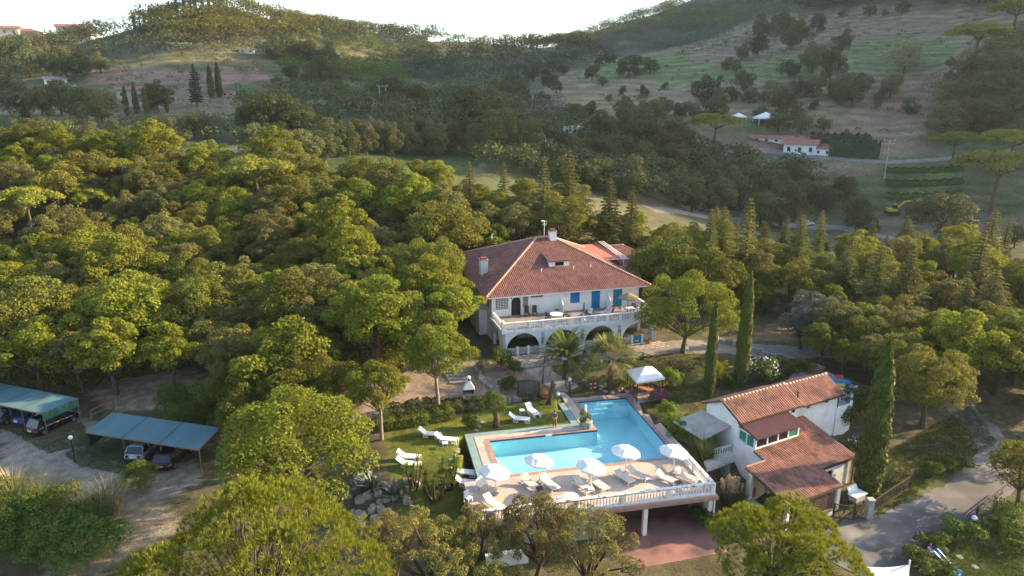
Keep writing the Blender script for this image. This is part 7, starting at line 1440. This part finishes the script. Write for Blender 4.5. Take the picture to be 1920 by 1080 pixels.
# ------------------------------------------------------------------ the person on the lawn
def skin(name, joints, edges, mat, parent, sub=1, root=0):
    bm = bmesh.new(); ly = bm.verts.layers.skin.verify(); vs_ = [bm.verts.new(j[0]) for j in joints]
    for i, j in enumerate(joints): vs_[i][ly].radius = (j[1], j[2] if len(j) > 2 else j[1]); vs_[i][ly].use_root = (i == root)
    for a_, b_ in edges: bm.edges.new((vs_[a_], vs_[b_]))
    me = bpy.data.meshes.new(name); bm.to_mesh(me); bm.free(); o = link(name, me, mat, parent); m = o.modifiers.new('skin', 'SKIN'); m.use_smooth_shade = True
    s = o.modifiers.new('sub', 'SUBSURF'); s.levels = s.render_levels = sub; return o
p = on_ground(1040, 800, 0); pe = thing('person', 'person in grey top and orange trousers standing on the lawn by the pool', 'person', p, R(-8))
skm = pmat('skin', (.42, .25, .17), (.38, .22, .15), 8, .6)
J = [((0, 0, .95), .15, .11), ((0, 0, 1.12), .14, .10), ((0, 0, 1.36), .17, .11), ((0, 0, 1.48), .06), ((0, -.02, 1.56), .085, .095), ((0, -.02, 1.68), .09, .1), ((0, -.01, 1.75), .05),
     ((.19, 0, 1.42), .06), ((.25, -.08, 1.16), .045), ((.12, -.26, 1.08), .035), ((.07, -.31, 1.09), .028), ((-.19, 0, 1.42), .06), ((-.25, -.08, 1.16), .045), ((-.12, -.26, 1.08), .035), ((-.07, -.31, 1.09), .028),
     ((.1, 0, .88), .09), ((.11, -.02, .5), .06), ((.12, .02, .09), .042), ((.13, -.13, .04), .04, .03), ((-.1, 0, .88), .09), ((-.12, -.02, .5), .06), ((-.13, .02, .09), .042), ((-.14, -.13, .04), .04, .03)]
Eb = [(0, 1), (1, 2), (2, 3), (3, 4), (4, 5), (5, 6), (2, 7), (7, 8), (8, 9), (9, 10), (2, 11), (11, 12), (12, 13), (13, 14), (0, 15), (15, 16), (16, 17), (17, 18), (0, 19), (19, 20), (20, 21), (21, 22)]
skin('body', J, Eb, skm, pe)
k = 1.16; skin('shirt', [((0, 0, .98), .175, .135), ((0, 0, 1.14), .165, .125), ((0, 0, 1.36), .19, .135), ((0, 0, 1.44), .09), ((.2, 0, 1.41), .082), ((.25, -.05, 1.2), .068), ((-.2, 0, 1.41), .082), ((-.25, -.05, 1.2), .068)], [(0, 1), (1, 2), (2, 3), (2, 4), (4, 5), (2, 6), (6, 7)], pmat('grey cloth', (.10, .09, .11), (.14, .12, .14), 6, .9), pe)
skin('trousers', [((0, 0, .97), .17, .13), ((.1, 0, .86), .11), ((.115, -.02, .5), .085), ((.125, .02, .14), .075), ((-.1, 0, .86), .11), ((-.125, -.02, .5), .085), ((-.135, .02, .14), .075)], [(0, 1), (1, 2), (2, 3), (0, 4), (4, 5), (5, 6)], pmat('orange cloth', (.33, .11, .03), (.28, .09, .03), 6, .9), pe)
MB().sphere((0, .005, 1.70), .105, 12, 8, (1, 1.05, .95)).build('hair', pmat('dark hair', (.02, .015, .012), (.03, .022, .018), 10, .7), pe, True)
for s in (-1, 1): MB().sphere((s * .035, -.115, 1.655), .012, 6, 5).build('eye', M['dark'], pe, True); MB().sphere((s * .1, -.01, 1.64), .025, 6, 5, (.5, 1, 1.4)).build('ear', skm, pe, True)
MB().add([(-.015, -.115, 1.66), (.015, -.115, 1.66), (.02, -.12, 1.61), (-.02, -.12, 1.61), (0, -.145, 1.62)], [(0, 1, 4), (1, 2, 4), (2, 3, 4), (3, 0, 4)]).build('nose', skm, pe); MB().box(-.03, -.118, 1.575, .03, -.108, 1.585).build('mouth', M['lamp_red'], pe)
for s in (-1, 1):
    for f_ in range(5): a = -.5 + f_ * .25; MB().tube([(s * .07 + .012 * (f_ - 2), -.31, 1.09), (s * (.05) + .014 * (f_ - 2), -.35 - .012 * (2 - abs(f_ - 2)), 1.085), (s * .04 + .012 * (f_ - 2), -.365, 1.06)], [.01, .009, .006], 5).build('finger', skm, pe)

# ------------------------------------------------------------------ far buildings and other things in the valley
M['farstone'] = pmat('old farmhouse plaster', (.40, .36, .30), (.30, .27, .23), .6, .9, c3=(.22, .20, .17), s3=.3)
M['farcream'] = pmat('cream plaster', (.62, .52, .40), (.55, .46, .36), .4, .9); M['farpink'] = pmat('pink plaster', (.50, .28, .20), (.44, .25, .18), .4, .9)
def far_house(label, px, py, wpx, hfrac, depth, wall, roof, yaw=0, hip=False, floors=1, cols=3, flat=False, dist=None, name='house', base_dz=0, rise=.22):
    p = hit(px, py) if dist is None else atY(px, py, dist); d = math.hypot(p.x, p.y); W = wpx / FPX * d; D = W * depth; H = W * hfrac; t = thing(name, label, 'house', (p.x, p.y, (mesh_z(p.x, p.y) if dist is None else p.z) + base_dz), yaw + math.atan2(-p.x, p.y) * .6)
    MB().box(-W / 2, 0, -3, W / 2, D, H).build('wall', M[wall], t); o_ = .06 * W; rz = H + (0 if flat else D * rise)
    if flat: r = MB().box(-W / 2 - .1, -.1, H, W / 2 + .1, D + .1, H + .25)
    elif hip: r = MB().add([(-W / 2 - o_, -o_, H), (W / 2 + o_, -o_, H), (W / 2 + o_, D + o_, H), (-W / 2 - o_, D + o_, H), (-W / 5, D / 2, rz), (W / 5, D / 2, rz)], [(0, 1, 5, 4), (1, 2, 5), (2, 3, 4, 5), (3, 0, 4)])
    else: r = MB().add([(-W / 2 - o_, -o_, H - .05), (W / 2 + o_, -o_, H - .05), (W / 2 + o_, D + o_, H - .05), (-W / 2 - o_, D + o_, H - .05), (-W / 2 - o_, D / 2, rz), (W / 2 + o_, D / 2, rz)], [(0, 1, 5, 4), (2, 3, 4, 5), (0, 4, 3), (1, 2, 5)])
    r.build('roof', M[roof], t)
    for f_ in range(floors):
        for c in range(cols):
            x = -W / 2 + (c + .5) * W / cols; ww = W / cols * .28; z0 = H * (f_ + .3) / floors; z1 = z0 + H / floors * .42; w_ = MB().box(x - ww / 2, -.06, z0, x + ww / 2, -.02, z1).build('window', M['dark_glass'], t); MB().box(x - ww / 2 - .08, -.1, z0 - .1, x + ww / 2 + .08, -.02, z0).build('sill', M['trim'], w_)
    return t
far_house('old two storey farmhouse behind cypresses in the left valley', 252, 200, 46, .55, .6, 'farstone', 'tile', .2, False, 2, 3); far_house('low lean to with reddish roof left of the farmhouse', 218, 196, 26, .4, .7, 'farpink', 'tile', .2, False, 1, 2, name='barn'); far_house('little pink hut beside the two valley cypresses', 428, 182, 20, .4, .7, 'farpink', 'tile', -.1, True, 1, 2, name='hut')
far_house('pale apartment house at the left edge of the skyline', 14, 90, 34, .8, .6, 'farcream', 'tile', 0, False, 3, 3); far_house('pink apartment house on the skyline, second from the left', 48, 80, 38, .55, .6, 'farpink', 'tile', 0, True, 2, 4); far_house('wide cream apartment block on the skyline beside the wood', 140, 82, 44, .55, .5, 'farcream', 'tile', 0, False, 3, 5); far_house('pale tower house at the far left skyline', 2, 84, 14, 1.2, .8, 'farcream', 'tile', 0, True, 3, 1)
far_house('red roofed house half hidden by trees in mid valley', 806, 207, 36, .3, .7, 'plaster', 'tile', 0, True, 1, 3); far_house('white flat roofed pavilion among the valley trees', 1078, 252, 44, .28, .8, 'plaster', 'white', -.2, False, 1, 3, True, name='pavilion'); far_house('long low house with pale roof left of the pavilion', 1035, 208, 60, .12, .3, 'farstone', 'tile2', -.15, False, 1, 5)
far_house('white house with tiled roof beside the tall clipped hedge', 1498, 290, 52, .32, .7, 'plaster', 'tile2', -.25, False, 1, 3); far_house('white annex joined to the hedge in the valley', 1542, 292, 28, .38, .7, 'plaster', 'tile2', -.25, False, 1, 2); far_house('long low tiled shed behind the white valley house', 1455, 268, 80, .1, .25, 'plaster', 'tile2', -.25, False, 1, 5, name='shed')
far_house('grey greenhouse on the left slope below the wood', 335, 92, 34, .22, .5, 'farstone', 'channel', 0, False, 1, 3, name='greenhouse'); far_house('small greenhouse with dark roof on the left slope', 462, 100, 24, .22, .5, 'plaster', 'stone_dark', 0, False, 1, 2, name='greenhouse'); far_house('white sheds at the edge of the left wood', 105, 156, 30, .2, .6, 'plaster', 'concrete', .2, False, 1, 3, name='shed'); far_house('small white shed below the left wood', 128, 170, 18, .3, .7, 'plaster', 'concrete', .1, False, 1, 2, name='shed'); far_house('tiny stone hut on the slope below the saddle', 1097, 145, 9, 1.0, 1.0, 'farstone', 'stone', 0, True, 1, 1, name='hut')
far_house('villa with red roof on the skyline left of the pines', 790, 55, 24, .3, .6, 'farcream', 'tile', 0, False, 1, 3)
for px, py, w_, lb in ((1434, 232, 33, 'larger white pyramid tent on the hillside terrace'), (1384, 226, 22, 'smaller white pyramid tent left of the larger one')):
    p = hit(px, py); W = w_ / FPX * math.hypot(p.x, p.y); t = thing('white_tent', lb, 'tent', p); h = W / 2; MB().add([(-h, -h, W * .32), (h, -h, W * .32), (h, h, W * .32), (-h, h, W * .32), (0, 0, W * .6)], [(0, 1, 4), (1, 2, 4), (2, 3, 4), (3, 0, 4)]).build('canopy', M['canvas'], t); MB().box(-h, -h, W * .25, h, h, W * .319).build('valance', M['canvas'], t)
    for x in (-1, 1):
        for y in (-1, 1): MB().box(x * h * .95 - .08, y * h * .95 - .08, -.5, x * h * .95 + .08, y * h * .95 + .08, W * .25).build('post', M['white'], t)
def pole(px, py, h, label, arms=1, dbl=False):
    p = hit(px, py); t = thing('utility_pole', label, 'utility pole', p)
    for x in ((-1.1, 1.1) if dbl else (0,)): MB().tube([(x, 0, -.5), (x, 0, h)], [.2, .14], 8).build('pole', M['concrete'], t)
    for k in range(arms): MB().box(-2, -.08, h - .5 - k * .9, 2, .08, h - .35 - k * .9).build('crossarm', M['concrete'], t)
    for x in (-1.8, 0, 1.8): MB().lathe([(.06, 0), (.1, .1), (.06, .2), (.09, .3), (0, .36)], (x, 0, h - .35), 8).build('insulator', M['white_glass'], t)
pole(719, 212, 9.5, 'twin concrete utility pole beside the dark conifers', 1, True); pole(1658, 335, 13, 'single concrete utility pole in the right valley', 2); p = hit(573, 26, 8, 300, 900); t = thing('radio_mast', 'thin radio mast on the hilltop skyline', 'mast', p); MB().tube([(0, 0, 0), (0, 0, 16)], [.25, .1], 6).build('mast', M['rim'], t); MB().box(-.6, -.1, 15, .6, .1, 15.3).build('antenna', M['trim'], t)
# excavator
p = hit(1672, 402); t = thing('excavator', 'yellow excavator with raised arm beside the valley track', 'excavator', p, R(-6)); t.scale = (1.05,) * 3
for y in (-1.0, 1.0):
    MB().tube([(-1.6, y, .45), (1.6, y, .45)], .01, 4); tr_ = MB(); tr_.box(-1.5, y - .28, .05, 1.5, y + .28, .9); [tr_.tube([(x, y - .28, .47), (x, y + .28, .47)], .42, 14) for x in (-1.5, 1.5)]; tr_.build('track', M['rubber'], t)
MB().box(-1.7, -1.1, 1.0, 1.1, 1.1, 1.9).build('body', M['yellow'], t, False, .08); MB().hexa([(-.2, -1.05, 1.9), (1.1, -1.05, 1.9), (1.1, .1, 1.9), (-.2, .1, 1.9), (-.1, -1.0, 3.1), (.8, -1.0, 3.1), (.8, .05, 3.1), (-.1, .05, 3.1)]).build('cab', M['dark_glass'], t); MB().box(-.2, -1.1, 3.1, .9, .15, 3.2).build('cab_roof', M['yellow'], t)
MB().beam((1.0, .4, 1.6), (3.4, .4, 3.9), .4, .45).build('boom', M['yellow'], t); MB().beam((3.3, .4, 3.9), (5.4, .4, 4.1), .36, .4).build('boom', M['yellow'], t); MB().beam((5.3, .4, 4.15), (6.6, .4, 1.8), .3, .35).build('stick', M['yellow'], t); MB().add([(6.3, .0, 1.9), (6.3, .8, 1.9), (6.9, .8, 1.6), (6.9, 0, 1.6), (6.2, 0, .7), (6.2, .8, .7), (6.6, .8, .6), (6.6, 0, .6)], [(0, 1, 2, 3), (7, 6, 5, 4), (0, 4, 5, 1), (1, 5, 6, 2), (2, 6, 7, 3), (3, 7, 4, 0)]).build('bucket', M['iron'], t); MB().tube([(1.2, .4, 1.7), (2.8, .4, 3.6)], .09, 8).build('hydraulic_ram', M['rim'], t)
# ground cover: tufts of grass
def tufts(name, label, polys, n, h, mat, seed, wd=.05, per=7):
    rng = np.random.default_rng(seed); Vs = []; Fs = []; o = 0
    for poly in polys:
        xs = [q[0] for q in poly]; ys = [q[1] for q in poly]; X = rng.uniform(min(xs), max(xs), n * 2); Y = rng.uniform(min(ys), max(ys), n * 2); k = inside(X, Y, poly); X, Y = X[k][:n], Y[k][:n]
        m = len(X); X = np.repeat(X, per) + rng.normal(0, .08, m * per); Y = np.repeat(Y, per) + rng.normal(0, .08, m * per); Z = mesh_z(X, Y); B = np.stack([X, Y, Z - .02], 1); a = rng.random(len(X)) * 6.283; d = np.stack([np.cos(a), np.sin(a), np.zeros_like(a)], 1); s = np.stack([-np.sin(a), np.cos(a), np.zeros_like(a)], 1) * wd / 2; l = h * rng.uniform(.5, 1.2, (len(X), 1)); T = B + d * l * .5 + np.array([0, 0, 1.]) * l
        Vs.append(np.stack([B - s, B + s, T], 1).reshape(-1, 3)); Fs.append(np.arange(3 * len(X)).reshape(-1, 3) + o); o += 3 * len(X)
    me = raw_mesh(name, np.concatenate(Vs), np.concatenate(Fs)); return stuff(link(name, me, LM[mat]), label, 'grass')
tufts('lawn_grass', 'short mown grass of the pool lawn', [[pf(-8.5, 4), pf(-8.5, 12), pf(8, 13), pf(8, 7.9), pf(-2.1, 7.9), pf(-2.1, -2.2), pf(-7, -2)]], 9000, .07, 'bright leaves', 31, .04, 6)
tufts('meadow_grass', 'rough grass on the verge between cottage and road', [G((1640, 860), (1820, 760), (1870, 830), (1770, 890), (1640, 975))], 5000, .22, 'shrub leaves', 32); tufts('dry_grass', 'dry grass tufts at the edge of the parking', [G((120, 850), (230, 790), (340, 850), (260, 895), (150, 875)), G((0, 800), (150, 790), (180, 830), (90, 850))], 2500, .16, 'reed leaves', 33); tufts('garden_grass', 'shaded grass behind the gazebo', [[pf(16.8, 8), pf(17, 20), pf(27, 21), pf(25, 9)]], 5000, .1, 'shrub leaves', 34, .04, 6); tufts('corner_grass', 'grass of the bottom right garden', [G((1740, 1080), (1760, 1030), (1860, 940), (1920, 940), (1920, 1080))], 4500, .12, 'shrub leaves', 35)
# ------------------------------------------------------------------ valley haze
hz = MB().box(-1300, -300, -40, 1300, 1400, 420).build('haze', None); m = bpy.data.materials.new('valley haze'); m.use_nodes = True; N = m.node_tree.nodes; N.remove(N['Principled BSDF']); pv_ = N.new('ShaderNodeVolumePrincipled'); pv_.inputs['Color'].default_value = (.82, .92, 1, 1); pv_.inputs['Density'].default_value = .00008; pv_.inputs['Anisotropy'].default_value = .2; m.node_tree.links.new(pv_.outputs[0], N['Material Output'].inputs['Volume']); hz.data.materials.append(m); stuff(hz, 'thin evening haze filling the valley air', 'haze')
